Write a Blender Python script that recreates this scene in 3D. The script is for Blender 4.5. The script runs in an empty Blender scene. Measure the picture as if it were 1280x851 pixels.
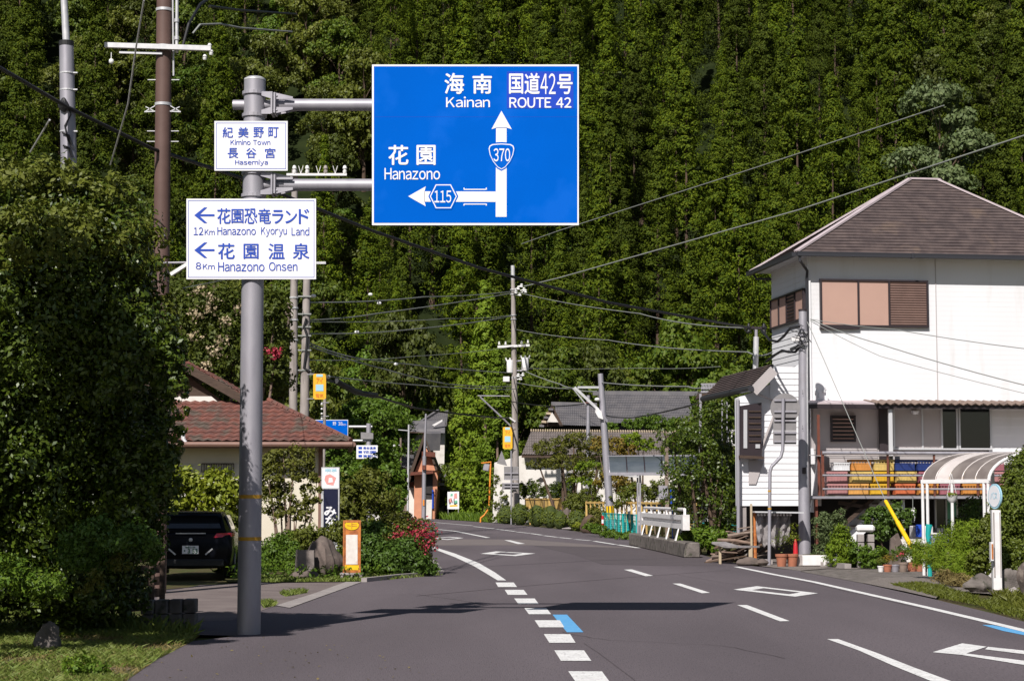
import bpy, bmesh, math, random
import numpy as np
from mathutils import Vector, Matrix
random.seed(7)
rng = np.random.default_rng(7)
SC = bpy.context.scene
COL = SC.collection

# ------------------------------------------------------------------ camera, sky, sun
FPX, HOR, CAMH = 2400.0, 622.0, 1.65
PITCH = math.atan((HOR - 425.5) / FPX)
cam_data = bpy.data.cameras.new('camera')
cam_data.lens = FPX / 1280.0 * 36.0
cam_data.sensor_width = 36.0
cam_data.clip_start = 0.1
cam_data.clip_end = 3000.0
cam = bpy.data.objects.new('camera', cam_data)
COL.objects.link(cam)
cam.location = (0, 0, CAMH)
cam.rotation_euler = (math.pi / 2 + PITCH, 0, 0)
SC.camera = cam

TO_SUN = Vector((-0.385, -1.02, 1.0)).normalized()
SUN_EL = math.asin(TO_SUN.z)
SUN_AZ = math.atan2(TO_SUN.x, TO_SUN.y)
world = bpy.data.worlds.new('World')
SC.world = world
world.use_nodes = True
wn = world.node_tree
sky = wn.nodes.new('ShaderNodeTexSky')
sky.sky_type = 'NISHITA'
sky.sun_disc = False
sky.sun_elevation = SUN_EL
sky.sun_rotation = SUN_AZ
bgn = wn.nodes['Background']
bgn.inputs['Strength'].default_value = 0.05
wn.links.new(sky.outputs[0], bgn.inputs['Color'])
sun_data = bpy.data.lights.new('sun', 'SUN')
sun_data.energy = 5.0
sun_data.angle = math.radians(0.5)
sun_data.color = (1.0, 0.955, 0.9)
sun = bpy.data.objects.new('sun', sun_data)
COL.objects.link(sun)
sun.rotation_euler = TO_SUN.to_track_quat('Z', 'Y').to_euler()
sun.location = (-20, -40, 60)
SC.view_settings.view_transform = 'Standard'
SC.view_settings.look = 'None'
SC.view_settings.exposure = 0.2
SC.view_settings.gamma = 1.0
SC.cycles.max_bounces = 6
SC.cycles.transparent_max_bounces = 8

# ------------------------------------------------------------------ from the photograph to the place
def ray(px, py):
    a = (px - 640.0) / FPX
    b = (425.5 - py) / FPX
    return Vector((a, math.cos(PITCH) - b * math.sin(PITCH), math.sin(PITCH) + b * math.cos(PITCH)))
def at(px, py, Y):
    d = ray(px, py)
    t = Y / d.y
    return Vector((d.x * t, Y, CAMH + d.z * t))
def gr(px, py, z=0.0):
    d = ray(px, py)
    t = (z - CAMH) / d.z
    return Vector((d.x * t, d.y * t, z))

# ------------------------------------------------------------------ materials
MATS = {}
def mat(name, c1, c2=None, scale=4.0, rough=0.7, metal=0.0, bump=0.0, bscale=40.0, spec=0.4, c3=None, s3=1.0, t3=0.6, stretch=None, coat=0.0):
    m = bpy.data.materials.new(name)
    m.use_nodes = True
    nt = m.node_tree
    b = nt.nodes['Principled BSDF']
    b.inputs['Roughness'].default_value = rough
    b.inputs['Metallic'].default_value = metal
    b.inputs['Specular IOR Level'].default_value = spec
    b.inputs['Coat Weight'].default_value = coat
    b.inputs['Base Color'].default_value = (*c1, 1)
    tc = nt.nodes.new('ShaderNodeTexCoord')
    vec = tc.outputs['Object']
    if stretch:
        mp = nt.nodes.new('ShaderNodeMapping')
        mp.inputs['Scale'].default_value = stretch
        nt.links.new(vec, mp.inputs['Vector'])
        vec = mp.outputs[0]
    def noise(s, detail=6.0):
        n = nt.nodes.new('ShaderNodeTexNoise')
        n.inputs['Scale'].default_value = s
        n.inputs['Detail'].default_value = detail
        nt.links.new(vec, n.inputs['Vector'])
        return n.outputs['Fac']
    def mixc(fac, a, bb, lo, hi):
        r = nt.nodes.new('ShaderNodeMapRange')
        r.inputs['From Min'].default_value = lo
        r.inputs['From Max'].default_value = hi
        nt.links.new(fac, r.inputs['Value'])
        x = nt.nodes.new('ShaderNodeMix')
        x.data_type = 'RGBA'
        nt.links.new(r.outputs[0], x.inputs[0])
        if hasattr(a, 'node'):
            nt.links.new(a, x.inputs[6])
        else:
            x.inputs[6].default_value = (*a, 1)
        x.inputs[7].default_value = (*bb, 1)
        return x.outputs[2]
    col = None
    if c2:
        col = mixc(noise(scale), c1, c2, 0.35, 0.65)
    if c3:
        col = mixc(noise(s3, 8.0), col if col is not None else c1, c3, t3, t3 + 0.12)
    if col is not None:
        nt.links.new(col, b.inputs['Base Color'])
    if bump:
        bp = nt.nodes.new('ShaderNodeBump')
        bp.inputs['Strength'].default_value = bump
        bp.inputs['Distance'].default_value = 0.02
        nt.links.new(noise(bscale), bp.inputs['Height'])
        nt.links.new(bp.outputs[0], b.inputs['Normal'])
    MATS[name] = m
    return m

def leafmat(name, c1, c2, c3=None, rough=0.55, trans=0.22, spec=0.35):
    m = bpy.data.materials.new(name)
    m.use_nodes = True
    nt = m.node_tree
    b = nt.nodes['Principled BSDF']
    b.inputs['Roughness'].default_value = rough
    b.inputs['Specular IOR Level'].default_value = spec
    at_ = nt.nodes.new('ShaderNodeAttribute')
    at_.attribute_name = 'tint'
    oi = nt.nodes.new('ShaderNodeObjectInfo')
    mx = nt.nodes.new('ShaderNodeMix'); mx.data_type = 'RGBA'
    mx.inputs[6].default_value = (*c1, 1); mx.inputs[7].default_value = (*c2, 1)
    nt.links.new(at_.outputs['Fac'], mx.inputs[0])
    m2 = nt.nodes.new('ShaderNodeMix'); m2.data_type = 'RGBA'
    c3 = c3 or tuple(x * 0.75 for x in c1)
    m2.inputs[7].default_value = (*c3, 1)
    mu = nt.nodes.new('ShaderNodeMath'); mu.operation = 'MULTIPLY'; mu.inputs[1].default_value = 0.75
    nt.links.new(oi.outputs['Random'], mu.inputs[0])
    nt.links.new(mu.outputs[0], m2.inputs[0])
    nt.links.new(mx.outputs[2], m2.inputs[6])
    nt.links.new(m2.outputs[2], b.inputs['Base Color'])
    tr = nt.nodes.new('ShaderNodeBsdfTranslucent')
    nt.links.new(m2.outputs[2], tr.inputs['Color'])
    ms = nt.nodes.new('ShaderNodeMixShader')
    ms.inputs[0].default_value = trans
    nt.links.new(b.outputs[0], ms.inputs[1]); nt.links.new(tr.outputs[0], ms.inputs[2])
    nt.links.new(ms.outputs[0], nt.nodes['Material Output'].inputs['Surface'])
    MATS[name] = m
    return m

asphalt = mat('asphalt', (0.108, 0.091, 0.100), (0.140, 0.118, 0.129), 0.45, 0.92, bump=0.5, bscale=90, spec=0.2, c3=(0.078, 0.067, 0.073), s3=60, t3=0.55, stretch=(1, 0.16, 1))
asphalt_new = mat('asphalt_patch', (0.094, 0.079, 0.086), (0.104, 0.088, 0.095), 1.0, 0.92, bump=0.5, bscale=90, spec=0.2)
asphalt_old = mat('asphalt_worn', (0.165, 0.140, 0.138), (0.185, 0.158, 0.153), 1.4, 0.92, bump=0.4, bscale=90, spec=0.2)
paint_w = mat('road_paint', (0.78, 0.77, 0.76), (0.66, 0.65, 0.64), 5, 0.75, c3=(0.34, 0.32, 0.32), s3=26, t3=0.56)
paint_b = mat('road_paint_blue', (0.10, 0.35, 0.66), (0.13, 0.39, 0.68), 5, 0.75)
concrete = mat('concrete', (0.27, 0.24, 0.235), (0.35, 0.315, 0.30), 2.5, 0.9, bump=0.4, bscale=50, spec=0.2)
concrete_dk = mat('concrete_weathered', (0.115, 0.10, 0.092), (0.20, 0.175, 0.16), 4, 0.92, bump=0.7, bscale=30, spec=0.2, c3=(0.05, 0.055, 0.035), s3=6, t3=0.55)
drive_m = mat('driveway_concrete', (0.155, 0.125, 0.12), (0.20, 0.165, 0.155), 1.5, 0.92, bump=0.5, bscale=60, spec=0.2)
gravel_m = mat('gravel_ground', (0.26, 0.225, 0.21), (0.15, 0.13, 0.115), 30, 0.95, bump=0.9, bscale=70, spec=0.15)
soil_m = mat('soil', (0.085, 0.062, 0.036), (0.06, 0.075, 0.02), 1.5, 0.95, bump=0.8, bscale=20, spec=0.1)
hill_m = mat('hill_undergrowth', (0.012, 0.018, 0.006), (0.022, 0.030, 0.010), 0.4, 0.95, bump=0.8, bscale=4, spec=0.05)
galv = mat('galvanised_steel', (0.38, 0.365, 0.40), (0.32, 0.305, 0.345), 7, 0.5, 0.35, spec=0.5, c3=(0.30, 0.28, 0.30), s3=2.5, t3=0.58, stretch=(1, 1, 0.3))
galv_lt = mat('bright_steel', (0.62, 0.61, 0.62), (0.5, 0.5, 0.52), 9, 0.45, 0.3, spec=0.5)
white_metal = mat('white_painted_metal', (0.76, 0.74, 0.74), (0.66, 0.64, 0.64), 5, 0.5)
brown_pole_m = mat('brown_painted_steel', (0.105, 0.062, 0.052), (0.13, 0.078, 0.066), 3, 0.6, spec=0.35)
pole_conc = mat('pole_concrete', (0.36, 0.32, 0.30), (0.27, 0.235, 0.22), 6, 0.85, bump=0.2, bscale=40, c3=(0.20, 0.17, 0.155), s3=3, t3=0.55, stretch=(1, 1, 0.25))
sign_white = mat('sign_white', (0.80, 0.79, 0.82), (0.77, 0.76, 0.79), 2.0, 0.45)
sign_blue = mat('sign_blue', (0.0, 0.098, 0.50), (0.0, 0.106, 0.54), 1.3, 0.7, spec=0.02, c3=(0.004, 0.115, 0.56), s3=1.6, t3=0.52)
sign_blue_dk = mat('sign_blue_patch', (0.006, 0.05, 0.47), None, rough=0.55, spec=0.25)
print_blue = mat('sign_print_blue', (0.01, 0.06, 0.42), None, rough=0.5)
sign_back = mat('sign_back_aluminium', (0.26, 0.245, 0.25), (0.21, 0.20, 0.205), 4, 0.6, 0.2)
black_rub = mat('black_rubber', (0.012, 0.012, 0.013), (0.02, 0.02, 0.021), 6, 0.6)
cable_m = mat('cable_black', (0.014, 0.014, 0.016), None, rough=0.5)
cable_gy = mat('cable_grey', (0.26, 0.27, 0.255), None, rough=0.5)
car_black = mat('car_paint_black', (0.003, 0.0035, 0.006), None, rough=0.22, spec=0.12, coat=0.0)
glass_dk = mat('dark_glass', (0.012, 0.014, 0.017), None, rough=0.06, spec=0.9)
yellow_m = mat('yellow_plastic', (0.78, 0.50, 0.01), (0.70, 0.44, 0.01), 6, 0.45)
reflect_y = mat('yellow_band', (0.52, 0.29, 0.02), (0.42, 0.22, 0.02), 14, 0.5)
orange_m = mat('orange_paint', (0.80, 0.28, 0.03), (0.66, 0.21, 0.03), 8, 0.5)
red_m = mat('red_plastic', (0.55, 0.02, 0.03), (0.45, 0.02, 0.03), 5, 0.45)
rust_m = mat('rusty_orange_steel', (0.58, 0.20, 0.045), (0.30, 0.095, 0.035), 9, 0.8, bump=0.4, bscale=50)
rust_dk = mat('rust_brown_post', (0.16, 0.045, 0.028), (0.11, 0.04, 0.025), 7, 0.8)
paper_m = mat('weathered_paper', (0.72, 0.68, 0.64), (0.62, 0.56, 0.52), 8, 0.8, c3=(0.48, 0.22, 0.10), s3=7, t3=0.62)
wall_cream = mat('cream_plaster', (0.66, 0.60, 0.50), (0.60, 0.54, 0.44), 1.2, 0.9, bump=0.15, bscale=30)
wall_white = mat('white_plaster', (0.72, 0.68, 0.64), (0.62, 0.58, 0.54), 0.8, 0.9, bump=0.15, bscale=30, c3=(0.42, 0.40, 0.34), s3=0.9, t3=0.56)
siding_m = mat('white_siding', (0.76, 0.755, 0.78), (0.73, 0.725, 0.75), 0.8, 0.6, bump=0.05, bscale=80, c3=(0.68, 0.67, 0.68), s3=2.2, t3=0.58, stretch=(1, 1, 0.15))
siding_gy = mat('grey_siding', (0.44, 0.40, 0.40), (0.40, 0.365, 0.365), 1.5, 0.7)
trim_pink = mat('hip_cap_metal', (0.50, 0.42, 0.44), (0.42, 0.35, 0.37), 3, 0.6)
shingle_m = mat('dark_shingle', (0.062, 0.046, 0.046), (0.100, 0.074, 0.070), 3.5, 0.92, bump=0.8, bscale=25, c3=(0.14, 0.10, 0.08), s3=1.1, t3=0.6)
gutter_dk = mat('dark_gutter', (0.035, 0.035, 0.042), None, rough=0.4)
gutter_br = mat('brown_gutter', (0.22, 0.12, 0.09), (0.18, 0.10, 0.08), 4, 0.6)
redtile_m = mat('red_clay_tile', (0.195, 0.073, 0.054), (0.115, 0.054, 0.045), 4, 0.85, bump=0.3, bscale=20, c3=(0.10, 0.075, 0.06), s3=1.7, t3=0.5)
greytile_m = mat('grey_roof_tile', (0.115, 0.11, 0.12), (0.16, 0.15, 0.155), 1.4, 0.6, bump=0.2, bscale=20)
browntile_m = mat('brown_grey_tile', (0.19, 0.16, 0.15), (0.14, 0.12, 0.112), 2, 0.75)
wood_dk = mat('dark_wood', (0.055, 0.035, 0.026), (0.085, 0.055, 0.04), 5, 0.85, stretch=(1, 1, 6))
wood_gy = mat('grey_wood', (0.26, 0.20, 0.165), (0.17, 0.125, 0.10), 5, 0.9, bump=0.4, bscale=25)
bark_m = mat('bark', (0.115, 0.075, 0.052), (0.075, 0.05, 0.036), 6, 0.95, bump=0.9, bscale=14, stretch=(1, 1, 0.25))
bark_pale = mat('pale_bark', (0.27, 0.19, 0.15), (0.19, 0.13, 0.10), 6, 0.95, bump=0.7, bscale=14, stretch=(1, 1, 0.25))
bamboo_m = mat('bamboo_yellow', (0.58, 0.39, 0.13), (0.48, 0.31, 0.10), 6, 0.6)
salmon_m = mat('salmon_plaster', (0.60, 0.27, 0.16), (0.52, 0.23, 0.14), 2, 0.85)
rock_m = mat('rock', (0.15, 0.115, 0.10), (0.085, 0.068, 0.06), 3, 0.92, bump=1.0, bscale=9, c3=(0.20, 0.165, 0.14), s3=5, t3=0.58)
slab_m = mat('stone_slab', (0.24, 0.20, 0.185), (0.17, 0.145, 0.135), 3, 0.9, bump=0.5, bscale=20)
blind_m = mat('salmon_blind', (0.46, 0.29, 0.235), (0.43, 0.27, 0.22), 1.2, 0.7)
frame_br = mat('bronze_frame', (0.035, 0.026, 0.03), None, rough=0.4)
alu_m = mat('aluminium_frame', (0.60, 0.60, 0.62), None, rough=0.4, metal=0.3)
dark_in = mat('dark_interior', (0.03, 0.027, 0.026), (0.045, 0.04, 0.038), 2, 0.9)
louvre_m = mat('brown_louvre', (0.26, 0.165, 0.14), (0.22, 0.14, 0.12), 3, 0.7)
teal_m = mat('teal_mesh_paint', (0.01, 0.38, 0.36), (0.01, 0.32, 0.31), 6, 0.5)
terra_m = mat('terracotta', (0.40, 0.15, 0.085), (0.32, 0.12, 0.07), 8, 0.85)
black_pot = mat('black_pot', (0.02, 0.02, 0.022), None, rough=0.5)
tarp_m = mat('grey_tarpaulin', (0.31, 0.285, 0.285), (0.22, 0.20, 0.205), 5, 0.7, bump=0.6, bscale=9)
poly_m = mat('frosted_polycarbonate', (0.15, 0.125, 0.115), (0.21, 0.18, 0.165), 3, 0.35)
poly_lt = mat('pale_polycarbonate', (0.62, 0.56, 0.54), (0.54, 0.49, 0.47), 3, 0.35)
poly_bl = mat('smoked_polycarbonate', (0.075, 0.09, 0.105), (0.10, 0.115, 0.13), 2, 0.3)
corr_m = mat('corrugated_brown', (0.23, 0.165, 0.135), (0.14, 0.10, 0.085), 4, 0.8)
lens_red = mat('red_lens', (0.50, 0.01, 0.03), None, rough=0.15, spec=0.7)
banner_m = mat('yellow_banner', (0.82, 0.45, 0.02), (0.76, 0.40, 0.02), 3, 0.6)
insul_m = mat('porcelain', (0.75, 0.74, 0.73), None, rough=0.25)
cloth_w = mat('white_cloth', (0.75, 0.73, 0.73), None, rough=0.8)
navy_m = mat('navy_panel', (0.008, 0.010, 0.035), None, rough=0.4)
pink_p = mat('pink_print', (0.70, 0.30, 0.28), None, rough=0.6)
green_p = mat('green_print', (0.15, 0.45, 0.30), None, rough=0.6)
dark_p = mat('dark_print', (0.03, 0.03, 0.035), None, rough=0.6)
lblue_p = mat('light_blue_print', (0.35, 0.58, 0.70), None, rough=0.6)
tan_m = mat('tan_stone', (0.45, 0.36, 0.25), None, rough=0.8)

L_cedar = leafmat('cedar_foliage', (0.042, 0.082, 0.006), (0.150, 0.190, 0.008), (0.030, 0.040, 0.006), 0.7, 0.12, 0.12)
L_cedar_lt = leafmat('young_cedar_foliage', (0.13, 0.21, 0.014), (0.21, 0.27, 0.018), None, 0.65, 0.18, 0.2)
L_broad = leafmat('broadleaf_foliage', (0.055, 0.105, 0.006), (0.125, 0.165, 0.008), (0.05, 0.055, 0.008), 0.6, 0.2)
L_grey = leafmat('grey_green_foliage', (0.10, 0.145, 0.05), (0.19, 0.23, 0.09), None, 0.6, 0.2)
L_bright = leafmat('bright_foliage', (0.080, 0.155, 0.012), (0.155, 0.225, 0.018), None, 0.55, 0.25)
L_yellow = leafmat('yellow_green_foliage', (0.175, 0.225, 0.015), (0.27, 0.29, 0.025), None, 0.5, 0.25)
L_dark = leafmat('dark_glossy_foliage', (0.036, 0.068, 0.006), (0.100, 0.138, 0.010), None, 0.42, 0.15, 0.45)
L_mid = leafmat('hedge_foliage', (0.075, 0.115, 0.012), (0.125, 0.16, 0.016), (0.12, 0.11, 0.015), 0.55, 0.2)
L_top = leafmat('olive_foliage', (0.10, 0.125, 0.014), (0.165, 0.18, 0.02), None, 0.55, 0.2)
L_clip = leafmat('clipped_foliage', (0.12, 0.16, 0.018), (0.19, 0.225, 0.028), None, 0.55, 0.15)
L_azalea = leafmat('azalea_foliage', (0.055, 0.115, 0.014), (0.095, 0.17, 0.020), (0.06, 0.10, 0.014), 0.5, 0.2)
L_grass = leafmat('grass_blades', (0.15, 0.215, 0.03), (0.27, 0.28, 0.08), None, 0.6, 0.25)
L_dry = leafmat('dry_grass', (0.26, 0.19, 0.07), (0.17, 0.15, 0.05), None, 0.7, 0.2)
L_autumn = leafmat('orange_tinged_foliage', (0.26, 0.16, 0.02), (0.13, 0.15, 0.018), None, 0.6, 0.2)
L_flower = leafmat('red_flower', (0.38, 0.02, 0.055), (0.52, 0.07, 0.11), (0.42, 0.04, 0.07), 0.6, 0.2)
L_cream = leafmat('cream_flower', (0.55, 0.44, 0.30), (0.40, 0.32, 0.16), None, 0.7, 0.2)

# ------------------------------------------------------------------ mesh helpers
WPOS = {}
def wp(o):
    return WPOS.get(o.name, Vector((0, 0, 0))) if o is not None else Vector((0, 0, 0))

class MB:
    def __init__(s):
        s.v = []; s.f = []
    def add(s, vs, fs):
        k = len(s.v)
        s.v.extend(Vector(x) for x in vs)
        s.f.extend(tuple(i + k for i in f) for f in fs)
        return s
    def box(s, c, size, rot=None, bev=0.0):
        hx, hy, hz = size[0] / 2, size[1] / 2, size[2] / 2
        c = Vector(c)
        if bev > 0:
            bm = bmesh.new()
            bmesh.ops.create_cube(bm, size=1.0)
            for v in bm.verts:
                v.co = Vector((v.co.x * size[0], v.co.y * size[1], v.co.z * size[2]))
            bmesh.ops.bevel(bm, geom=bm.edges[:], offset=bev, segments=1, affect='EDGES')
            bm.verts.index_update()
            vs = [v.co.copy() for v in bm.verts]; fs = [tuple(v.index for v in f.verts) for f in bm.faces]
            bm.free()
        else:
            vs = [Vector((x, y, z)) for x in (-hx, hx) for y in (-hy, hy) for z in (-hz, hz)]
            fs = [(0, 1, 3, 2), (4, 6, 7, 5), (0, 4, 5, 1), (2, 3, 7, 6), (0, 2, 6, 4), (1, 5, 7, 3)]
        if rot is not None:
            vs = [rot @ v for v in vs]
        return s.add([v + c for v in vs], fs)
    def bar(s, p0, p1, w, h, up=(0, 0, 1)):
        p0 = Vector(p0); p1 = Vector(p1)
        d = p1 - p0
        if d.length < 1e-6: return s
        y = d.normalized()
        u = Vector(up)
        if abs(y.dot(u)) > 0.99: u = Vector((0, 1, 0))
        x = y.cross(u).normalized(); z = x.cross(y)
        vs = []
        for e in (p0, p1):
            for a, b in ((-1, -1), (1, -1), (1, 1), (-1, 1)):
                vs.append(e + x * (a * w / 2) + z * (b * h / 2))
        return s.add(vs, [(0, 3, 2, 1), (4, 5, 6, 7), (0, 1, 5, 4), (1, 2, 6, 5), (2, 3, 7, 6), (3, 0, 4, 7)])
    def tube(s, pts, r, n=10, caps=True):
        pts = [Vector(p) for p in pts]
        rs = list(r) if hasattr(r, '__len__') else [r] * len(pts)
        vs = []; prev = None
        for i, p in enumerate(pts):
            a = pts[max(0, i - 1)]; b = pts[min(len(pts) - 1, i + 1)]
            t = (b - a).normalized()
            if prev is None:
                u = Vector((0, 0, 1)) if abs(t.z) < 0.9 else Vector((0, 1, 0))
                x = t.cross(u).normalized()
            else:
                x = (prev - t * prev.dot(t)).normalized()
            prev = x
            y = t.cross(x)
            for k in range(n):
                an = 2 * math.pi * k / n
                vs.append(p + (x * math.cos(an) + y * math.sin(an)) * rs[i])
        fs = []
        for i in range(len(pts) - 1):
            for k in range(n):
                fs.append((i * n + k, i * n + (k + 1) % n, (i + 1) * n + (k + 1) % n, (i + 1) * n + k))
        if caps:
            fs.append(tuple(range(n - 1, -1, -1)))
            fs.append(tuple((len(pts) - 1) * n + k for k in range(n)))
        return s.add(vs, fs)
    def lathe(s, prof, n=16, c=(0, 0, 0)):
        c = Vector(c); vs = []
        for r, z in prof:
            for k in range(n):
                an = 2 * math.pi * k / n
                vs.append(c + Vector((r * math.cos(an), r * math.sin(an), z)))
        fs = []
        for i in range(len(prof) - 1):
            for k in range(n):
                fs.append((i * n + k, i * n + (k + 1) % n, (i + 1) * n + (k + 1) % n, (i + 1) * n + k))
        fs.append(tuple(range(n - 1, -1, -1)))
        fs.append(tuple((len(prof) - 1) * n + k for k in range(n)))
        return s.add(vs, fs)
    def prism(s, pts, d):
        """polygon (world points) pushed along d"""
        pts = [Vector(p) for p in pts]; d = Vector(d); n = len(pts)
        vs = pts + [p + d for p in pts]
        fs = [tuple(range(n)), tuple(range(2 * n - 1, n - 1, -1))]
        for i in range(n):
            j = (i + 1) % n
            fs.append((i, i + n, j + n, j))
        return s.add(vs, fs)
    def face(s, pts):
        return s.add(pts, [tuple(range(len(pts)))])
    def ball(s, c, r, seg=12, rings=8, lump=0.0, seed=0, fr=2.3):
        c = Vector(c)
        r = r if hasattr(r, '__len__') else (r, r, r)
        vs = []; R = random.Random(seed); ph = [R.uniform(0, 6) for _ in range(6)]
        for i in range(rings + 1):
            th = math.pi * i / rings
            for k in range(seg):
                an = 2 * math.pi * k / seg
                d = Vector((math.sin(th) * math.cos(an), math.sin(th) * math.sin(an), math.cos(th)))
                q = 1 + lump * (math.sin(d.x * fr * 2 + ph[0]) + math.sin(d.y * fr * 2.3 + ph[1]) + math.sin(d.z * fr * 1.9 + ph[2]) + 0.6 * math.sin(d.x * fr * 5 + d.y * fr * 4 + ph[3])) / 3
                vs.append(c + Vector((d.x * r[0], d.y * r[1], d.z * r[2])) * q)
        fs = []
        for i in range(rings):
            for k in range(seg):
                fs.append((i * seg + k, (i + 1) * seg + k, (i + 1) * seg + (k + 1) % seg, i * seg + (k + 1) % seg))
        return s.add(vs, fs)
    def mesh(s, name, material, off=Vector((0, 0, 0)), smooth=False):
        me = bpy.data.meshes.new(name)
        me.from_pydata([tuple(v - off) for v in s.v], [], s.f)
        bm = bmesh.new(); bm.from_mesh(me)
        bmesh.ops.recalc_face_normals(bm, faces=bm.faces[:])
        bm.to_mesh(me); bm.free()
        me.materials.append(material)
        if smooth:
            me.polygons.foreach_set('use_smooth', [True] * len(me.polygons))
            try: me.set_sharp_from_angle(angle=math.radians(40))
            except Exception: pass
        return me
    def build(s, name, material, parent=None, smooth=False, stuff=False, label=None, base=None):
        if parent is not None:
            off = wp(parent)
        elif base is not None:
            off = Vector(base)
        else:
            xs = [v.x for v in s.v]; ys = [v.y for v in s.v]; zs = [v.z for v in s.v]
            off = Vector(((min(xs) + max(xs)) / 2, (min(ys) + max(ys)) / 2, min(zs)))
        o = bpy.data.objects.new(name, s.mesh(name, material, off, smooth))
        COL.objects.link(o)
        if parent is not None: o.parent = parent
        else: o.location = off
        WPOS[o.name] = off.copy()
        if stuff: o['kind'] = 'stuff'
        if label: o['label'] = label
        return o

def tag(o, label, cat, group=None):
    o['label'] = label; o['category'] = cat
    if group: o['group'] = group
    return o
def thing(name, label, cat, loc=(0, 0, 0), group=None):
    o = bpy.data.objects.new(name, None)
    o.empty_display_size = 0.2
    COL.objects.link(o)
    o.location = loc
    WPOS[o.name] = Vector(loc)
    return tag(o, label, cat, group)
def structure(name, loc=(0, 0, 0)):
    o = bpy.data.objects.new(name, None); COL.objects.link(o); o.location = loc
    WPOS[o.name] = Vector(loc); o['kind'] = 'structure'
    return o
def copy_tree(o, label=None, group=None, loc=None, parent=None):
    c = o.copy(); COL.objects.link(c)
    if parent is not None: c.parent = parent
    if label: c['label'] = label
    if group: c['group'] = group
    if loc is not None: c.location = loc
    for ch in list(o.children): copy_tree(ch, parent=c)
    return c

_tcache = {}
def text_mesh(txt, bold=0.0):
    k = (txt, bold)
    if k in _tcache: return _tcache[k]
    cu = bpy.data.curves.new('lettering', 'FONT')
    cu.body = txt; cu.size = 1.0; cu.resolution_u = 3
    cu.offset = bold
    ob = bpy.data.objects.new('lettering_source', cu)
    COL.objects.link(ob)
    dg = bpy.context.evaluated_depsgraph_get()
    me = bpy.data.meshes.new_from_object(ob.evaluated_get(dg))
    vs = [tuple(v.co) for v in me.vertices]; fs = [tuple(p.vertices) for p in me.polygons]
    bpy.data.objects.remove(ob); bpy.data.curves.remove(cu); bpy.data.meshes.remove(me)
    _tcache[k] = (vs, fs)
    return vs, fs
def text_to(mb, txt, box, plane, bold=0.0):
    """lettering stretched to box=(u0,v0,u1,v1) on plane(u,v)->point; v grows downwards"""
    cjk = True
    if any(ord(ch) > 0x2000 for ch in txt): vs, fs = text_mesh(txt, 0.0)
    else:
        # road sign latin: wide grotesque glyphs set one by one on a common baseline
        vs = []; fs = []; x = 0.0
        for ch in txt:
            if ch == ' ': x += 0.34; continue
            gv, gf = text_mesh(chr(ord(ch) + 0xFEE0), 0.0)
            gx0 = min(v[0] for v in gv); gx1 = max(v[0] for v in gv); k = len(vs)
            vs = vs + [(v[0] - gx0 + x, v[1], 0) for v in gv]; fs = fs + [tuple(i + k for i in f) for f in gf]
            x += gx1 - gx0 + (0.085 if ch != '1' else 0.11)
    if not vs: return mb
    x0 = min(v[0] for v in vs); x1 = max(v[0] for v in vs); y0 = min(v[1] for v in vs); y1 = max(v[1] for v in vs)
    u0, v0, u1, v1 = box
    # thick strokes for the kanji: the same strokes laid a hair apart
    for k, (sx, sy) in enumerate([(0, 0), (1, 0), (-1, 0), (0, 1), (0, -1)] if cjk and bold else [(0, 0)]):
        e = bold * 1.0
        out = [plane(u0 + ((v[0] + sx * e) - x0) / max(1e-6, x1 - x0) * (u1 - u0), v1 - ((v[1] + sy * e) - y0) / max(1e-6, y1 - y0) * (v1 - v0)) + Vector((0, -0.0004 * k, 0)) for v in vs]
        mb.add(out, fs)
    return mb

# ------------------------------------------------------------------ foliage helpers
def leaves_mesh(name, C, size, nrm=None, asp=0.5, material=None, nk=1.0, up=0.3, R=rng):
    C = np.asarray(C, dtype=np.float64); n = len(C)
    rn = R.normal(size=(n, 3))
    if nrm is not None: rn = rn * 0.6 + np.asarray(nrm) * nk
    rn[:, 2] += up
    rn /= np.linalg.norm(rn, axis=1)[:, None] + 1e-9
    t = R.normal(size=(n, 3)); t -= (t * rn).sum(1)[:, None] * rn
    t /= np.linalg.norm(t, axis=1)[:, None] + 1e-9
    b = np.cross(rn, t)
    s = (size * R.uniform(0.6, 1.35, n))[:, None]
    V = np.empty((n, 4, 3))
    V[:, 0] = C - t * s * 0.5
    V[:, 1] = C + b * s * asp * 0.5 + rn * s * 0.08
    V[:, 2] = C + t * s * 0.5 - rn * s * 0.06
    V[:, 3] = C - b * s * asp * 0.5 + rn * s * 0.08
    me = bpy.data.meshes.new(name)
    me.vertices.add(n * 4); me.vertices.foreach_set('co', V.ravel())
    me.loops.add(n * 4); me.loops.foreach_set('vertex_index', np.arange(n * 4, dtype=np.int32))
    me.polygons.add(n)
    me.polygons.foreach_set('loop_start', np.arange(0, n * 4, 4, dtype=np.int32))
    me.update(calc_edges=True)
    a = me.attributes.new('tint', 'FLOAT', 'FACE')
    a.data.foreach_set('value', R.uniform(0, 1, n).astype(np.float32))
    if material: me.materials.append(material)
    return me
def unit(n, R=rng):
    d = R.normal(size=(n, 3)); return d / np.linalg.norm(d, axis=1)[:, None]
def clumps(centers, radii, each, out, R=rng, flat=0.7, droop=0.0):
    """leaf centres gathered in clumps; out = outward directions"""
    centers = np.asarray(centers); radii = np.asarray(radii); out = np.asarray(out)
    k = len(centers)
    idx = np.repeat(np.arange(k), each)
    d = unit(len(idx), R) * (R.uniform(0.35, 1.0, len(idx)) ** 0.5)[:, None]
    d[:, 2] *= flat
    P = centers[idx] + d * radii[idx][:, None]
    N = d * 0.8 + out[idx] * 0.6
    return P, N
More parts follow.
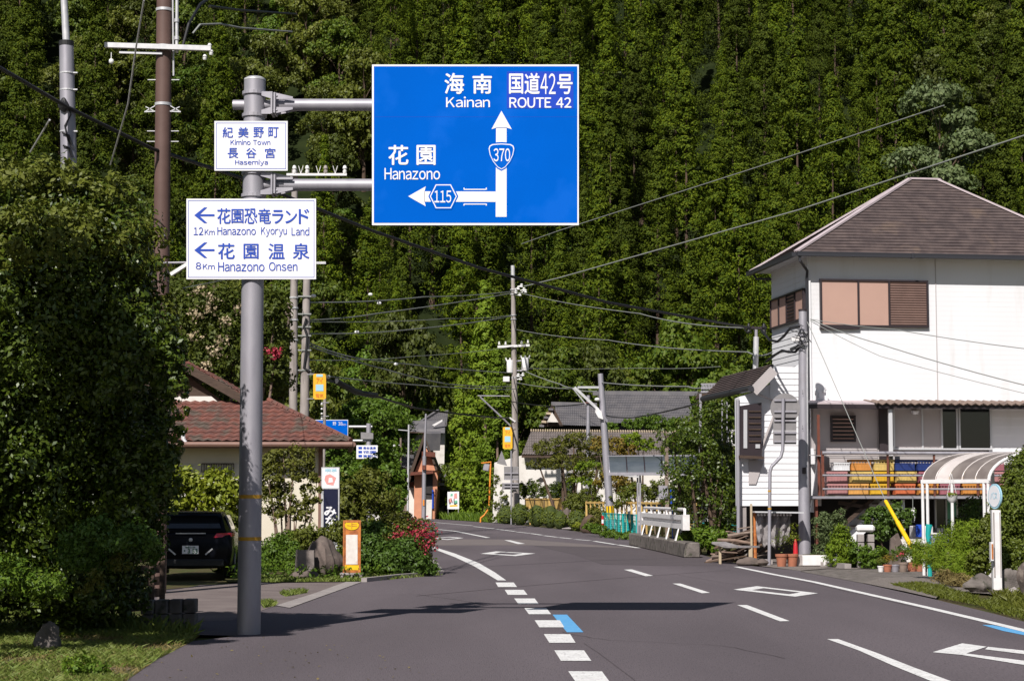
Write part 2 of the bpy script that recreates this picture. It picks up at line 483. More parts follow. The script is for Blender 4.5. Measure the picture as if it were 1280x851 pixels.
def cedar_data(h, r, leaf, seed, n_cl=210, each=40, base=0.12):
    R = np.random.default_rng(seed)
    t = R.uniform(0, 1, n_cl) ** 0.85
    th = np.arange(n_cl) * 2.39996 + R.uniform(-0.5, 0.5, n_cl)
    z = h * (base + (1 - base) * t)
    rad = r * (1 - t ** (1.0 + 0.12 * (seed % 4))) * (0.82 + 0.22 * np.sin(t * 23 + seed)) + 0.12
    q = R.uniform(0.5, 1.12, n_cl)
    C = np.stack([np.cos(th) * rad * q, np.sin(th) * rad * q, z - rad * q * 0.12], 1)
    out = np.stack([np.cos(th), np.sin(th), np.full(n_cl, 0.35)], 1)
    cr = (0.26 + 0.5 * (1 - t)) * R.uniform(0.55, 1.45, n_cl) * r / 2.9
    P, N = clumps(C, cr, each, out, R, flat=0.75)
    return P, N
def broad_data(h, r, seed, lobes=11, cl=20, each=32, base=0.3, spread=1.0):
    R = np.random.default_rng(seed)
    Cs = []; Rs = []; Os = []; LC = []
    for i in range(lobes):
        a = R.uniform(0, 6.28); t = R.uniform(0, 1)
        zz = h * (base + 0.12 + (0.80 - base) * t)
        w = r * math.sqrt(max(0.08, 1 - (2 * t - 0.8) ** 2 * 0.75)) * R.uniform(0.25, 0.62) * spread
        c = np.array([math.cos(a) * w, math.sin(a) * w, zz]); lr = r * R.uniform(0.34, 0.5)
        LC.append((c, lr))
        d = unit(cl, R); d[:, 2] = np.abs(d[:, 2]) * 0.9 - 0.25
        Cs.append(c + d * lr * R.uniform(0.75, 1.05, cl)[:, None] * np.array([1, 1, 0.8])); Os.append(d)
        Rs.append(lr * R.uniform(0.2, 0.38, cl))
    P, N = clumps(np.concatenate(Cs), np.concatenate(Rs), each, np.concatenate(Os), R)
    return P, N, LC
def add_obj(name, me, parent=None, loc=None):
    o = bpy.data.objects.new(name, me); COL.objects.link(o)
    if parent is not None: o.parent = parent; WPOS[o.name] = wp(parent)
    if loc is not None: o.location = loc; WPOS[o.name] = Vector(loc)
    return o
def trunk_mesh(h, r, seed, limbs=(), material=None, lean=(0, 0)):
    m = MB(); R = random.Random(seed)
    pts = []; rs = []
    for i in range(7):
        t = i / 6
        pts.append((lean[0] * t + R.uniform(-1, 1) * r * 0.5 * t, lean[1] * t + R.uniform(-1, 1) * r * 0.5 * t, h * t)); rs.append(r * (1 - 0.85 * t) * (1.35 if i == 0 else 1))
    m.tube(pts, rs, 8)
    for (c, lr) in limbs:
        z0 = min(h * 0.85, max(h * 0.2, c[2] - lr * 1.3)); t = z0 / h
        p0 = Vector((lean[0] * t, lean[1] * t, z0)); p1 = Vector(c)
        mid = p0.lerp(p1, 0.5) + Vector((R.uniform(-.1, .1), R.uniform(-.1, .1), 0.08)) * lr
        rr = r * (1 - 0.8 * t) * 0.55
        m.tube([p0, mid, p1, p1 + (p1 - mid) * 0.5], [rr, rr * 0.7, rr * 0.4, rr * 0.12], 6)
    return m.mesh('trunk', material or bark_m, smooth=True)
def tree_thing(name, label, cat, group, loc, tm, cm, scale=1.0, rz=0.0, tall=1.0):
    t = bpy.data.objects.new(name, None); COL.objects.link(t); t.empty_display_size = 0.3
    t.location = loc; t.rotation_euler = (0, 0, rz); t.scale = (scale, scale, scale * tall)
    WPOS[t.name] = Vector((0, 0, 0))
    tag(t, label, cat, group)
    if tm is not None: add_obj('trunk', tm, t)
    if cm is not None: add_obj('crown', cm, t)
    return t
def bush_leaves(c, r, leaf, n, material, seed=0, ncl=40, clr=0.3, asp=0.5, fill=0.15, low=-0.2, name='foliage', up=0.3):
    """leaves of a bush of radii r round the point c (local coordinates)"""
    R = np.random.default_rng(seed)
    d = unit(ncl, R); d[:, 2] = np.where(d[:, 2] < low, -d[:, 2] * 0.5, d[:, 2])
    ra = np.array(r)
    C = np.array(c) + d * ra * R.uniform(0.6, 0.95, ncl)[:, None]
    cr = clr * min(r) * R.uniform(0.6, 1.25, ncl)
    each = max(3, int(n * (1 - fill) / ncl))
    P, N = clumps(C, cr, each, d, R, flat=0.85)
    k = int(n * fill)
    if k:
        d2 = unit(k, R); q = R.uniform(0.2, 0.8, k)[:, None]
        P = np.concatenate([P, np.array(c) + d2 * ra * q]); N = np.concatenate([N, d2])
    P[:, 2] = np.maximum(P[:, 2], 0.01 - 0.0 * P[:, 2])
    return leaves_mesh(name, P, leaf, N, asp, material, up=up, R=R)
def merge_meshes(meshes, name):
    """several leaf meshes with one material become one mesh"""
    Vs = []; T = []; n = 0
    for me in meshes:
        k = len(me.vertices); a = np.empty(k * 3); me.vertices.foreach_get('co', a); Vs.append(a)
        q = len(me.polygons); tt = np.empty(q, dtype=np.float32); me.attributes['tint'].data.foreach_get('value', tt); T.append(tt); n += q
    m = bpy.data.meshes.new(name)
    m.vertices.add(n * 4); m.vertices.foreach_set('co', np.concatenate(Vs))
    m.loops.add(n * 4); m.loops.foreach_set('vertex_index', np.arange(n * 4, dtype=np.int32))
    m.polygons.add(n); m.polygons.foreach_set('loop_start', np.arange(0, n * 4, 4, dtype=np.int32))
    m.update(calc_edges=True)
    a = m.attributes.new('tint', 'FLOAT', 'FACE'); a.data.foreach_set('value', np.concatenate(T))
    m.materials.append(meshes[0].materials[0])
    for me in meshes: bpy.data.meshes.remove(me)
    return m
def blades_mesh(name, P, h, w, material, seed=0, lean=0.4):
    R = np.random.default_rng(seed); P = np.asarray(P); n = len(P)
    a = R.uniform(0, 6.28, n); dx = np.stack([np.cos(a), np.sin(a), np.zeros(n)], 1)
    l = R.normal(size=(n, 3)) * lean; l[:, 2] = 1; hh = (h * R.uniform(0.4, 1.3, n))[:, None]
    V = np.empty((n, 4, 3))
    V[:, 0] = P - dx * w * 0.5; V[:, 1] = P + dx * w * 0.5
    V[:, 2] = P + l * hh * np.array([1, 1, 1]) + dx * w * 0.12; V[:, 3] = P + l * hh * 0.55 * np.array([.7, .7, 1.1]) - dx * w * 0.4
    me = bpy.data.meshes.new(name)
    me.vertices.add(n * 4); me.vertices.foreach_set('co', V.ravel())
    me.loops.add(n * 4); me.loops.foreach_set('vertex_index', np.arange(n * 4, dtype=np.int32))
    me.polygons.add(n); me.polygons.foreach_set('loop_start', np.arange(0, n * 4, 4, dtype=np.int32))
    me.update(calc_edges=True)
    at_ = me.attributes.new('tint', 'FLOAT', 'FACE'); at_.data.foreach_set('value', R.uniform(0, 1, n).astype(np.float32))
    me.materials.append(material)
    return me
def in_poly(x, y, poly):
    c = False; j = len(poly) - 1
    for i in range(len(poly)):
        if (poly[i][1] > y) != (poly[j][1] > y) and x < (poly[j][0] - poly[i][0]) * (y - poly[i][1]) / (poly[j][1] - poly[i][1]) + poly[i][0]: c = not c
        j = i
    return c
def scatter_px(poly_px, n, seed=0):
    """random ground points inside an outline given in photograph pixels, even per square metre"""
    W = [gr(*p) for p in poly_px]; poly = [(p.x, p.y) for p in W]
    R = random.Random(seed); x0 = min(p[0] for p in poly); x1 = max(p[0] for p in poly); y0 = min(p[1] for p in poly); y1 = max(p[1] for p in poly)
    out = []; k = 0
    while len(out) < n and k < n * 30:
        k += 1; x = R.uniform(x0, x1); y = R.uniform(y0, y1)
        if in_poly(x, y, poly): out.append((x, y, 0.0))
    return np.array(out)

# ================================================================== THE SETTING
def hill_h(x, y):
    foot = 173.0 + 6 * math.sin(x * 0.045 + 1) + 4 * math.sin(x * 0.11)
    d = y - foot
    if d <= 0: return -0.04
    return min(d, 14) * min(d, 14) / 28 * 0.8 + max(0.0, d - 14) * 0.80 + 1.5 * math.sin(x * 0.06) * min(1, d / 30)
def build_terrain():
    xs = [-260 + i * 6.5 for i in range(81)]; ys = [-60, -30, 0, 20, 40, 60, 80, 100, 120, 135] + [142 + i * 6 for i in range(45)]
    m = MB()
    vs = [(x, y, hill_h(x, y)) for y in ys for x in xs]; n = len(xs)
    m.add(vs, [(j * n + i, j * n + i + 1, (j + 1) * n + i + 1, (j + 1) * n + i) for j in range(len(ys) - 1) for i in range(n - 1)])
    o = m.build('ground', soil_m, base=(0, 0, 0), smooth=False); o['kind'] = 'structure'
    # the wooded slope takes its own soil
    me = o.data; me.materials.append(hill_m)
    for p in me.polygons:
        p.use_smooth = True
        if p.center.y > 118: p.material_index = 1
    return o
build_terrain()

def sheet_px(name, pts, z, material, parent=None, extra=(), label=None):
    m = MB(); P = [gr(*p) for p in pts] + [Vector(e) for e in extra]
    m.face([Vector((p.x, p.y, z)) for p in P])
    o = m.build(name, material, parent, label=label, base=(0, 0, 0) if parent is None else None)
    bm = bmesh.new(); bm.from_mesh(o.data)
    bmesh.ops.triangulate(bm, faces=bm.faces[:])
    for f in bm.faces:
        if f.normal.z < 0: f.normal_flip()
    bm.to_mesh(o.data); bm.free()
    return o
road = sheet_px('road', [(150, 856), (196, 824), (240, 801), (300, 794), (186, 792), (186, 738), (300, 728), (430, 728), (500, 722), (551, 718), (545, 708), (528, 694), (512, 680), (500, 668), (470, 660), (400, 656), (400, 647.5), (480, 647), (545, 648.6), (620, 653.5), (700, 661), (785, 673), (860, 689), (930, 706), (1000, 713), (1080, 729), (1170, 749), (1240, 766), (1290, 779), (1500, 838)],
                0.0, asphalt, None, extra=[(9, 8, 0), (10, -6, 0), (-8, -6, 0), (-5.5, 8, 0), (-4.2, 14.5, 0)])
road['kind'] = 'structure'
def z5(u, v): return (520 + u / 3.0476, 620 + v / 3.048)
def z6(u, v): return (860 + u / 3.0476, 680 + v / 3.047)
sheet_px('asphalt_patch', [z5(*p) for p in [(440, 187), (860, 199), (1100, 240), (1180, 265), (960, 265), (710, 260), (600, 222)]], 0.003, asphalt_new, road)
sheet_px('worn_asphalt_strip', [z5(*p) for p in [(62, 163), (420, 165), (830, 197), (438, 187), (50, 187)]], 0.003, asphalt_old, road)
def mark(pts, name='road_marking', z=0.006, material=None, label=None):
    return sheet_px(name, pts, z, material or paint_w, road, label=label)
for q in [[(303, 329), (372, 329), (385, 346), (313, 346)], [(338, 357), (410, 357), (425, 376), (350, 376)], [(374, 390), (452, 390), (468, 411), (390, 411)],
          [(413, 427), (497, 427), (515, 450), (430, 450)], [(452, 473), (548, 473), (565, 500), (470, 500)], [(487, 526), (587, 526), (608, 559), (508, 559)],
          [(527, 588), (640, 588), (668, 628), (552, 628)], [(580, 668), (708, 668), (748, 722), (618, 722)], [(650, 770), (782, 770), (840, 850), (700, 850)]]:
    mark([z5(*p) for p in q], 'junction_dash')
mark([z5(*p) for p in [(520, 451), (575, 451), (638, 518), (575, 518)]], 'blue_road_marking', 0.0035, paint_b, 'blue bar beside the white junction dashes')
mark([z5(*p) for p in [(50, 189), (80, 197), (150, 219), (240, 255), (300, 290), (344, 321), (311, 321), (270, 296), (220, 266), (150, 233), (75, 204), (50, 197)]], 'edge_line')
def ring(outer, inner, name='diamond_marking'):
    m = MB(); n = len(outer)
    O = [gr(*p) for p in outer]; I = [gr(*p) for p in inner]
    vs = [(p.x, p.y, 0.006) for p in O + I]
    m.add(vs, [(i, (i + 1) % n, n + (i + 1) % n, n + i) for i in range(n)])
    return m.build(name, paint_w, road)
ring([z5(*p) for p in [(245, 219), (305, 210), (455, 218), (380, 228)]], [z5(*p) for p in [(295, 219), (322, 213.5), (408, 218), (370, 223.5)]])
mark([z5(*p) for p in [(335, 167), (360, 168), (415, 181), (388, 182)]], 'centre_dash')
for q in [[(792, 280), (823, 279), (903, 303), (875, 305)], [(977, 333), (1008, 333), (1120, 368), (1090, 370)]]:
    mark([z5(*p) for p in q], 'centre_dash')
def strip(pts, w, name='edge_line', mat_=None, z=0.006):
    P = [gr(*p) for p in pts]; m = MB(); L = []; Rr = []
    for i, p in enumerate(P):
        d = (P[min(i + 1, len(P) - 1)] - P[max(i - 1, 0)]).normalized(); nrm = Vector((-d.y, d.x, 0))
        L.append(p + nrm * w / 2); Rr.append(p - nrm * w / 2)
    n = len(P)
    m.add([(p.x, p.y, z) for p in L + Rr], [(i, i + 1, n + i + 1, n + i) for i in range(n - 1)])
    return m.build(name, mat_ or paint_w, road)
for q in [[(65, 99), (215, 112)], [(218, 115), (300, 124)], [(305, 125), (378, 134)], [(383, 136), (435, 141)], [(438, 142), (480, 148)], [(487, 150), (537, 156)], [(545, 157), (592, 162)], [(605, 164), (665, 169)], [(678, 171), (760, 184)], [(770, 185), (848, 197)]]:
    strip([z5(*p) for p in q], 0.17, 'edge_line')
strip([z5(*p) for p in [(60, 124), (150, 133), (275, 158)]], 0.2, 'centre_line')
ring([z5(*p) for p in [(50, 160), (130, 154.5), (182, 159), (120, 166)]], [z5(*p) for p in [(75, 160), (128, 156.5), (158, 159.3), (118, 163.5)]])
strip([z6(*p) for p in [(185, 86), (330, 116), (480, 144), (700, 194), (900, 239), (1100, 286), (1300, 334), (1700, 440)]], 0.15, 'edge_line')
ring([z6(*p) for p in [(173, 173), (262, 160), (495, 187), (408, 200)]], [z6(*p) for p in [(243, 175), (288, 167.5), (428, 184), (385, 191)]])
mark([z6(*p) for p in [(187, 232), (225, 232), (387, 293), (350, 294)]], 'centre_dash')
mark([z6(*p) for p in [(530, 362), (572, 362), (720, 415), (860, 470), (1005, 524), (1140, 585), (1060, 585), (930, 524), (780, 463), (650, 405)]], 'centre_dash')
mark([z6(*p) for p in [(932, 412), (1045, 378), (1138, 391), (1060, 417), (1300, 447), (1300, 464), (1040, 422)]], 'diamond_marking')
mark([z6(*p) for p in [(1143, 391.5), (1300, 408), (1300, 422), (1132, 401)]], 'diamond_marking')
mark([z6(*p) for p in [(1120, 307), (1160, 308), (1310, 337), (1310, 352), (1200, 330)]], 'blue_road_marking', 0.0035, paint_b, 'blue bar beside the right edge line')

drive = sheet_px('driveway', [(196, 757), (196, 742), (250, 731), (340, 728.5), (432, 727.5), (395, 741), (345, 757), (290, 775), (196, 778)], 0.004, drive_m)
drive['kind'] = 'structure'
apron = sheet_px('kerb_gutter', [(345, 757), (395, 741), (432, 727.5), (452, 727.5), (412, 742), (362, 760)], 0.010, concrete)
apron['kind'] = 'structure'
lay = sheet_px('roadside_path', [(1000, 714), (1035, 711), (1100, 712), (1172, 714), (1178, 722), (1150, 728), (1120, 731), (1080, 729)], 0.006, concrete_dk); lay['kind'] = 'structure'
lay2 = sheet_px('gravel_path', [(1078, 728.5), (1100, 722.5), (1172, 720), (1180, 736), (1170, 748), (1130, 739)], 0.009, gravel_m); lay2['kind'] = 'structure'
yard = sheet_px('house_yard', [(925, 704), (930, 690), (1290, 690), (1290, 745), (1178, 738), (1178, 714), (1035, 710), (1000, 713)], 0.002, gravel_m); yard['kind'] = 'structure'

# kerb round the planted corner on the left
m = MB()
kp = [gr(*p) for p in [(455, 727.0), (500, 722), (551, 718), (545, 708), (528, 694), (512, 680), (500, 668)]]
for i in range(len(kp) - 1):
    m.bar(kp[i] + Vector((0, 0, 0.03)), kp[i + 1] + Vector((0, 0, 0.03)), 0.12, 0.10)
o = m.build('kerb', concrete, base=(0, 0, 0)); o['kind'] = 'structure'

# ------------------------------------------------------------------ the wooded hillside
cedars = []
for i in range(5):
    P_, N_ = cedar_data(20 + i, 3.1 + 0.35 * (i % 3), 0.3, 40 + i, 240, 66, base=0.12)
    cedars.append((trunk_mesh(16, 0.2, i, material=bark_m), leaves_mesh('crown', P_, 0.28, N_, 0.42, L_cedar, R=np.random.default_rng(i))))
broads = []
for i, (lm, hh) in enumerate([(L_broad, 12), (L_broad, 12), (L_top, 12), (L_grey, 12), (L_bright, 10)]):
    P_, N_, LC = broad_data(hh, 4.4, 70 + i, 15, 20, 42, base=0.1)
    broads.append((trunk_mesh(hh * 0.8, 0.2, 20 + i, LC), leaves_mesh('crown', P_, 0.32, N_, 0.6, lm, R=np.random.default_rng(90 + i))))
RT = random.Random(5)
def zone(px, py):
    """where a tree on the slope is seen, named by what it stands above or behind"""
    if px > 930: return 'above the white house roof' if py < 240 else 'behind the white house'
    if px > 725: return 'right of the blue direction sign' if py < 300 else 'above the grey tiled roofs'
    if px > 465: return 'behind the blue direction sign' if py < 290 else 'below the blue direction sign'
    if px > 390: return 'between the white and blue signs'
    if px > 215: return 'behind the white guide signs'
    return 'behind the brown steel pole'
def band(pt): return 'near the top of' if pt < -60 else 'high on' if pt < 60 else 'midway up' if pt < 200 else 'low on'
def px_of(p):
    d = Vector(p) - Vector((0, 0, CAMH))
    yy = d.y * math.cos(PITCH) + d.z * math.sin(PITCH); zz = -d.y * math.sin(PITCH) + d.z * math.cos(PITCH)
    return 640 + FPX * d.x / yy, 425.5 - FPX * zz / yy
n_c = 0
yy = 174.0; row = 0
while yy < 276 and n_c < 330:
    half = yy * 0.285 + 3
    sp = 6.2 + (yy - 174) * 0.012
    x = -half + (row % 2) * sp / 2
    while x < half:
        X = x + RT.uniform(-2.2, 2.2); Y = yy + RT.uniform(-2.4, 2.4); Z = hill_h(X, Y)
        px, pb = px_of((X, Y, Z)); _, pt = px_of((X, Y, Z + 20))
        x += sp
        if pb < -12 or RT.random() < .07: continue
        # nature of the wood: cedars in the middle and right, broadleaved on the left and along the foot
        left = px < 455 + 40 * math.sin(Y)
        foot_ = Y < 187
        k = RT.random()
        if left and k < 0.72 or (foot_ and k < 0.6) or k < 0.05 or (px > 1120 and pt < 60 and k < 0.35):
            continue_kind = 'b'
        else: continue_kind = 'c'
        if continue_kind == 'c':
            tm, cm = cedars[RT.randrange(5)]
            s = RT.uniform(0.8, 1.4) * (0.72 if foot_ else 1)
            tree_thing('cedar_tree', ['slender', 'slim', 'broad', 'full crowned', 'very broad'][min(4, int((s - .58) * 6))] + ' green cedar ' + band(pt) + ' the slope ' + zone(px, (pb + pt) / 2), 'tree', 'cedars on the wooded hillside', (X, Y, Z - 0.3), tm, cm, s, RT.uniform(0, 6.28), RT.uniform(0.92, 1.15))
            n_c += 1
        else:
            if left: w = RT.choice([2, 2, 0, 1, 4])
            else: w = RT.choice([0, 1, 0, 1, 4, 2])
            tm, cm = broads[w]
            s = RT.uniform(0.8, 1.25)
            tree_thing('broadleaf_tree', ['mid green', 'mid green', 'olive green', 'grey green', 'bright green'][w] + ' tree ' + band(pt) + ' the slope ' + zone(px, (pb + pt) / 2), 'tree', 'broadleaved trees on the hillside', (X, Y, Z - 0.3), tm, cm, s, RT.uniform(0, 6.28), RT.uniform(1.0, 1.4))
            n_c += 1
    yy += sp * 0.98; row += 1
print('hill trees', n_c)
# the pale grey-green tree high on the right
p = at(1175, 190, 196.0)
tree_thing('grey_leaved_tree', 'large pale grey green tree standing out among the cedars above the house roof', 'tree', None, (p.x, 196.0, hill_h(p.x, 196.0) + 9), broads[3][0], broads[3][1], 1.45, 1.0, 1.15)

# an overhead cable's shadow painted as a long dark strip, then seams and cracks
for q, w in (([(0, 380), (200, 362), (380, 345), (800, 310), (1200, 281)], .035), ([(640, 560), (700, 600), (820, 690), (900, 760)], .012), ([(1000, 300), (1180, 330), (1400, 360)], .012)):
    strip([z5(*p) for p in q], w, 'seam_and_cable_shadow', asphalt_new, .0045)
for q in ([(300, 735), (420, 745), (520, 742), (640, 760)], [(700, 790), (760, 800), (900, 806), (1000, 826)], [(960, 715), (1040, 735), (1180, 766)]):
    P_ = []
    for i in range(len(q) - 1):
        for k in range(6):
            t_ = k / 6; P_.append((q[i][0] + (q[i + 1][0] - q[i][0]) * t_ + RT.uniform(-3, 3), q[i][1] + (q[i + 1][1] - q[i][1]) * t_ + RT.uniform(-.6, .6)))
    strip(P_, .014, 'road_crack', asphalt_new, .0045)

# ================================================================== SIGN POST WITH THE DIRECTION SIGNS
YS = 23.6
base = Vector((at(311, 788, YS).x, YS, 0))
post = thing('sign_post', 'thick grey steel sign post at the left with two yellow bands and two horizontal arms', 'sign post', base)
top = at(317.5, 101, YS)
m = MB(); m.tube([(base.x, YS, 0), (base.x, YS, 3.0), (base.x, YS, top.z)], [0.143, 0.139, 0.133], 28)
m.build('pole', galv, post, smooth=True)
m = MB(); m.lathe([(0.136, 0), (0.134, 0.02), (0.09, 0.045), (0.0, 0.05)], 28, (base.x, YS, top.z))
m.build('pole_cap', galv_lt, post, smooth=True)
for py in (620.5, 673):
    z = at(311, py, YS).z
    m = MB(); m.lathe([(0.1435, -0.022), (0.1435, 0.022)], 28, (base.x, YS, z)); m.build('reflective_band', reflect_y, post, smooth=True)
for py in (131, 231):
    z = at(360, py, YS).z
    x1 = at(470, py, YS).x; x0 = at(291 if py < 200 else 306, py, YS).x
    m = MB(); m.tube([(x0, YS + .02, z), (base.x + .4, YS + .02, z)], 0.062, 14)
    m.tube([(base.x + .38, YS + .02, z), (x1 + 2.3, YS + .02, z)], 0.077, 16)
    arm = m.build('arm', galv, post, smooth=True)
    m = MB()
    xf = at(341, py, YS).x
    m.lathe([(0.155, -0.16), (0.155, -0.12)], 20, (base.x, YS, z)); m.lathe([(0.155, 0.12), (0.155, 0.16)], 20, (base.x, YS, z))
    m.box((xf, YS, z), (0.025, 0.26, 0.28), bev=.004); m.box((xf + .035, YS, z), (0.025, 0.26, 0.26), bev=.004)
    for q in (-1, 1):
        m.prism([(base.x + .1, YS - .12, z + q * .14), (xf, YS - .12, z + q * .14), (xf, YS - .12, z + q * .05), (base.x + .1, YS - .12, z + q * .09)], (0, .012, 0))
        m.prism([(xf + .04, YS - .1, z + q * .13), (xf + .26, YS - .1, z + q * .08), (xf + .26, YS - .1, z + q * .05), (xf + .04, YS - .1, z + q * .05)], (0, .012, 0))
        m.prism([(xf + .04, YS + .02, z + q * .13), (xf + .3, YS + .02, z + q * .07), (xf + .04, YS + .02, z + q * .07)], (0, .012, 0))
        for e in (-.09, .09):
            m.tube([(xf - .03, YS - .1 + .1 * (q + 1), z + e), (xf + .07, YS - .1 + .1 * (q + 1), z + e)], .012, 6)
    m.build('flange_bracket', galv, post)

def sign_panel(name, label, cat, corners, thick, faces, Yp, ribs=True, back=galv):
    """corners in photograph pixels on the plane at distance Yp; faces: list of (mesh maker, material, name)"""
    x0, y0, x1, y1 = corners
    a = at(x0, y1, Yp); b = at(x1, y1, Yp); c = at(x1, y0, Yp); d = at(x0, y0, Yp)
    t = thing(name, label, cat, ((a.x + b.x) / 2, Yp, min(a.z, b.z)))
    m = MB(); m.prism([a, b, c, d], (0, thick, 0)); m.build('panel', sign_white, t)
    if ribs:
        for py in (y0 + (y1 - y0) * .2, y0 + (y1 - y0) * .8):
            p = at(x0 + 3, py, Yp); q = at(x1 - 3, py, Yp); e = Vector((0, thick + .018, 0))
            m = MB(); m.bar(p + e, q + e, .035, .05); m.build('back_rail', galv, t)
    return t
def flat_shape(mb, pts, Yp, f=lambda x, y: (x, y)):
    return mb.face([at(*f(*p), Yp) for p in pts])

# big blue direction sign -------------------------------------------------
YB = YS - 0.10
t = sign_panel('direction_sign', 'large blue road direction sign showing Kainan and Hanazono hung from the grey post arms', 'road sign', (465, 81, 723.5, 281.5), 0.03, None, YB)
def f3(u, v): return (450 + u / 3.869, 70 + v / 3.868)
m = MB(); flat_shape(m, [(467.3, 83.2), (721.6, 83.2), (721.6, 278.6), (467.3, 278.6)], YB - .003); m.build('blue_face', sign_blue, t)
m = MB(); flat_shape(m, [f3(*p) for p in [(710, 76), (1032, 76), (1032, 255), (710, 255)]], YB - .005); m.build('route_patch', sign_blue_dk, t)
m = MB()
for v in (294.5,):
    flat_shape(m, [f3(*p) for p in [(72, v), (1052, v), (1052, v + 1.2), (72, v + 1.2)]], YB - .004)
m.build('panel_joint', sign_blue_dk, t)
m = MB()
for i in range(12):
    for (u, v) in ((712 + i * 29, 78), (712 + i * 29, 253)):
        flat_shape(m, [f3(u, v), f3(u + 5, v), f3(u + 5, v + 3), f3(u, v + 3)], YB - .007)
m.build('patch_rivets', sign_blue, t, stuff=True)
pl = lambda u, v: at(*f3(u, v), YB - .008)
for txt, bx, bd in [('海', (410, 85, 502, 183), .018), ('南', (546, 90, 636, 182), .018), ('Kainan', (417, 198, 628, 249), .008), ('国', (722, 88, 788, 182), .018), ('道', (797, 85, 868, 184), .018), ('42', (873, 86, 946, 185), .003), ('号', (955, 91, 1027, 184), .018),
                    ('ROUTE 42', (723, 202, 1021, 251), .018), ('花', (139, 433, 233, 526), .018), ('園', (275, 433, 364, 526), .018), ('Hanazono', (119, 543, 387, 598), .008)]:
    m = MB(); text_to(m, txt, bx, pl, bd); m.build('lettering', sign_white, t, label=None)
m = MB()
flat_shape(m, [f3(*p) for p in [(658, 350), (684, 350), (709, 350), (709, 778), (656, 778)]], YB - .006)
flat_shape(m, [f3(*p) for p in [(684, 266), (734, 355), (709, 347), (660, 347), (636, 355)]], YB - .006)
m.build('ahead_arrow', sign_white, t)
m = MB()
flat_shape(m, [f3(*p) for p in [(310, 655), (657, 656), (657, 706), (310, 705)]], YB - .006)
flat_shape(m, [f3(*p) for p in [(233, 679), (318, 631), (312, 655), (312, 705), (318, 727)]], YB - .006)
m.build('left_arrow', sign_white, t)
m = MB()
for v, s_ in ((643, -1), (714, 1)):
    flat_shape(m, [f3(*p) for p in [(503, v), (610, v), (610, v + 5), (503, v + 5)]], YB - .006)
    for u in (500, 608):
        flat_shape(m, [f3(*p) for p in ([(u, v - 6), (u + 5, v - 6), (u + 6, v + 4), (u + 1, v + 4)] if s_ < 0 else [(u, v + 10), (u + 5, v + 10), (u + 6, v + 1), (u + 1, v + 1)])], YB - .0062)
m.build('bridge_marks', sign_white, t)
def shield(cx, cy, s, off, material, kind, name):
    m = MB(); pts = []
    if kind == 'hex':
        for (u, v) in [(-66, 0), (-37, -58), (37, -58), (66, 0), (37, 58), (-37, 58)]:
            pts.append((cx + u * s, cy + v * s))
    else:
        import math as mm
        base_ = [(-62, -38), (-58, -52), (-44, -60), (0, -63), (44, -60), (58, -52), (62, -38), (56, -8), (40, 25), (18, 52), (0, 62), (-18, 52), (-40, 25), (-56, -8)]
        pts = [(cx + u * s, cy + v * s) for u, v in base_]
    flat_shape(m, [f3(*p) for p in pts], YB - off); m.build(name, material, t)
shield(684, 487, 1.12, .0075, sign_blue, 'nat', 'shield_edge'); shield(684, 487, 1.0, .0085, sign_white, 'nat', 'shield_ring'); shield(684, 487, .93, .0095, sign_blue, 'nat', 'shield_face')
shield(403, 679, 1.10, .0075, sign_blue, 'hex', 'hexagon_edge'); shield(403, 679, .99, .0085, sign_white, 'hex', 'hexagon_ring'); shield(403, 679, .91, .0095, sign_blue, 'hex', 'hexagon_face')
pl2 = lambda u, v: at(*f3(u, v), YB - .0115)
m = MB(); text_to(m, '370', (646, 448, 726, 510), pl2, .008); m.build('lettering', sign_white, t)
m = MB(); text_to(m, '115', (360, 652, 441, 709), pl2, .008); m.build('lettering', sign_white, t)

# two white guide signs -----------------------------------------------------
def f2(u, v): return (200 + u / 3.04, 80 + v / 3.04)
YW = YS - 0.17
def white_sign(label, corners, texts, arrows=()):
    t = sign_panel('guide_sign', label, 'road sign', corners, 0.02, None, YW, back=None)
    x0, y0, x1, y1 = corners
    m = MB(); g = 2.2; w = 0.55
    for (a, b, c, d) in ((x0 + g, y0 + g, x1 - g, y0 + g + w), (x0 + g, y1 - g - w, x1 - g, y1 - g), (x0 + g, y0 + g + w, x0 + g + w, y1 - g - w), (x1 - g - w, y0 + g + w, x1 - g, y1 - g - w)):
        flat_shape(m, [(a, b), (c, b), (c, d), (a, d)], YW - .003)
    m.build('border_line', print_blue, t)
    pl = lambda u, v: at(*f2(u, v), YW - .004)
    for txt, bx, bd in texts:
        m = MB(); text_to(m, txt, bx, pl, bd); m.build('lettering', print_blue, t)
    for (u0, v0, u1, v1) in arrows:
        cy = (v0 + v1) / 2; h = (v1 - v0) / 2
        m = MB()
        flat_shape(m, [f2(*p) for p in [(u0, cy), (u0 + 38, v0), (u0 + 50, v0), (u0 + 22, cy - 4), (u1, cy - 4), (u1, cy + 4), (u0 + 22, cy + 4), (u0 + 50, v1), (u0 + 38, v1)]], YW - .004)
        m.build('arrow', print_blue, t)
    return t
white_sign('small white place name sign reading Kimino Town Hasemiya near the post top', (268, 151.5, 359.5, 213.5),
           [('紀', (238, 241, 277, 280), .012), ('美', (297, 241, 336, 280), .012), ('野', (355, 241, 394, 280), .012), ('町', (412, 241, 450, 280), .012), ('Kimino Town', (268, 288, 419, 308), .006),
            ('長', (257, 320, 297, 358), .012), ('谷', (327, 320, 366, 358), .012), ('宮', (399, 320, 438, 358), .012), ('Hasemiya', (285, 364, 410, 388), .006)])
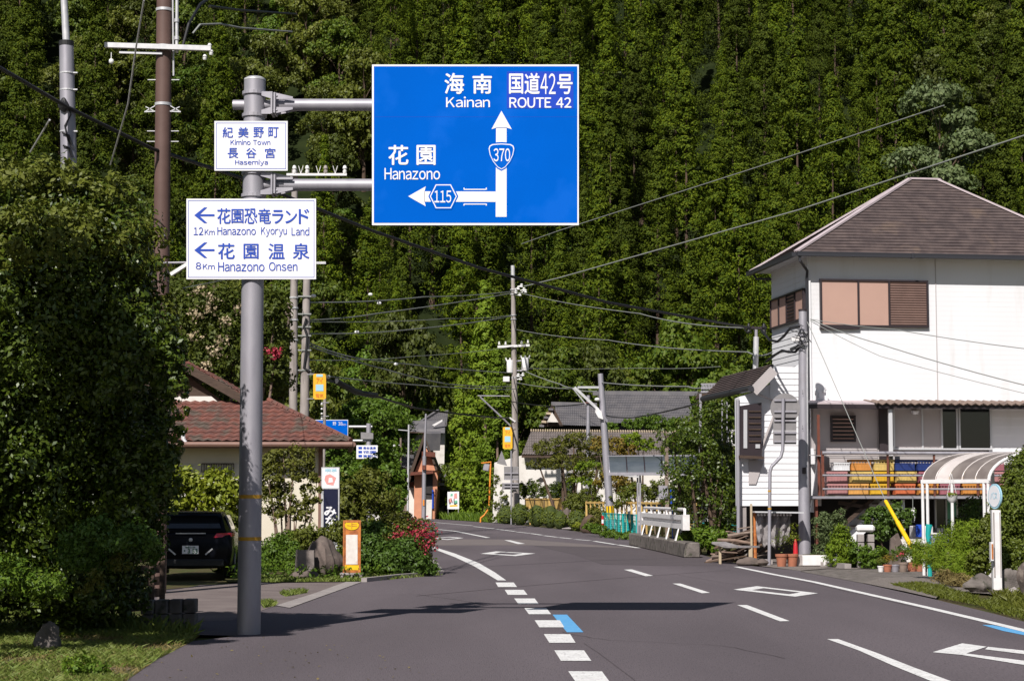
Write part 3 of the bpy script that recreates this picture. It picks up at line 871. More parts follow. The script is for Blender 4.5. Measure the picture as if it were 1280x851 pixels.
white_sign('larger white guide sign with two left arrows to Hanazono Kyoryu Land and Onsen', (233, 248.5, 395, 349),
           [('花', (218, 549, 268, 607), .014), ('園', (272, 552, 317, 605), .012), ('恐', (321, 550, 369, 607), .012), ('竜', (373, 550, 421, 607), .012), ('ラ', (427, 556, 468, 606), .02), ('ン', (477, 558, 520, 605), .02), ('ド', (528, 552, 566, 607), .02),
            ('12', (128, 621, 164, 650), .003), ('Km', (170, 629, 208, 650), .003), ('Hanazono', (218, 620, 364, 650), .003), ('Kyoryu', (384, 620, 482, 657), .003), ('Land', (500, 620, 567, 652), .004),
            ('花', (221, 682, 283, 741), .014), ('園', (318, 684, 374, 740), .012), ('温', (412, 683, 473, 741), .012), ('泉', (505, 682, 567, 741), .012),
            ('8', (136, 754, 156, 780), .003), ('Km', (163, 760, 208, 780), .003), ('Hanazono', (221, 753, 397, 788), .005), ('Onsen', (414, 753, 522, 786), .005)],
           [(130, 545, 207, 605), (130, 678, 207, 737)])

# ================================================================== POLES AT THE LEFT
# pale concrete pole with a thinner top mast
Yp = 32.0
a = at(86, 205, Yp); b = at(83, 54, Yp); c = at(77, -60, Yp)
t = thing('utility_pole', 'pale concrete utility pole rising out of the big bush at the far left', 'utility pole', (a.x, Yp, 0))
m = MB(); m.tube([(a.x + .03, Yp, 0), a, b], [.155, .135, .118], 20); m.build('pole', galv, t, smooth=True)
m = MB(); m.tube([b, c], [.062, .055], 14); m.build('top_mast', galv_lt, t, smooth=True)
m = MB(); m.tube([b - Vector((0, 0, .05)), b + Vector((0, 0, .03))], .125, 20); m.build('collar', black_rub, t)
for py in (92, 113, 165):
    p = at(84.5, py, Yp); m = MB(); m.lathe([(.132, -.012), (.132, .012)], 18, p); m.box(p + Vector((.13, -.05, 0)), (.1, .04, .02)); m.build('band', galv_lt, t)
p = at(84, 134, Yp)
m = MB(); m.ball(p + Vector((-.03, -.14, 0)), (.09, .07, .12), lump=.25, seed=3); m.tube([p + Vector((.03, -.14, .0)), p + Vector((.1, -.14, -.15)), p + Vector((.0, -.15, -.35)), p + Vector((.06, -.15, -.6)), p + Vector((.16, -.15, -.75))], .014, 6)
m.build('cable_clamp', cable_m, t)
m = MB()
for i, py in enumerate((168, 184)):
    q = at(85 + i, py, Yp); m.tube([q + Vector((-.06, -.15, 0)), q + Vector((.05, -.16, -.05)), q + Vector((.1, -.15, -.2))], .02, 6)
m.build('cable_loop', cable_m, t)

# brown steel pole
Yp = 33.5
a = at(197, 735, Yp); b = at(206.5, -80, Yp)
t = thing('utility_pole', 'dark brown steel utility pole at the left with a white cross arm', 'utility pole', (a.x, Yp, 0))
m = MB(); m.tube([(a.x, Yp, 0), b], [.15, .135], 24); m.build('pole', brown_pole_m, t, smooth=True)
def on(py, d=0): 
    k = (735 - py) / 815.0
    return Vector((a.x + (b.x - a.x) * k, Yp + d, at(200, py, Yp).z))
for py in (13, 59, 131):
    m = MB(); m.lathe([(.15, -.025), (.15, .025)], 20, on(py)); m.build('steel_band', galv_lt, t, smooth=True)
z = on(62).z
xl = at(134, 60, Yp).x; xr = at(266, 66, Yp).x
m = MB(); m.bar((xl, Yp - .19, z + .03), (xr, Yp - .19, z - .03), .09, .085); m.build('cross_arm', galv_lt, t)
m = MB(); m.bar((xl + .25, Yp - .16, z - .09), (on(62).x, Yp - .16, z - .11), .03, .04); m.build('arm_brace', alu_m, t)
for px, py in ((262, 58), (264, 66), (256, 72)):
    q = at(px, py, Yp - .19); m = MB(); m.lathe([(.0, -.05), (.03, -.045), (.04, -.01), (.025, .0), (.04, .015), (.02, .05), (0, .055)], 10, q); m.build('insulator', insul_m, t, smooth=True)
q = at(139, 77, Yp - .19)
m = MB(); m.tube([q + Vector((0, 0, .16)), q], .008, 6); m.ball(q, (.05, .04, .05)); m.build('pulley_insulator', insul_m, t, smooth=True)
m = MB(); q0 = at(221, 0, Yp - .1); q1 = at(221, 66, Yp - .1)
m.tube([q0 + Vector((0, 0, .3)), q1], .03, 10); m.tube([at(216, -10, Yp - .05), at(217, 95, Yp - .05)], .017, 8)
for py in (26, 48): m.lathe([(.045, -.03), (.045, .03)], 10, at(221, py, Yp - .1))
m.build('conduit', galv_lt, t, smooth=True)
for py in (100, 164, 177):
    m = MB(); q = on(py); m.bar(q + Vector((-.28, -.0, 0)), q + Vector((.28, 0, 0)), .014, .014); m.build('step_bolt', galv_lt, t)
q = on(133)
m = MB()
for s_ in (-1, 1):
    m.bar(q + Vector((s_ * .13, -.05, .0)), q + Vector((s_ * .30, -.05, -.10)), .015, .015); m.bar(q + Vector((s_ * .13, -.05, -.10)), q + Vector((s_ * .32, -.05, -.11)), .015, .02); m.bar(q + Vector((s_ * .30, -.05, -.02)), q + Vector((s_ * .16, -.05, -.09)), .015, .015)
m.build('bracket', galv_lt, t)
m = MB(); m.tube([on(288, -.14), on(291, -.2) + Vector((.1, 0, -.1))], .02, 6); m.build('step_bolt', cable_m, t)
t2 = thing('street_lamp', 'slim white street lamp sticking out beside the larger white guide sign', 'street lamp', on(336, -.16))
q0 = at(214, 343, Yp - .2); q1 = at(238, 328, Yp - .3)
m = MB(); m.bar(q0, q1, .06, .06); m.build('lamp_head', white_metal, t2)
m = MB(); m.tube([on(330, -.14), q1], .018, 8); m.build('lamp_arm', galv, t2)

# the pair of far poles behind the tiled house
Yp = 74.0
a = at(366.5, 515, Yp); b = at(368.5, 212, Yp)
t = thing('utility_pole', 'weathered concrete pole behind the tiled house, left one of the close pair', 'utility pole', (a.x, Yp, 0))
m = MB(); m.tube([(a.x, Yp, 0), (a.x, Yp, a.z), b], [.19, .165, .12], 16); m.build('pole', pole_conc, t, smooth=True)
z = at(368, 219.5, Yp).z
m = MB(); m.bar((at(359, 220, Yp).x, Yp - .2, z), (at(434, 220, Yp).x, Yp - .2, z), .1, .09); m.build('cross_arm', white_metal, t)
for px in (368, 384, 407, 431):
    q = at(px, 217, Yp - .2); m = MB(); m.lathe([(0, 0), (.07, .0), (.085, .1), (.05, .13), (.09, .2), (.06, .30), (0, .33)], 10, q); m.build('insulator', pole_conc if px == 407 else insul_m, t, smooth=True)
for px in (376, 398, 419):
    q = at(px, 217, Yp - .2); m = MB(); m.tube([q, q + Vector((-.09, 0, .3))], .014, 5); m.tube([q, q + Vector((.09, 0, .3))], .014, 5); m.build('line_clip', white_metal, t)
m = MB(); m.tube([at(355, 420, Yp), at(363, 378, Yp)], .13, 10); m.build('strut', wood_gy, t)
for py in (372, 385, 400, 425): 
    q = at(367.5, py, Yp); m = MB(); m.lathe([(.175, -.03), (.175, .03)], 12, q); m.build('band', galv_lt, t)
Yp = 72.0
a = at(380.5, 520, Yp); b = at(384, 322, Yp)
t = thing('utility_pole', 'weathered concrete pole behind the tiled house, right one of the close pair', 'utility pole', (a.x, Yp, 0))
m = MB(); m.tube([(a.x, Yp, 0), (a.x, Yp, a.z), b], [.20, .175, .13], 16); m.build('pole', pole_conc, t, smooth=True)
z = at(390, 329.5, Yp).z
m = MB(); m.bar((at(352, 331, Yp).x, Yp - .2, z), (at(408, 329.5, Yp).x, Yp - .2, z), .09, .09); m.build('cross_arm', galv_lt, t)
for py in (371, 393, 409, 420, 438, 463):
    q = at(383, py, Yp); m = MB(); m.lathe([(.172, -.025), (.172, .025)], 12, q); m.bar(q + Vector((-.3, -.17, 0)), q + Vector((.2, -.17, 0)), .04, .05); m.build('band', cable_gy, t)
m = MB(); m.tube([at(383, 398, Yp - .2), at(380, 408, Yp - .2), at(384, 420, Yp - .2), at(383, 436, Yp - .2), at(380, 460, Yp - .2), at(387, 464, Yp - .2)], .045, 6); m.build('cable_run', cable_m, t)

def banner(label, px0, py0, px1, py1, Y, side):
    t = thing('shop_banner', label, 'banner', at((px0 + px1) / 2, py1, Y))
    g = lambda u, v: at(px0 + (px1 - px0) * u, py0 + (py1 - py0) * v, Y)
    m = MB(); m.prism([g(0, 0.03), g(.1, 0), g(.9, 0), g(1, .03), g(1, .96), g(.85, 1), g(.15, 1), g(0, .96)], (0, .05, 0)); m.build('panel', banner_m, t)
    f_ = lambda u, v: g(u, v) + Vector((0, -.01, 0))
    for (u0, v0, u1, v1, mm, nm) in ((.2, .42, .8, .68, lblue_p, 'picture'), (.25, .02, .75, .12, lblue_p, 'top_print')):
        m = MB(); m.face([f_(u0, v0), f_(u1, v0), f_(u1, v1), f_(u0, v1)]); m.build(nm, mm, t)
    m = MB(); text_to(m, 'アイ', (.25, .16, .75, .38), f_, .02); text_to(m, '電気', (.2, .78, .8, .93), f_, .02); m.build('lettering', orange_m, t)
    for v in (.02, .97):
        m = MB(); x1 = at(px1 + side, 0, Y).x; p = g(.5, v); m.bar((p.x, p.y + .08, p.z), (x1, p.y + .08, p.z), .03, .03); m.build('bracket', galv, t)
    return t
banner('yellow hanging advertising banner beside the right pole of the close pair', 391.5, 467, 407.5, 499, 71.5, -12 - 8)
m = MB()
t = thing('antenna_mast', 'thin mast with small insulators rising behind the tiled roof under the yellow banner', 'mast', (at(404.5, 520, 76).x, 76, 0))
m.tube([(at(404.5, 520, 76).x, 76, 0), at(406, 500, 76), at(406.5, 478, 76)], .06, 8); m.build('mast', pole_conc, t, smooth=True)
for k, py in enumerate((505, 511, 517, 523)):
    q = at(402.2, py, 75.9); m = MB(); m.ball(q, .045, 8, 6); m.build('insulator', insul_m, t)
for py in (503, 520):
    m = MB(); m.bar(at(401, py, 75.95), at(411, py, 75.95), .03, .03); m.build('bracket', galv, t)

# far road signs beyond the tiled house
Yf = 86.0
t = thing('distance_sign', 'far blue distance sign half hidden behind the tiled roof corner', 'road sign', at(415, 541, Yf))
def f4(u, v): return (380 + u / 7.09, 440 + v / 7.09)
m = MB(); m.prism([at(394, 524.5, Yf), at(435, 524.5, Yf), at(435, 556, Yf), at(394, 556, Yf)], (0, .05, 0)); m.build('panel', sign_white, t)
m = MB(); m.face([at(394.5, 525.2, Yf - .01), at(434.4, 525.2, Yf - .01), at(434.4, 555.4, Yf - .01), at(394.5, 555.4, Yf - .01)]); m.build('blue_face', sign_blue, t)
plf = lambda u, v: at(*f4(u, v), Yf - .02)
for txt, bx in (('高', (165, 617, 192, 643)), ('野', (255, 617, 285, 648)), ('38', (303, 618, 340, 648)), ('km', (343, 632, 372, 648))):
    m = MB(); text_to(m, txt, bx, plf, 0); m.build('lettering', sign_white, t)
pp = thing('sign_post', 'far grey post with two short arms carrying signs beyond the tiled house', 'sign post', (at(460.5, 600, Yf + .1).x, Yf + .1, 0))
bx_ = at(460.5, 600, Yf + .1).x
m = MB(); m.tube([(bx_, Yf + .1, 0), (bx_, Yf + .1, at(460, 529, Yf).z)], [.13, .11], 14); m.build('pole', galv, pp, smooth=True)
for py in (533, 550.5):
    z = at(450, py, Yf).z; m = MB(); m.tube([(at(394, py, Yf).x, Yf + .12, z), (at(465, py, Yf).x, Yf + .12, z)], .055, 10); m.build('arm', galv_lt, pp, smooth=True)
t = thing('warning_sign_back', 'small grey sign panel on the far grey post seen from behind', 'road sign', at(458, 549, Yf - .15))
m = MB(); m.prism([at(451, 540, Yf - .12), at(466.5, 541, Yf - .12), at(466.5, 548.5, Yf - .12), at(451, 548.5, Yf - .12)], (0, .03, 0)); m.build('panel', sign_back, t)
t = thing('guide_sign', 'small far white guide sign with three blue arrows on the grey post', 'road sign', at(458, 573, Yf - .1))
m = MB(); m.prism([at(445.5, 556.3, Yf - .1), at(472, 556.3, Yf - .1), at(472, 573, Yf - .1), at(445.5, 573, Yf - .1)], (0, .04, 0)); m.build('panel', sign_white, t)
for k in range(3):
    y_ = 558.2 + k * 5
    m = MB(); m.face([at(448, y_, Yf - .11), at(452.5, y_, Yf - .11), at(452.5, y_ + 3, Yf - .11), at(448, y_ + 3, Yf - .11)]); m.build('arrow', print_blue, t)
    m = MB(); text_to(m, ['長谷温泉', '花園', '高野山'][k], (454, y_, 470, y_ + 3.2), lambda u, v: at(u, v, Yf - .11), .02); m.build('lettering', print_blue, t)

# ================================================================== THE WHITE HOUSE
RA = math.radians(8.0)
HU = Vector((math.cos(RA), math.sin(RA), 0)); HV = Vector((-math.sin(RA), math.cos(RA), 0))
HC = Vector((at(1015, 600, 50.8).x, 50.8, 0))          # near corner of the upper walls
def hp(u, v, z): return HC + HU * u + HV * v + Vector((0, 0, z))
def h_at(px, py, v=0.0):
    """point of the front plane (set back by v) seen at a pixel"""
    d = ray(px, py); o = Vector((0, 0, CAMH)); p0 = hp(0, v, 0)
    t = (p0 - o).dot(HV) / d.dot(HV)
    return o + d * t
def hs_at(px, py, u=0.0):
    d = ray(px, py); o = Vector((0, 0, CAMH)); p0 = hp(u, 0, 0)
    t = (p0 - o).dot(HU) / d.dot(HU)
    return o + d * t
def uvz(p):
    q = p - HC; return q.dot(HU), q.dot(HV), p.z
house = thing('house', 'big white two storey house with dark hipped roof at the right of the road', 'house', hp(2, 2, 0))
zE = h_at(1100, 320, 0).z; z2 = h_at(1100, 503, 0).z
LEN = 9.5; DEP = 3.65
def siding(u0, u1, z0, z1, v, pitch=.155, name='siding', mt=None, vert=None, side=False, mu=0.0):
    """lapped boards on the front (side=False) or on the left wall"""
    m = MB(); z = z0
    while z < z1 - .005:
        zz = min(z + pitch, z1)
        if not side: lp = .0098 if mt is None else .022; P_ = [hp(u0, v - lp, z), hp(u1, v - lp, z), hp(u1, v - .008, zz), hp(u0, v - .008, zz)]; low = [hp(u0, v, z), hp(u1, v, z)]
        else: P_ = [hp(mu - .022, u0, z), hp(mu - .022, u1, z), hp(mu - .008, u1, zz), hp(mu - .008, u0, zz)]; low = [hp(mu, u0, z), hp(mu, u1, z)]
        m.face(P_); m.face([P_[0], P_[1], low[1], low[0]]); z = zz
    return m.build(name, mt or siding_m, house, stuff=True)
# body walls
m = MB(); 
m.prism([hp(0, 0, z2 - .05), hp(LEN, 0, z2 - .05), hp(LEN, 0, zE), hp(0, 0, zE)], HV * .15)
m.prism([hp(0, 0.15, 3.3), hp(0, DEP, 3.3), hp(0, DEP, zE), hp(0, 0.15, zE)], HU * .15)
m.prism([hp(0, DEP, 0), hp(LEN, DEP, 0), hp(LEN, DEP, zE), hp(0, DEP, zE)], -HV * .15)
m.prism([hp(LEN, 0, 0), hp(LEN, DEP, 0), hp(LEN, DEP, zE), hp(LEN, 0, zE)], -HU * .15)
m.build('wall', siding_m, house)
siding(0, LEN, z2, zE, 0, .13, 'front_siding')
siding(0, DEP, 3.3, zE, 0, .16, 'side_siding', side=True)
m = MB(); m.bar(hp(-.02, -.02, z2), hp(-.02, -.02, zE), .07, .07); m.build('corner_trim', siding_m, house)
m = MB(); j = h_at(1170, 400, 0); u_, _, _ = uvz(j); m.bar(hp(u_, -.022, z2), hp(u_, -.022, zE), .02, .012); m.build('siding_joint', siding_gy, house)
# roof
EV = .5
rz = zE - .03
A_ = hp(-EV, -EV, rz); B_ = hp(LEN + EV, -EV, rz); C_ = hp(LEN + EV, DEP + EV, rz); D_ = hp(-EV, DEP + EV, rz)
def on_roof_mid(px, py):
    return h_at(px, py, DEP / 2)
R1 = on_roof_mid(1137, 226); R2 = on_roof_mid(1172, 226); R2.z = R1.z
B_ = h_at(1393, 318, -EV); B_.z = rz; ub, _, _ = uvz(B_); C_ = hp(ub, DEP + EV, rz)
def slope_courses(P0, P1, Q1, Q0, n, name, material, parent, lift=.03, th=.02, stuff=True):
    """a roof slope between its eave P0-P1 and its top Q0-Q1 as stepped courses"""
    m = MB(); nrm = (P1 - P0).cross(Q0 - P0)
    if nrm.length < 1e-6: nrm = (P1 - P0).cross(Q1 - P0)
    nrm.normalize()
    if nrm.z < 0: nrm = -nrm
    for i in range(n):
        a0 = P0.lerp(Q0, i / n); a1 = P1.lerp(Q1, i / n); b0 = P0.lerp(Q0, (i + 1) / n); b1 = P1.lerp(Q1, (i + 1) / n)
        m.face([a0 + nrm * (lift + th), a1 + nrm * (lift + th), b1 + nrm * lift, b0 + nrm * lift])
        m.face([a0 + nrm * lift, a1 + nrm * lift, a1 + nrm * (lift + th), a0 + nrm * (lift + th)])
    return m.build(name, material, parent, stuff=stuff)
m = MB()
m.add([A_, B_, C_, D_, R1, R2], [(0, 1, 5, 4), (1, 2, 5), (2, 3, 4, 5), (3, 0, 4), (0, 3, 2, 1)]); m.build('roof', siding_m, house)
slope_courses(A_, B_, R2, R1, 26, 'front_shingles', shingle_m, house)
slope_courses(D_, A_, R1, R1 + Vector((.001, 0, 0)), 26, 'side_shingles', shingle_m, house)
slope_courses(C_, D_, R1, R2, 26, 'rear_shingles', shingle_m, house)
slope_courses(B_, C_, R2, R2 + Vector((.001, 0, 0)), 26, 'end_shingles', shingle_m, house)
for p, q in ((A_, R1), (B_, R2), (R1, R2), (D_, R1), (C_, R2)):
    e = Vector((0, 0, .055)); m = MB(); m.bar(p + e, q + e, .17, .05); m.build('hip_cap', trim_pink, house)
# fascia + gutters
m = MB(); g = .06
for p, q in ((A_, B_), (D_, A_)):
    d = (q - p).normalized(); n_ = Vector((d.y, -d.x, 0))
    m.bar(p + n_ * g - Vector((0, 0, .03)), q + n_ * g - Vector((0, 0, .03)), .12, .10)
    m.bar(p + n_ * (g + .05) + Vector((0, 0, .02)), q + n_ * (g + .05) + Vector((0, 0, .02)), .03, .03)
m.build('gutter', gutter_dk, house)
m = MB(); u_, _, _ = uvz(h_at(1139, 316, -EV)); m.box(hp(u_, -EV - .08, rz - .03), (.07, .14, .13), rot=Matrix.Rotation(RA, 3, 'Z')); m.build('gutter_joint', gutter_dk, house)
m = MB()
m.tube([hp(-.42, -EV - .05, rz - .06), hp(-.42, -EV - .05, rz - .2), hp(-.10, -.14, rz - .42), hp(-.10, -.09, rz - .6), hp(-.10, -.09, 1.7)], .038, 8)
m.build('downpipe', gutter_dk, house, smooth=True)
m = MB(); m.tube([hp(-.45, DEP + .3, rz - .06), hp(-.42, DEP + .1, rz - .2), hp(-.06, DEP - .1, rz - .22)], .035, 8); m.build('downpipe', gutter_dk, house, smooth=True)
def window(px0, py0, px1, py1, panes, name='window', fr=frame_br, v=0.0, proud=.05, side=False, split=None):
    """panes: list of (fraction of width, material, louvred)"""
    if not side: a = h_at(px0, py1, v); b = h_at(px1, py0, v)
    else: a = hs_at(px0, py1); b = hs_at(px1, py0)
    ua, va, za = uvz(a); ub_, vb, zb = uvz(b)
    if side: pt = lambda t, z, d: hp(-d, va + (vb - va) * t, z); 
    else: pt = lambda t, z, d: hp(ua + (ub_ - ua) * t, v - d, z)
    zlo, zhi = min(za, zb), max(za, zb)
    w = MB(); f = .045
    out = (pt(0, zlo, 1) - pt(0, zlo, 0)).normalized()
    for (t0, t1, y0, y1) in ((0, 1, zlo, zlo + f), (0, 1, zhi - f, zhi)):
        w.prism([pt(t0, y0, 0.0), pt(t1, y0, 0.0), pt(t1, y1, 0.0), pt(t0, y1, 0.0)], out * (proud + .035))
    wid = (pt(1, zlo, 0) - pt(0, zlo, 0)).length; ft = f / wid
    acc = 0; edges = [0]
    for fr_, _, _ in panes: acc += fr_; edges.append(acc)
    for e in edges:
        t0 = min(max(e - ft / 2, 0), 1 - ft)
        w.prism([pt(t0, zlo + f, 0.0), pt(t0 + ft, zlo + f, 0.0), pt(t0 + ft, zhi - f, 0.0), pt(t0, zhi - f, 0.0)], out * (proud + .03))
    fo = w.build(name, fr, house)
    acc = 0
    for fr_, mt, lou in panes:
        t0, t1 = acc + ft * .5, acc + fr_ - ft * .5; acc += fr_
        p = MB(); d0 = proud - .015
        p.prism([pt(t0, zlo + f, 0.005), pt(t1, zlo + f, 0.005), pt(t1, zhi - f, 0.005), pt(t0, zhi - f, 0.005)], out * d0)
        p.build('pane', mt, fo)
        if lou:
            n = lou; 
            for i in range(n):
                zz = zlo + f + (zhi - zlo - 2 * f) * (i + .5) / n
                s_ = MB(); s_.prism([pt(t0, zz - .025, d0 + .005), pt(t1, zz - .025, d0 + .005), pt(t1, zz + .006, d0 + .028), pt(t0, zz + .006, d0 + .028)], out * .006); s_.build('louvre_slat', louvre_m, fo)
    return fo
window(1024.5, 351, 1158.5, 408, [(.352, blind_m, 0), (.285, blind_m, 0), (.363, louvre_m, 18)], proud=.07)
window(967, 360, 1008, 412, [(.26, blind_m, 0), (.24, blind_m, 0), (.25, frame_br, 8), (.25, blind_m, 0)], side=True, proud=.08)
m = MB(); k0 = h_at(1024, 410, 0); k1 = h_at(1073, 410, 0); m.bar(k0 - HV * .06, k1 - HV * .06, .10, .07); m.build('window_sill', frame_br, house)

# porch roof strip below the upper wall
zP = z2
m = MB(); p0 = h_at(1010, 505, -.9); p1 = h_at(1116, 505, -.9); ua = uvz(p0)[0]; ub1 = uvz(p1)[0]
m.prism([hp(ua, -.95, zP - .10), hp(ub1, -.95, zP - .10), hp(ub1, .0, zP + .02), hp(ua, .0, zP + .02)], (0, 0, .035)); m.build('porch_roof', trim_pink, house)
m = MB(); m.bar(hp(ua, -.93, zP - .16), hp(ub1, -.93, zP - .16), .08, .11); m.bar(hp(ua, -.0, zP - .1), hp(ua, -.93, zP - .16), .06, .08); m.build('porch_beam', frame_br, house)
# corrugated part
u0c = uvz(h_at(1095, 500, -1.1))[0]; m = MB(); n = int((LEN - u0c) / .055)
vs = []; fs = []
for i in range(n + 1):
    u = u0c + i * .055; dz = .028 * math.sin(i * math.pi / 2)
    vs += [hp(u, -1.12, zP - .07 + dz), hp(u, -.02, zP + .06 + dz)]
for i in range(n): fs.append((2 * i, 2 * i + 2, 2 * i + 3, 2 * i + 1))
k = len(vs); vs2 = [v + Vector((0, 0, -.02)) for v in vs]
m.add(vs + vs2, fs + [tuple(x + k for x in f) for f in fs] + [(2 * i, 2 * i + 2, 2 * i + 2 + k, 2 * i + k) for i in range(n)]); m.build('corrugated_awning', corr_m, house)
m = MB(); m.bar(hp(u0c + .1, -1.0, zP - .15), hp(LEN, -1.0, zP - .15), .07, .09); m.build('awning_beam', frame_br, house)

# first floor wall under it, balcony deck
zD = h_at(1060, 619, -1.5).z            # deck level
zR = h_at(1060, 566, -1.6).z            # top rail
VB = -1.55
m = MB(); m.prism([hp(0, 0.02, zD), hp(LEN, 0.02, zD), hp(LEN, 0.02, z2 - .05), hp(0, 0.02, z2 - .05)], HV * .12); m.build('lower_wall', siding_gy, house)
siding(.05, uvz(h_at(1096, 530, 0))[0], zD, z2 - .06, .01, .2, 'porch_siding', siding_gy)
window(1038, 519, 1068.5, 552, [(1.0, dark_in, 6)], name='louvre_window', v=.0)
siding(uvz(h_at(1236, 530, -.1))[0], LEN, zD, z2 - .1, -.06, .23, 'right_siding', siding_m)
m = MB(); m.bar(hp(uvz(h_at(1104, 520, -.1))[0], -.08, zD), hp(uvz(h_at(1104, 520, -.1))[0], -.08, z2 - .1), .22, .12); m.build('porch_post', frame_br, house)
m = MB(); uu = uvz(h_at(1113, 520, -.9))[0]; m.bar(hp(uu, -.88, zD + .5), hp(uu, -.88, zP - .15), .10, .09); m.build('awning_post', alu_m, house)
window(1116, 509, 1196, 562, [(.45, siding_gy, 0), (.30, siding_gy, 0), (.25, glass_dk, 0)], name='sliding_window', fr=alu_m, v=-.06, proud=.04)
window(1198, 509, 1238, 562, [(1.0, glass_dk, 0)], name='sliding_window', fr=alu_m, v=-.06, proud=.04)
m = MB(); q = h_at(1144, 515, -.2); m.lathe([(.0, -.07), (.08, -.05), (.11, .0), (.115, .03), (0, .035)], 14, q); m.build('round_lamp', alu_m, house, smooth=True)
# deck
UD0 = uvz(h_at(1028, 620, VB))[0]
m = MB(); m.prism([hp(UD0, VB, zD - .10), hp(LEN, VB, zD - .10), hp(LEN, 0, zD - .10), hp(UD0, 0, zD - .10)], (0, 0, .10)); m.build('balcony_deck', concrete_dk, house)
m = MB(); m.bar(hp(UD0 - .35, VB - .02, zD - .05), hp(LEN, VB - .02, zD - .05), .05, .06); m.build('deck_edge', galv, house)
for dz in (0.0, .40, .70):
    pass
for py, r_ in ((566, .045), (594, .027), (611, .027)):
    z = h_at(1060, py, VB).z
    m = MB(); m.tube([hp(UD0, VB - .03, z), hp(LEN, VB - .03, z)], r_, 8); m.build('balcony_rail', galv, house, smooth=True)
m = MB(); z = h_at(1060, 570, VB).z; m.prism([hp(UD0, VB + .04, z), hp(LEN, VB + .04, z), hp(LEN, 0 - .3, z + .05), hp(UD0, -.3, z + .05)], (0, 0, .012)); m.build('balcony_shelf', poly_lt, house)
for px in (1028.5, 1031):
    u = uvz(h_at(px, 600, VB))[0]; m = MB(); m.bar(hp(u, VB + (.0 if px < 1030 else .5), zD - .1), hp(u, VB + (.0 if px < 1030 else .5), zR + (.05 if px < 1030 else 1.0)), .07, .05); m.build('rusty_post', rust_dk, house)
for px in (1110, 1168, 1222):
    u = uvz(h_at(px, 600, VB))[0]; m = MB(); m.bar(hp(u, VB, zD - .1), hp(u, VB, zR), .05, .05); m.build('balcony_post', rust_dk, house)
# side posts & panels under the corner
# lower left extension ------------------------------------------------------
u_l = -1.75
zb = 1.42                                  # underside of the raised side room
VX = 0.25
Lx0 = uvz(h_at(925, 560, VX + .0))[0]
zs = h_at(960, 632, VX).z
m = MB(); m.prism([hp(Lx0, VX, zs), hp(-.05, VX, zs), hp(-.05, VX, h_at(1000, 452, VX).z), hp(uvz(h_at(965, 480, VX))[0], VX, h_at(965, 480, VX).z), hp(Lx0, VX, h_at(925, 497, VX).z)], HV * .5); m.build('side_room_wall', siding_m, house)
z = zs
while z < h_at(965, 475, VX).z:
    z += .165
m = MB(); z = zs
zt1 = h_at(965, 460, VX).z
while z < zt1:
    zz = z + .16
    ux = Lx0 if z < h_at(925, 500, VX).z else uvz(h_at(962, 480, VX))[0]
    m.face([hp(ux, VX - .03, z), hp(-.02, VX - .03, z), hp(-.02, VX - .012, zz), hp(ux, VX - .012, zz)]); m.face([hp(ux, VX - .03, z), hp(-.02, VX - .03, z), hp(-.02, VX, z), hp(ux, VX, z)])
    z = zz
m.build('side_room_siding', siding_m, house, stuff=True)
m = MB(); m.bar(hp(-.02, VX - .05, zs), hp(-.02, VX - .05, h_at(1000, 415, VX).z), .16, .08); m.build('corner_board', siding_m, house)
# lean-to roof of the side room, falling to the left
ur = -.02; zr1 = h_at(966, 452, VX).z + .05; ur1 = uvz(h_at(966, 452, VX))[0]
P0 = h_at(941, 482, VX - .5); Q0 = h_at(967, 455, VX - .5); P1 = P0 + HV * 5.3; Q1 = Q0 + HV * 5.3
m = MB(); m.prism([P0, P1, Q1, Q0], (0, 0, -.12)); m.build('side_roof', gutter_dk, house)
slope_courses(P1, P0, Q0, Q1, 9, 'side_roof_tiles', shingle_m, house, .01, .03)
bd = (P1 - P0).normalized()
m = MB(); m.bar(P0 - bd * .03 + Vector((0, 0, -.16)), Q0 - bd * .03 + Vector((0, 0, -.16)), .05, .26); m.build('barge_board', siding_gy, house)
m = MB(); m.tube([P0 + Vector((-.06, -.1, -.08)), P1 + Vector((-.06, 0, -.08))], .085, 8); m.build('gutter', gutter_dk, house, smooth=True)
m = MB(); q0 = hp(uvz(h_at(938, 492, VX))[0], VX - .45, h_at(938, 492, VX).z); q1 = hp(uvz(h_at(964, 500, VX))[0], VX - .1, h_at(964, 500, VX).z); m.tube([q0, q1, q1 + Vector((.05, 0, -.4)), h_at(952, 560, VX - .1), h_at(950, 570, VX - .1)], .035, 8)
m.build('downpipe', siding_gy, house, smooth=True)
# bay window
bw = [h_at(926, 569, VX - .30), h_at(952, 573, VX - .30), h_at(952, 503, VX - .30), h_at(926, 507, VX - .30)]
m = MB(); m.prism(bw, HV * .3); m.build('bay_window', frame_br, house)
m = MB(); m.prism([h_at(929.5, 560, VX - .32), h_at(934, 560, VX - .32), h_at(934, 512, VX - .32), h_at(929.5, 512, VX - .32)], HV * .015); m.prism([h_at(944.5, 560, VX - .32), h_at(950, 560, VX - .32), h_at(950, 555, VX - .32), h_at(944.5, 555, VX - .32)], HV * .015); m.build('window_stile', alu_m, house)
for i in range(6):
    m = MB(); m.bar(h_at(936, 514 + i * 7.5, VX - .32), h_at(951, 514 + i * 7.5, VX - .32), .03, .03); m.build('louvre_slat', wood_dk, house)
m = MB(); m.bar(h_at(924, 570.5, VX - .34), h_at(954, 572, VX - .34), .12, .07); m.build('window_sill', wood_dk, house)
m = MB(); m.prism([h_at(936, 575, VX - .06), h_at(955, 575, VX - .06), h_at(945, 605, VX - .06), h_at(936, 605, VX - .06)], HV * .02)
m.build('wall_patch', siding_gy, house)
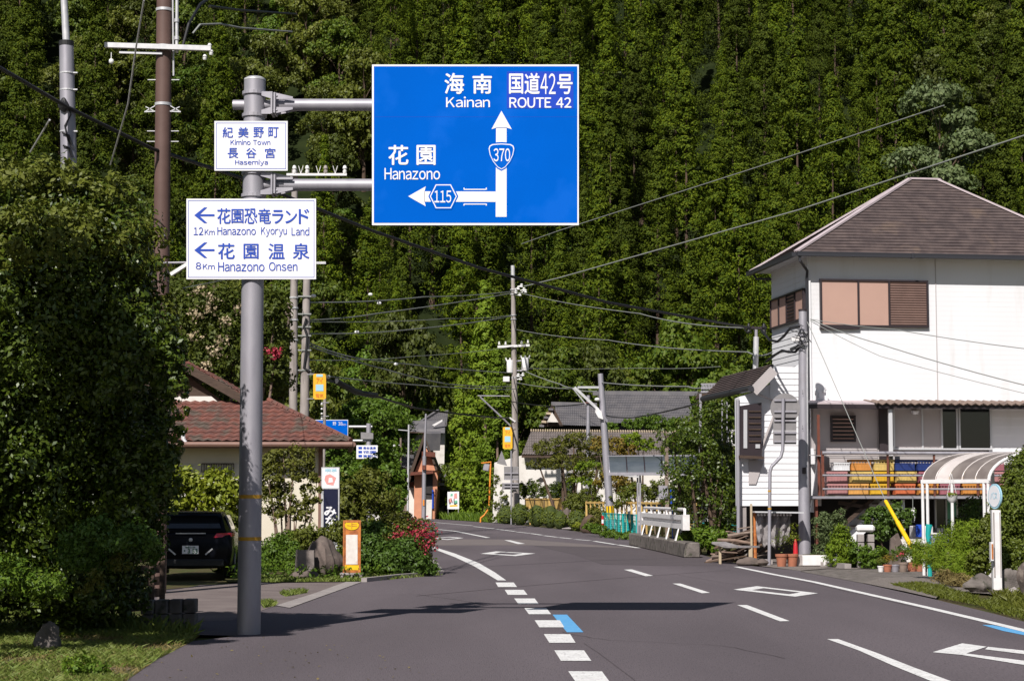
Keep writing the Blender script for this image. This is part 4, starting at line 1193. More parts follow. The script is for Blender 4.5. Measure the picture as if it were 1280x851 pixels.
# drain pipe at the left corner
m = MB(); q = h_at(922.5, 500, VX - .2); q2 = h_at(923, 680, VX - .2); m.tube([(q2.x, q2.y, 0), q], .05, 10); m.build('drain_pipe', galv, house, smooth=True)
# underside structure
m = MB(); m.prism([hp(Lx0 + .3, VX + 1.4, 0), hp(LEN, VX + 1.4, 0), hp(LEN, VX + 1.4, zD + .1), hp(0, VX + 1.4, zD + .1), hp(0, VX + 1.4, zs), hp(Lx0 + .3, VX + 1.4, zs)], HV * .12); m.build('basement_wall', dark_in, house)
for px, w in ((930, .16), (1011, .12)):
    u = uvz(h_at(px, 650, VX))[0]; m = MB(); m.bar(hp(u, VX + .1, 0), hp(u, VX + .1, zs), w, w); m.build('pillar', concrete, house)
for px, wd in ((1020, .09), (1129, .08)):
    u = uvz(h_at(px, 650, VB + .3))[0]; m = MB(); m.bar(hp(u, VB + .3, 0), hp(u, VB + .3, zD - .1), wd, wd); m.build('deck_post', rust_dk if px < 1100 else alu_m, house)
m = MB(); m.prism([h_at(1013, 640, -.4), h_at(1022, 575, -.4), h_at(1022, 640, -.4)], HV * .05); m.build('gusset_panel', siding_m, house)
m = MB(); m.prism([h_at(1009, 560, -.02), h_at(1016, 560, -.02), h_at(1026, 618, -.02), h_at(1026, 632, -.02), h_at(1009, 632, -.02)], -HV * .05); m.build('skirt_board', siding_m, house)
# outside stair: two stringers and treads rising to the right, dark braces
s0 = hp(uvz(h_at(1038, 692, -.9))[0], -.9, .05); s1 = hp(uvz(h_at(1112, 628, -.9))[0], -.9, zD - .12)
for d_, mt in ((0, siding_m), (.8, siding_m)):
    m = MB(); m.bar(s0 + HV * d_, s1 + HV * d_, .05, .28); m.build('stair_stringer', mt, house)
for i in range(8):
    p = s0.lerp(s1, (i + .5) / 8); m = MB(); m.bar(p + HV * .03, p + HV * .78, .24, .03); m.build('stair_tread', wood_gy, house)
for (xa, ya, xb, yb) in ((1040, 650, 1072, 622), (1050, 660, 1092, 622), (1048, 628, 1086, 634)):
    m = MB(); m.bar(h_at(xa, ya, -1.2), h_at(xb, yb, -1.2), .08, .09); m.build('brace', wood_dk, house)
# ground floor window frame under the deck
window(1168, 622, 1196, 662, [(.5, glass_dk, 0), (.5, green_p, 0)], name='ground_window', fr=alu_m, v=.6, proud=.04)
m = MB(); m.bar(hp(uvz(h_at(1168, 662, .6))[0], .5, h_at(1168, 662, .6).z), hp(uvz(h_at(1196, 662, .6))[0], .5, h_at(1168, 662, .6).z), .2, .10); m.build('window_sill', alu_m, house)
# small meter and tap fixtures on the wall
for px, py in ((1020, 490), (1030, 489), (1022, 495)):
    m = MB(); m.box(h_at(px, py, -.05), (.07, .05, .07)); m.tube([h_at(px, py, -.06), h_at(px + 2, py - 5, -.06)], .012, 5); m.build('wall_bracket', galv_lt, house)

# stove pipe behind the side room
t = thing('stove_pipe', 'shiny steel stove pipe standing above the side room roof of the white house', 'chimney', (at(945, 470, 53.5).x, 53.5, at(945, 470, 53.5).z))
q0 = at(944, 475, 53.5); q1 = at(945.2, 421, 53.5)
m = MB(); m.tube([q0, q1], .075, 14); m.build('pipe', galv_lt, t, smooth=True)
m = MB(); m.tube([q1, at(945.2, 412, 53.5)], .045, 10); m.build('top_pipe', galv, t, smooth=True)
t = thing('insulator_arm', 'dark cable arm with two drum insulators in front of the stove pipe', 'cable arm', at(945, 411, 52.6))
m = MB(); m.bar(at(932, 409.5, 52.6), at(956, 410, 52.6), .07, .06); m.build('cross_bar', frame_br, t)
for px in (936, 955):
    m = MB(); q = at(px, 411, 52.6); m.lathe([(.05, -.12), (.08, -.1), (.05, -.03), (.08, .04), (.05, .08), (.03, .15)], 10, q); m.build('insulator', cable_m, t, smooth=True)
for px in (930, 941, 953):
    m = MB(); m.tube([at(px, 407, 52.6), at(px + 2, 414, 52.6)], .02, 5); m.build('clamp', cable_m, t)

# ------------------------------------------------------------------ crates on the balcony
def crate_proto(mt):
    w, d, h = .545, .36, .30
    m = MB(); m.box((0, 0, .02), (w - .05, d - .05, .03))
    t = .018
    for s_ in (-1, 1):
        m.box((0, s_ * (d / 2 - t), .10), (w - .04, t, .16)); m.box((s_ * (w / 2 - t), 0, .10), (t, d - .04, .16))
        m.box((0, s_ * (d / 2 - .012), h - .035), (w, .03, .06), bev=.006); m.box((s_ * (w / 2 - .012), 0, h - .035), (.03, d - .03, .058))
        m.box((0, s_ * (d / 2 - .012), .195), (w - .02, .025, .016)); m.box((0, s_ * (d / 2 - .012), .03), (w - .03, .025, .03))
        for k in range(7):
            m.box((-w / 2 + .035 + k * (w - .07) / 6, s_ * (d / 2 - .012), h / 2 - .01), (.014, .022, h - .08))
    return m.mesh('crate', mt)
CR = {}
for nm, c in (('pink', (.42, .20, .20)), ('pale_yellow', (.60, .43, .14)), ('light_orange', (.64, .33, .09)), ('yellow', (.64, .38, .03)), ('red_orange', (.56, .15, .06)), ('orange', (.58, .25, .06)), ('magenta', (.34, .12, .15)), ('blue', (.02, .04, .17)), ('white', (.72, .72, .74))):
    CR[nm] = crate_proto(mat('crate_' + nm, c, tuple(x * .85 for x in c), 6, .5))
rows = [(618.5, 'bottom', [(1044.5, 'pink'), (1071, 'light_orange'), (1098, 'yellow'), (1129, 'red_orange'), (1157.5, 'orange'), (1185, 'magenta'), (1212.5, 'orange'), (1240, 'magenta'), (1267, 'pale_yellow')]),
        (602.5, 'middle', [(1044.5, 'pink'), (1074.5, 'pale_yellow'), (1102.5, 'yellow'), (1130.5, 'pale_yellow'), (1158.5, 'magenta'), (1185.5, 'yellow'), (1212.5, 'pale_yellow'), (1240.5, 'pink'), (1268, 'magenta')]),
        (587, 'top', [(1050, 'white'), (1074, 'orange'), (1102.5, 'pale_yellow'), (1129, 'blue'), (1156, 'blue'), (1183, 'blue'), (1211, 'orange'), (1240, 'magenta')])]
zbase = zD
ordn = ['first', 'second', 'third', 'fourth', 'fifth', 'sixth', 'seventh', 'eighth', 'ninth']
for r_, (py, rn_, L) in enumerate(rows):
    for k, (px, cn) in enumerate(L):
        u = uvz(h_at(px, py - 8, VB + .3))[0]
        o = bpy.data.objects.new('crate', CR[cn]); COL.objects.link(o)
        o.location = hp(u, VB + .30 + RT.uniform(-.02, .02), zbase + .005 + r_ * .312); o.rotation_euler = (0, 0, RA + RT.uniform(-.03, .03))
        if cn == 'white': o.scale = (.8, .8, .75)
        tag(o, cn.replace('_', ' ') + ' plastic crate on the balcony, ' + ordn[k] + ' from the left in the ' + rn_ + ' row', 'crate', 'crates stacked on the balcony')

# ------------------------------------------------------------------ pole in front of the house
t = thing('utility_pole', 'grey concrete utility pole standing right in front of the white house corner', 'utility pole', (at(1005.5, 690, 48.9).x, 48.9, 0))
xb = at(1006, 690, 48.9).x; tp = at(1003.5, 388, 48.9)
m = MB(); m.tube([(xb, 48.9, 0), (xb, 48.9, 2.2), tp], [.155, .145, .105], 18); m.build('pole', galv, t, smooth=True)
m = MB(); m.tube([tp - Vector((0, 0, .02)), tp + Vector((0, 0, .03))], .115, 16); m.build('pole_cap', frame_br, t)
for py in (416, 424, 434): m = MB(); m.lathe([(.118, -.02), (.118, .02)], 14, at(1004, py, 48.9)); m.build('band', galv_lt, t)
for py in (490, 534): m = MB(); text_to(m, '1', (1002.5, py - 2.5, 1004, py + 2.5), lambda u, v: at(u, v, 48.72), .0); m.build('plate_lettering', dark_p, t)
m = MB(); m.box(at(1005, 588, 48.72), (.09, .1, .16), bev=.01); m.build('small_box', frame_br, t)
m = MB(); m.tube([at(1009, 420, 48.8), at(1009.5, 700, 48.8)], .02, 6); m.build('cable_duct', galv_lt, t)
m = MB()
for i in range(14):
    a0 = RT.uniform(0, 6.28); q = at(1004 + RT.uniform(-7, 6), 405 + RT.uniform(0, 28), 48.7)
    m.tube([q, q + Vector((RT.uniform(-.15, .15), 0, RT.uniform(-.25, .1))), q + Vector((RT.uniform(-.25, .2), 0, RT.uniform(-.3, .2)))], .011, 5)
m.tube([at(952, 413, 51), at(962, 425, 50), at(972, 427, 49.5), at(980, 420, 49), at(988, 410, 48.8), at(1000, 408, 48.7)], .035, 6)
m.tube([at(958, 452, 50.6), at(968, 444, 50), at(978, 438, 49.5), at(986, 440, 49.2), at(994, 440, 49), at(1001, 432, 48.8)], .035, 6)
m.build('service_cables', cable_m, t)
m = MB(); q = at(993, 435, 48.9); m.box(q, (.22, .1, .09), rot=Matrix.Rotation(-.4, 3, 'Y')); m.build('junction_box', cable_m, t)
m = MB(); q = at(994, 423.5, 48.9); m.box(q, (.2, .1, .11)); m.build('fuse_box', white_metal, t)

# road signs seen from behind, on their bent pipe
YR = 47.6
t = thing('sign_post', 'bent grey pipe post in front of the white house with two yellow bands', 'sign post', (at(961.5, 704, YR).x, YR, 0))
m = MB(); m.tube([(at(961.5, 704, YR).x, YR, 0), at(962, 640, YR), at(962.5, 590, YR), at(964.5, 583, YR), at(976, 571, YR), at(978.5, 562, YR), at(979, 498, YR)], .042, 12); m.build('pipe', galv, t, smooth=True)
for py in (613.5, 635.5): m = MB(); m.lathe([(.045, -.02), (.045, .02)], 12, at(962, py, YR)); m.build('reflective_band', reflect_y, t)
for py in (500, 514, 525.5, 540.5, 551.5): m = MB(); m.bar(at(968, py, YR - .0) + Vector((0, .05, 0)), at(996, py, YR) + Vector((0, .05, 0)), .025, .045); m.build('sign_rail', galv, t)
yb2 = YR + .08
m = MB(); c = at(981.5, 510, yb2); 
m.prism([c + Vector((.37 * math.cos(a0), 0, .37 * math.sin(a0))) for a0 in [2 * math.pi * k / 28 for k in range(28)]], (0, .012, 0))
o = m.build('round_sign', sign_back); tag(o, 'round road sign seen from behind, top of the bent pipe post', 'road sign')
for (y0, y1, lb) in ((522, 538, 'upper'), (538.5, 555, 'lower')):
    m = MB(); m.prism([at(966.5, y1, yb2), at(995.5, y1, yb2), at(995.5, y0, yb2), at(966.5, y0, yb2)], (0, .012, 0)); o = m.build('plate_sign', sign_back)
    tag(o, lb + ' rectangular sign plate seen from behind under the round sign', 'road sign')

# ================================================================== BUS SHELTER AND STOP AT THE RIGHT
Ys = 40.0
sh = thing('bus_shelter', 'white framed bus shelter with a curved clear roof in front of the crates', 'bus shelter', (at(1220, 720, Ys).x, Ys, 0))
n0 = at(1236, 601, Ys); n0g = Vector((n0.x, n0.y, 0)); ax = Vector((at(1153, 598, 41.2).x - n0.x, 1.2, 0)); Lax = ax.length; axn = ax.normalized()
back = Vector((axn.y, -axn.x, 0)); back = back if back.x > 0 else -back
back = (back * .55 + Vector((1, .25, 0)) * .6).normalized()
zl_ = n0.z; W_ = 2.6; Hh = .62
def arch(s, t):
    """point of the vault: s along the eave, t from the road side (0) over the top"""
    a0 = t * math.pi * 0.62
    return n0g + axn * s + back * (W_ * .55 * (1 - math.cos(a0))) + Vector((0, 0, zl_ + Hh * math.sin(a0) * (1 if a0 < math.pi / 2 else 1)))
NR = 5
for k in range(NR + 1):
    s = Lax * k / NR
    m = MB(); m.tube([arch(s, i / 12) for i in range(13)], .035 if k == 0 else .012, 8); m.build('arch_rib', white_metal if k == 0 else poly_lt, sh, smooth=True)
for k in range(NR):
    s0_, s1_ = Lax * (k + .06) / NR, Lax * (k + .94) / NR
    m = MB(); vs = []
    for i in range(13): vs += [arch(s0_, i / 12), arch(s1_, i / 12)]
    m.add(vs + [v + Vector((0, 0, -.012)) for v in vs], [(2 * i, 2 * i + 1, 2 * i + 3, 2 * i + 2) for i in range(12)] + [(26 + 2 * i, 26 + 2 * i + 1, 26 + 2 * i + 3, 26 + 2 * i + 2) for i in range(12)] + [(0, 1, 27, 26)])
    m.build('roof_panel', poly_lt if k == 3 else poly_m, sh, smooth=True)
m = MB(); m.bar(arch(-.02, 0), arch(Lax + .02, 0), .07, .08); m.build('eave_beam', white_metal, sh); m = MB(); m.bar(arch(-.02, .99), arch(Lax + .02, .99), .06, .06); m.build('eave_beam', white_metal, sh)
for px, s in ((1236, 0.02), (1231, .12), (1183.5, .55 * Lax), (1160, Lax - .12), (1155.5, Lax)):
    p = n0g + axn * s; m = MB(); m.tube([(p.x, p.y, 0), (p.x, p.y, zl_)], .034, 10); m.build('post', white_metal, sh, smooth=True)
p = n0g + back * W_ * .9
for s in (0, Lax):
    q = arch(s, 1.0); m = MB(); m.tube([(q.x, q.y, 0), q], .04, 10); m.build('post', white_metal, sh, smooth=True)
m = MB(); c = at(1190, 622, 39.6); m.lathe([(.05, -.1), (.1, -.04), (.12, .04), (.125, .05), (.1, .045)], 14, c); m.tube([c + Vector((.1, 0, .04)), c + Vector((0, 0, .5))], .006, 4); m.tube([c + Vector((-.1, 0, .04)), c + Vector((0, 0, .5))], .006, 4)
hb = thing('hanging_basket', 'small white hanging flower basket under the bus shelter eave', 'flower basket', c)
m.build('bowl', white_metal, hb, smooth=True)
add_obj('plant', bush_leaves((0, 0, .06), (.13, .13, .07), .045, 160, L_yellow, 5, 10, .6, name='plant'), hb)

Yb = 33.2
xb = at(1246.5, 742, Yb).x
bs = thing('bus_stop_pole', 'white bus stop post with an oval turned disc at the right edge of the road', 'bus stop', (xb, Yb, 0))
m = MB(); m.bar((xb, Yb, .0), (xb, Yb, at(1246, 637, Yb).z), .145, .11); m.build('post', white_metal, bs)
m = MB(); m.bar((xb - .05, Yb - .065, .3), (xb - .05, Yb - .065, at(1246, 640, Yb).z), .02, .012); m.bar((xb + .055, Yb - .065, .3), (xb + .055, Yb - .065, at(1246, 640, Yb).z), .012, .01); m.build('post_flute', pole_conc, bs)
m = MB(); m.bar((xb, Yb, .0), (xb, Yb, .08), .22, .2); m.build('foot', concrete_dk, bs)
c = at(1243, 620, Yb); ca = math.radians(73); dx = Vector((math.cos(ca), -math.sin(ca), 0)); nx = Vector((math.sin(ca), math.cos(ca), 0))
m = MB(); R_ = .215; m.prism([c + dx * (R_ * math.cos(k * math.pi / 16)) + Vector((0, 0, R_ * math.sin(k * math.pi / 16))) for k in range(32)], nx * .025); m.build('disc_rim', lblue_p, bs)
m = MB(); m.prism([c - nx * .004 + dx * (.185 * math.cos(k * math.pi / 16)) + Vector((0, 0, .185 * math.sin(k * math.pi / 16))) for k in range(32)], -nx * .004); m.build('disc_face', sign_white, bs)
m = MB(); text_to(m, 'バス', (-.11, -.07, .11, .05), lambda u, v: c - nx * .012 + dx * u + Vector((0, 0, -v)), .02); m.build('lettering', lblue_p, bs)
m = MB(); q = at(1239.5, 689, Yb - .12); m.box(q, (.05, .12, .32), bev=.006); m.build('timetable_case', white_metal, bs)
m = MB(); m.box(q + Vector((0, -.062, 0)), (.03, .006, .26)); m.build('timetable', rust_m, bs)

# ------------------------------------------------------------------ small things round the house front
def pot(px, py, Y, r, h, mt, label, cat='flower pot', plant=None, group='potted plants along the house front', ph=.35, n=260, lf=.05):
    x = at(px, py, Y).x
    t = thing('flower_pot', label, cat, (x, Y, 0), group)
    m = MB(); m.lathe([(0, 0.0), (r * .72, 0), (r * .97, h * .8), (r * 1.08, h * .8), (r * 1.1, h), (r * .95, h), (r * .9, h * .86), (0, h * .86)], 16, (x, Y, 0)); m.build('pot', mt, t, smooth=True)
    if plant is not None:
        add_obj('plant', bush_leaves((0, 0, h + ph * .45), (r * 1.4, r * 1.4, ph * .55), lf, n, plant, int(px), 16, .5, asp=.35, name='plant'), t)
    return t
pot(977, 708, 46.6, .14, .30, terra_m, 'terracotta pot with spiky green plant, left one beside the bent pipe post', plant=L_mid, ph=.65)
pot(990.5, 708, 46.7, .14, .30, terra_m, 'terracotta pot with spiky green plant next to the white planter box', plant=L_yellow, ph=.75)
specs = [(1101, .07, .14, white_metal, 'small white pot at the left end of the pot row', L_mid, .2), (1109.5, .10, .17, terra_m, 'small round terracotta pot left of the metal bucket', L_autumn, .25), (1119, .10, .17, galv, 'grey metal bucket pot in the row of pots', L_mid, .3),
         (1129, .11, .22, wood_gy, 'dull brown pot right of the metal bucket', L_mid, .35), (1140, .12, .21, terra_m, 'red terracotta pot under the yellow guy wire sleeve', L_azalea, .35), (1150, .11, .23, terra_m, 'terracotta pot with feathery plant at the middle of the row', L_mid, .4),
         (1156, .12, .20, rust_dk, 'dark red pot with feathery plant in the row', L_dry, .3), (1163, .12, .22, black_pot, 'black plastic pot at the right end of the pot row', L_mid, .3)]
for px, r, h, mt, lb, pl_, ph in specs: pot(px, 716, 43.4 if px % 2 < 1 else 43.1, r, h, mt, lb, plant=pl_, ph=ph, n=200)
for px, lb in ((1141, 'second terracotta pot squeezed behind the red pot'),): pot(px + 4, 716, 43.7, .1, .24, terra_m, lb, plant=L_mid, ph=.4, n=200)
m = MB(); m.box((at(1019, 700, 46.8).x, 46.8, .14), (.66, .3, .26), bev=.02); 
t = thing('planter_box', 'white rectangular planter box at the foot of the corner utility pole', 'planter', (at(1019, 700, 46.8).x, 46.8, 0)); m.build('box', white_metal, t)
m = MB(); m.box((at(1019, 700, 46.8).x, 46.8, .275), (.6, .24, .02)); m.build('soil', soil_m, t)
t = thing('concrete_block', 'pale concrete block against the foot of the corner utility pole', 'block', (at(999, 704, 46.9).x, 46.9, 0)); m = MB(); m.box((at(999, 704, 46.9).x, 46.9, .14), (.24, .22, .28), bev=.02); m.build('block', concrete, t)
# red post and shelf under the raised room
t = thing('red_post', 'faded red steel post beside the wood pile under the raised room', 'post', (at(944, 700, 48.6).x, 48.6, 0)); m = MB(); x = at(944, 700, 48.6).x; m.tube([(x, 48.6, 0), (x, 48.6, 1.3)], .045, 8); m.build('post', red_m if False else rust_m, t)
m = MB(); m.tube([(x - .1, 48.5, .05), (x - .1, 48.5, 1.5)], .03, 7); m.build('chain', tan_m, t)
# hung tarpaulin
Yt = 48.4
t = thing('tarpaulin', 'grey tarpaulin hung like a curtain under the raised room', 'tarpaulin', at(968, 690, Yt))
m = MB(); vs = []; nx_, nz_ = 22, 12
for j in range(nz_ + 1):
    for i in range(nx_ + 1):
        px = 945 + 43 * i / nx_; w = 1 - .10 * (j / nz_) ** 2; px = 966 + (px - 966) * w
        top = 642 + 2.5 * abs(math.sin(i * .9)); bot = 684 - 10 * ((i / nx_ - .45) ** 2) * 4 + 3 * math.sin(i * 1.7)
        p = at(px, top + (bot - top) * j / nz_, Yt); p.y += .07 * math.sin(i * 1.25 + j * .25) + .03 * math.sin(j * 1.6 + i * .5); vs.append(p)
m.add(vs, [(j * (nx_ + 1) + i, j * (nx_ + 1) + i + 1, (j + 1) * (nx_ + 1) + i + 1, (j + 1) * (nx_ + 1) + i) for j in range(nz_) for i in range(nx_)])
o = m.build('sheet', tarp_m, t, smooth=True); md = o.modifiers.new('thick', 'SOLIDIFY'); md.thickness = .01
m = MB(); m.bar(at(942, 639.5, Yt - .1), at(1003, 640.5, Yt - .1), .5, .035); m.build('shelf', alu_m, t)
for i in range(11):
    m = MB(); m.ball(at(948 + i * 4, 643, Yt - .05), .035, 7, 5); m.build('eyelet', sign_white, t)
# red hydrant cone
t = thing('fire_cone', 'small red cone shaped cap beside the tarpaulin', 'cone', (at(994.5, 690, 48.2).x, 48.2, 0)); x = at(994.5, 690, 48.2).x
m = MB(); m.lathe([(.13, 0), (.12, .04), (.07, .06), (.06, .35), (.05, .5), (.02, .62), (0, .63)], 12, (x, 48.2, 0)); m.build('cone', red_m, t, smooth=True)
# heap of scrap wood
R = random.Random(11)
wpile = thing('wood_pile', 'heap of old grey and brown scrap wood by the road beside the white house', 'wood pile', (at(915, 695, 50).x, 50, 0))
for i in range(46):
    k = R.random(); px = 902 + 38 * R.random(); z = .06 + .9 * max(0, 1 - abs(px - 930) / 34) * R.random()
    L = R.uniform(.35, 1.1); a0 = R.uniform(-.9, .9); b0 = R.uniform(-.25, .45); d = Vector((math.cos(a0) * math.cos(b0), math.sin(a0) * .6, math.sin(b0))).normalized()
    c = Vector((at(px, 690, 50).x, 49.7 + R.uniform(-.5, .5), z)); m = MB()
    z0_ = min(c.z - abs(d.z) * L / 2, 0); c.z -= z0_
    if k < .5: m.tube([c - d * L / 2, c + Vector((0, R.uniform(-.05, .05), R.uniform(-.05, .05))), c + d * L / 2], [R.uniform(.03, .07), R.uniform(.03, .06), R.uniform(.02, .05)], 7)
    else: m.bar(c - d * L / 2, c + d * L / 2, R.uniform(.08, .16), .03)
    m.build('log' if k < .5 else 'plank', R.choice([wood_gy, bark_pale, wood_dk, bark_m]), wpile)
t = thing('plank_bench', 'low warped grey board lying on two short legs in front of the wood pile', 'bench', (at(912, 690, 47.8).x, 47.8, 0))
m = MB(); a_ = at(898, 678, 48.6); b_ = at(941, 683, 47.4); m.bar(a_, a_.lerp(b_, .4) + Vector((0, 0, -.06)), .42, .05); m.bar(a_.lerp(b_, .4) + Vector((0, 0, -.06)), b_, .42, .05); m.build('board', tarp_m, t)
for f_ in (.03, .9): p = a_.lerp(b_, f_); m = MB(); m.bar((p.x, p.y - .1, 0), (p.x, p.y - .1, p.z - .02), .06, .07); m.build('leg', tan_m, t)
for (px, s_, lb) in ((930, .13, 'brown stone half under the grey board'), (937, .15, 'flat dark stone left of the red post'), (952, .12, 'rusty square stone by the bent pipe post')):
    m = MB(); m.ball((at(px, 700, 47.2).x, 47.2, s_ * .6), (s_ * 1.5, s_ * 1.1, s_ * .8), lump=.2, seed=px); o = m.build('stone', rock_m, smooth=True); tag(o, lb, 'stone', 'stones along the road edge')
# laid edging in front of the house
for i, (x0, x1) in enumerate(((925, 945), (945, 962), (1003, 1030), (1036, 1060))):
    a_ = gr(x0, 700 + i * 2.6); b_ = gr(x1, 702.5 + i * 2.6); m = MB(); m.bar(a_ + Vector((0, 0, .05)), b_ + Vector((0, 0, .05)), .16, .12); o = m.build('edging_stone', concrete); tag(o, ['long pale edging stone left of the red post', 'pale edging stone at the foot of the bent pipe', 'edging stone in front of the white planter', 'edging stone in front of the tall weeds'][i], 'edging stone', 'edging stones along the yard')

# water tank, sheet and bits under the deck
t = thing('garden_basin', 'white rounded basin on a grey brick stand in the weeds', 'basin', (at(1082, 690, 45.6).x, 45.6, 0)); x = at(1082, 690, 45.6).x
m = MB(); m.box((x, 45.6, .93), (.42, .3, .17), bev=.05); m.build('basin', white_metal, t)
for i in range(4):
    for s_ in (-1, 1): m = MB(); m.box((x + s_ * .12, 45.6, .10 + i * .2), (.15, .22, .185), bev=.012); m.build('block', concrete, t)
t = thing('upright_slab', 'dark pointed stone slab leaning behind the pots', 'stone', (at(1120, 705, 45).x, 45, 0)); q0 = at(1120, 680, 45)
m = MB(); m.prism([(at(1111, 700, 45).x, 45, 0), (at(1130, 700, 45).x, 45, 0), (at(1129, 690, 45).x, 45, .55), (at(1123, 690, 45).x, 45, .83), (at(1114, 690, 45).x, 45, .7)], (0, .12, 0)); m.build('slab', rock_m, t)
def place_box(name, label, cat, px, py0, py1, w, d, Y, mt, rz=0):
    a_ = at(px, py1, Y); b_ = at(px, py0, Y); z0 = max(a_.z, 0)
    t = thing(name, label, cat, (a_.x, Y, z0)); m = MB(); m.box((a_.x, Y, (z0 + b_.z) / 2), (w, d, b_.z - z0), rot=Matrix.Rotation(rz, 3, 'Z'), bev=.02); m.build('body', mt, t); return t
t = place_box('washing_machine', 'white boxy appliance with blue top under the balcony behind the shelter', 'appliance', 1152, 657, 690, .5, .4, 47.5, white_metal)
m = MB(); m.box(at(1149, 663, 47.2), (.18, .02, .3)); m.build('blue_panel', print_blue, t)
t = place_box('water_tub', 'pale blue translucent tub standing under the balcony', 'tub', 1174, 667, 700, .42, .3, 44.5, mat('pale_blue_plastic', (.30, .33, .55), None, rough=.4))
m = MB(); m.box(at(1174, 666.5, 44.5), (.46, .34, .03)); m.build('rim', white_metal, t)
t = thing('towel', 'white towel hanging from the balcony edge', 'towel', at(1141, 655, 47)); m = MB()
m.prism([at(1138, 652, 47), at(1143, 653, 47), at(1144.5, 640, 47), at(1143, 634, 47), at(1139, 635, 47)], (0, .02, 0)); m.build('cloth', cloth_w, t)
m = MB(); m.tube([at(1141, 634, 47), at(1141, 622, 47)], .008, 4); m.build('string', cable_gy, t)
t = thing('green_awning_roll', 'rolled teal green sheet standing against the shelter post', 'roll', (at(1161, 700, 40.6).x, 40.6, 0)); m = MB(); m.tube([at(1161.5, 655, 40.6), at(1160, 668, 40.6), at(1162, 685, 40.6), (at(1162, 690, 40.6).x, 40.6, 0)], [.07, .055, .05, .045], 8); m.build('sheet', teal_m, t, smooth=True)
t = thing('low_wall', 'low white block wall under the balcony behind the pots', 'wall', (at(1140, 700, 46.5).x, 46.5, 0)); m = MB(); m.bar((at(1124, 700, 46.5).x, 46.5, .33), (at(1180, 700, 46.5).x, 46.5, .33), .12, .66); m.build('wall', wall_white, t)
# guy wire with its yellow sleeve
t = thing('guy_wire', 'thin stay wire with a yellow sleeve slanting down to the flower pots', 'guy wire', (at(1144, 692, 44.5).x, 44.5, 0))
top_ = at(1009, 402, 48.9); bot_ = at(1145, 693, 44.5)
q = at(1107, 626, 46)
m = MB(); m.tube([top_, q], .010, 5); m.build('wire', cable_gy, t)
m = MB(); m.tube([q, q.lerp(bot_, .45)], .045, 10); m.tube([q.lerp(bot_, .40), bot_], .055, 10); m.build('yellow_sleeve', yellow_m, t, smooth=True)

# rocks at the right edge
for (px, py, Y, r, lb, sd) in ((1226, 742, 34.0, (.30, .22, .17), 'low mossy rock left of the bus stop post', 3), (1263, 745, 33.6, (.16, .14, .24), 'pale speckled stone just right of the bus stop post', 5), (1268, 752, 32.8, (.10, .09, .08), 'small white stone at the foot of the big dark rock', 8), (1296, 764, 31.6, (.30, .30, .42), 'big dark rock cut by the right edge', 9), (1187, 722, 38.5, (.12, .12, .30), 'brown stump like stone in the dry grass', 12)):
    x = at(px, py, Y).x; m = MB(); m.ball((x, Y, r[2] * .75), r, 20, 14, .3, sd); o = m.build('rock', concrete if 'white' in lb else (concrete_dk if 'bus stop' in lb else rock_m), smooth=True); tag(o, lb, 'rock')

# ================================================================== LEFT HOUSE WITH RED TILES
YH = 55.4
he = thing('tiled_house', 'low cream walled house with a red tiled hipped roof behind the sign post', 'house', (at(330, 690, 57).x, 57, 0))
ze = at(340, 553, YH).z
eR = Vector((at(438.5, 551, YH).x, YH, ze)); eL = Vector((eR.x - 11.0, YH, ze))
dpt = 2.75; zt = ze + dpt * .475
hR = Vector((at(330, 498, YH + dpt).x, YH + dpt, zt)); hR.x = eR.x - dpt; hL = Vector((eL.x + dpt, YH + dpt, zt))
bR = Vector((eR.x - .72, YH + 7.4, ze)); bL = Vector((eL.x, YH + 7.4, ze)); kR = Vector((hR.x - .45, YH + 7.4 - dpt, zt)); kL = Vector((hL.x, YH + 7.4 - dpt, zt))
def tile_slope(P0, P1, Q1, Q0, courses, cols, name, material, parent, amp=.035, step=.035, lift=.02):
    """pantile relief: waves across the slope and a step at each course"""
    nrm = (P1 - P0).cross(Q0 - P0); nrm.normalize()
    if nrm.z < 0: nrm = -nrm
    m = MB(); across = (P1 - P0); W = across.length; n = cols * 4
    L0 = (Q0 - P0); 
    vs = []; fs = []
    for j in range(courses):
        for e, (f, st) in enumerate(((j / courses, step), ((j + 1) / courses, 0.0))):
            a0 = P0.lerp(Q0, f); a1 = P1.lerp(Q1, f)
            t0 = (a0 - P0).dot(across) / W / W; t1 = (a1 - P0).dot(across) / W / W
            for i in range(n + 1):
                tt = i / n; t = min(max(tt, t0), t1)
                p = a0.lerp(a1, (t - t0) / max(1e-6, t1 - t0)); ph = (t * cols) % 1.0
                vs.append(p + nrm * (lift + st + amp * (math.cos(2 * math.pi * ph) * .5 + .5)))
    for r in range(2 * courses - 1):
        for i in range(n): fs.append((r * (n + 1) + i, r * (n + 1) + i + 1, (r + 1) * (n + 1) + i + 1, (r + 1) * (n + 1) + i))
    m.add(vs, fs); return m.build(name, material, parent, stuff=True)
m = MB(); m.add([eL, eR, bR, bL, hL, hR, kR, kL], [(0, 1, 5, 4), (1, 2, 6, 5), (2, 3, 7, 6), (3, 0, 4, 7), (4, 5, 6, 7), (0, 3, 2, 1)]); m.build('roof', redtile_m, he)
tile_slope(eL, eR, hR, hL, 10, 40, 'roof_tiles', redtile_m, he, .04, .035)
tile_slope(eR, bR, kR, hR, 10, 26, 'side_roof_tiles', redtile_m, he, .03, .03)
m = MB(); n = 15
for i in range(n):
    p = eR.lerp(hR, i / n); q = eR.lerp(hR, (i + .92) / n); e = Vector((0, 0, .06)); m = MB(); m.tube([p + e, q + e + Vector((0, 0, .02))], [.085, .07], 8); m.build('hip_tile', redtile_m, he, smooth=True)
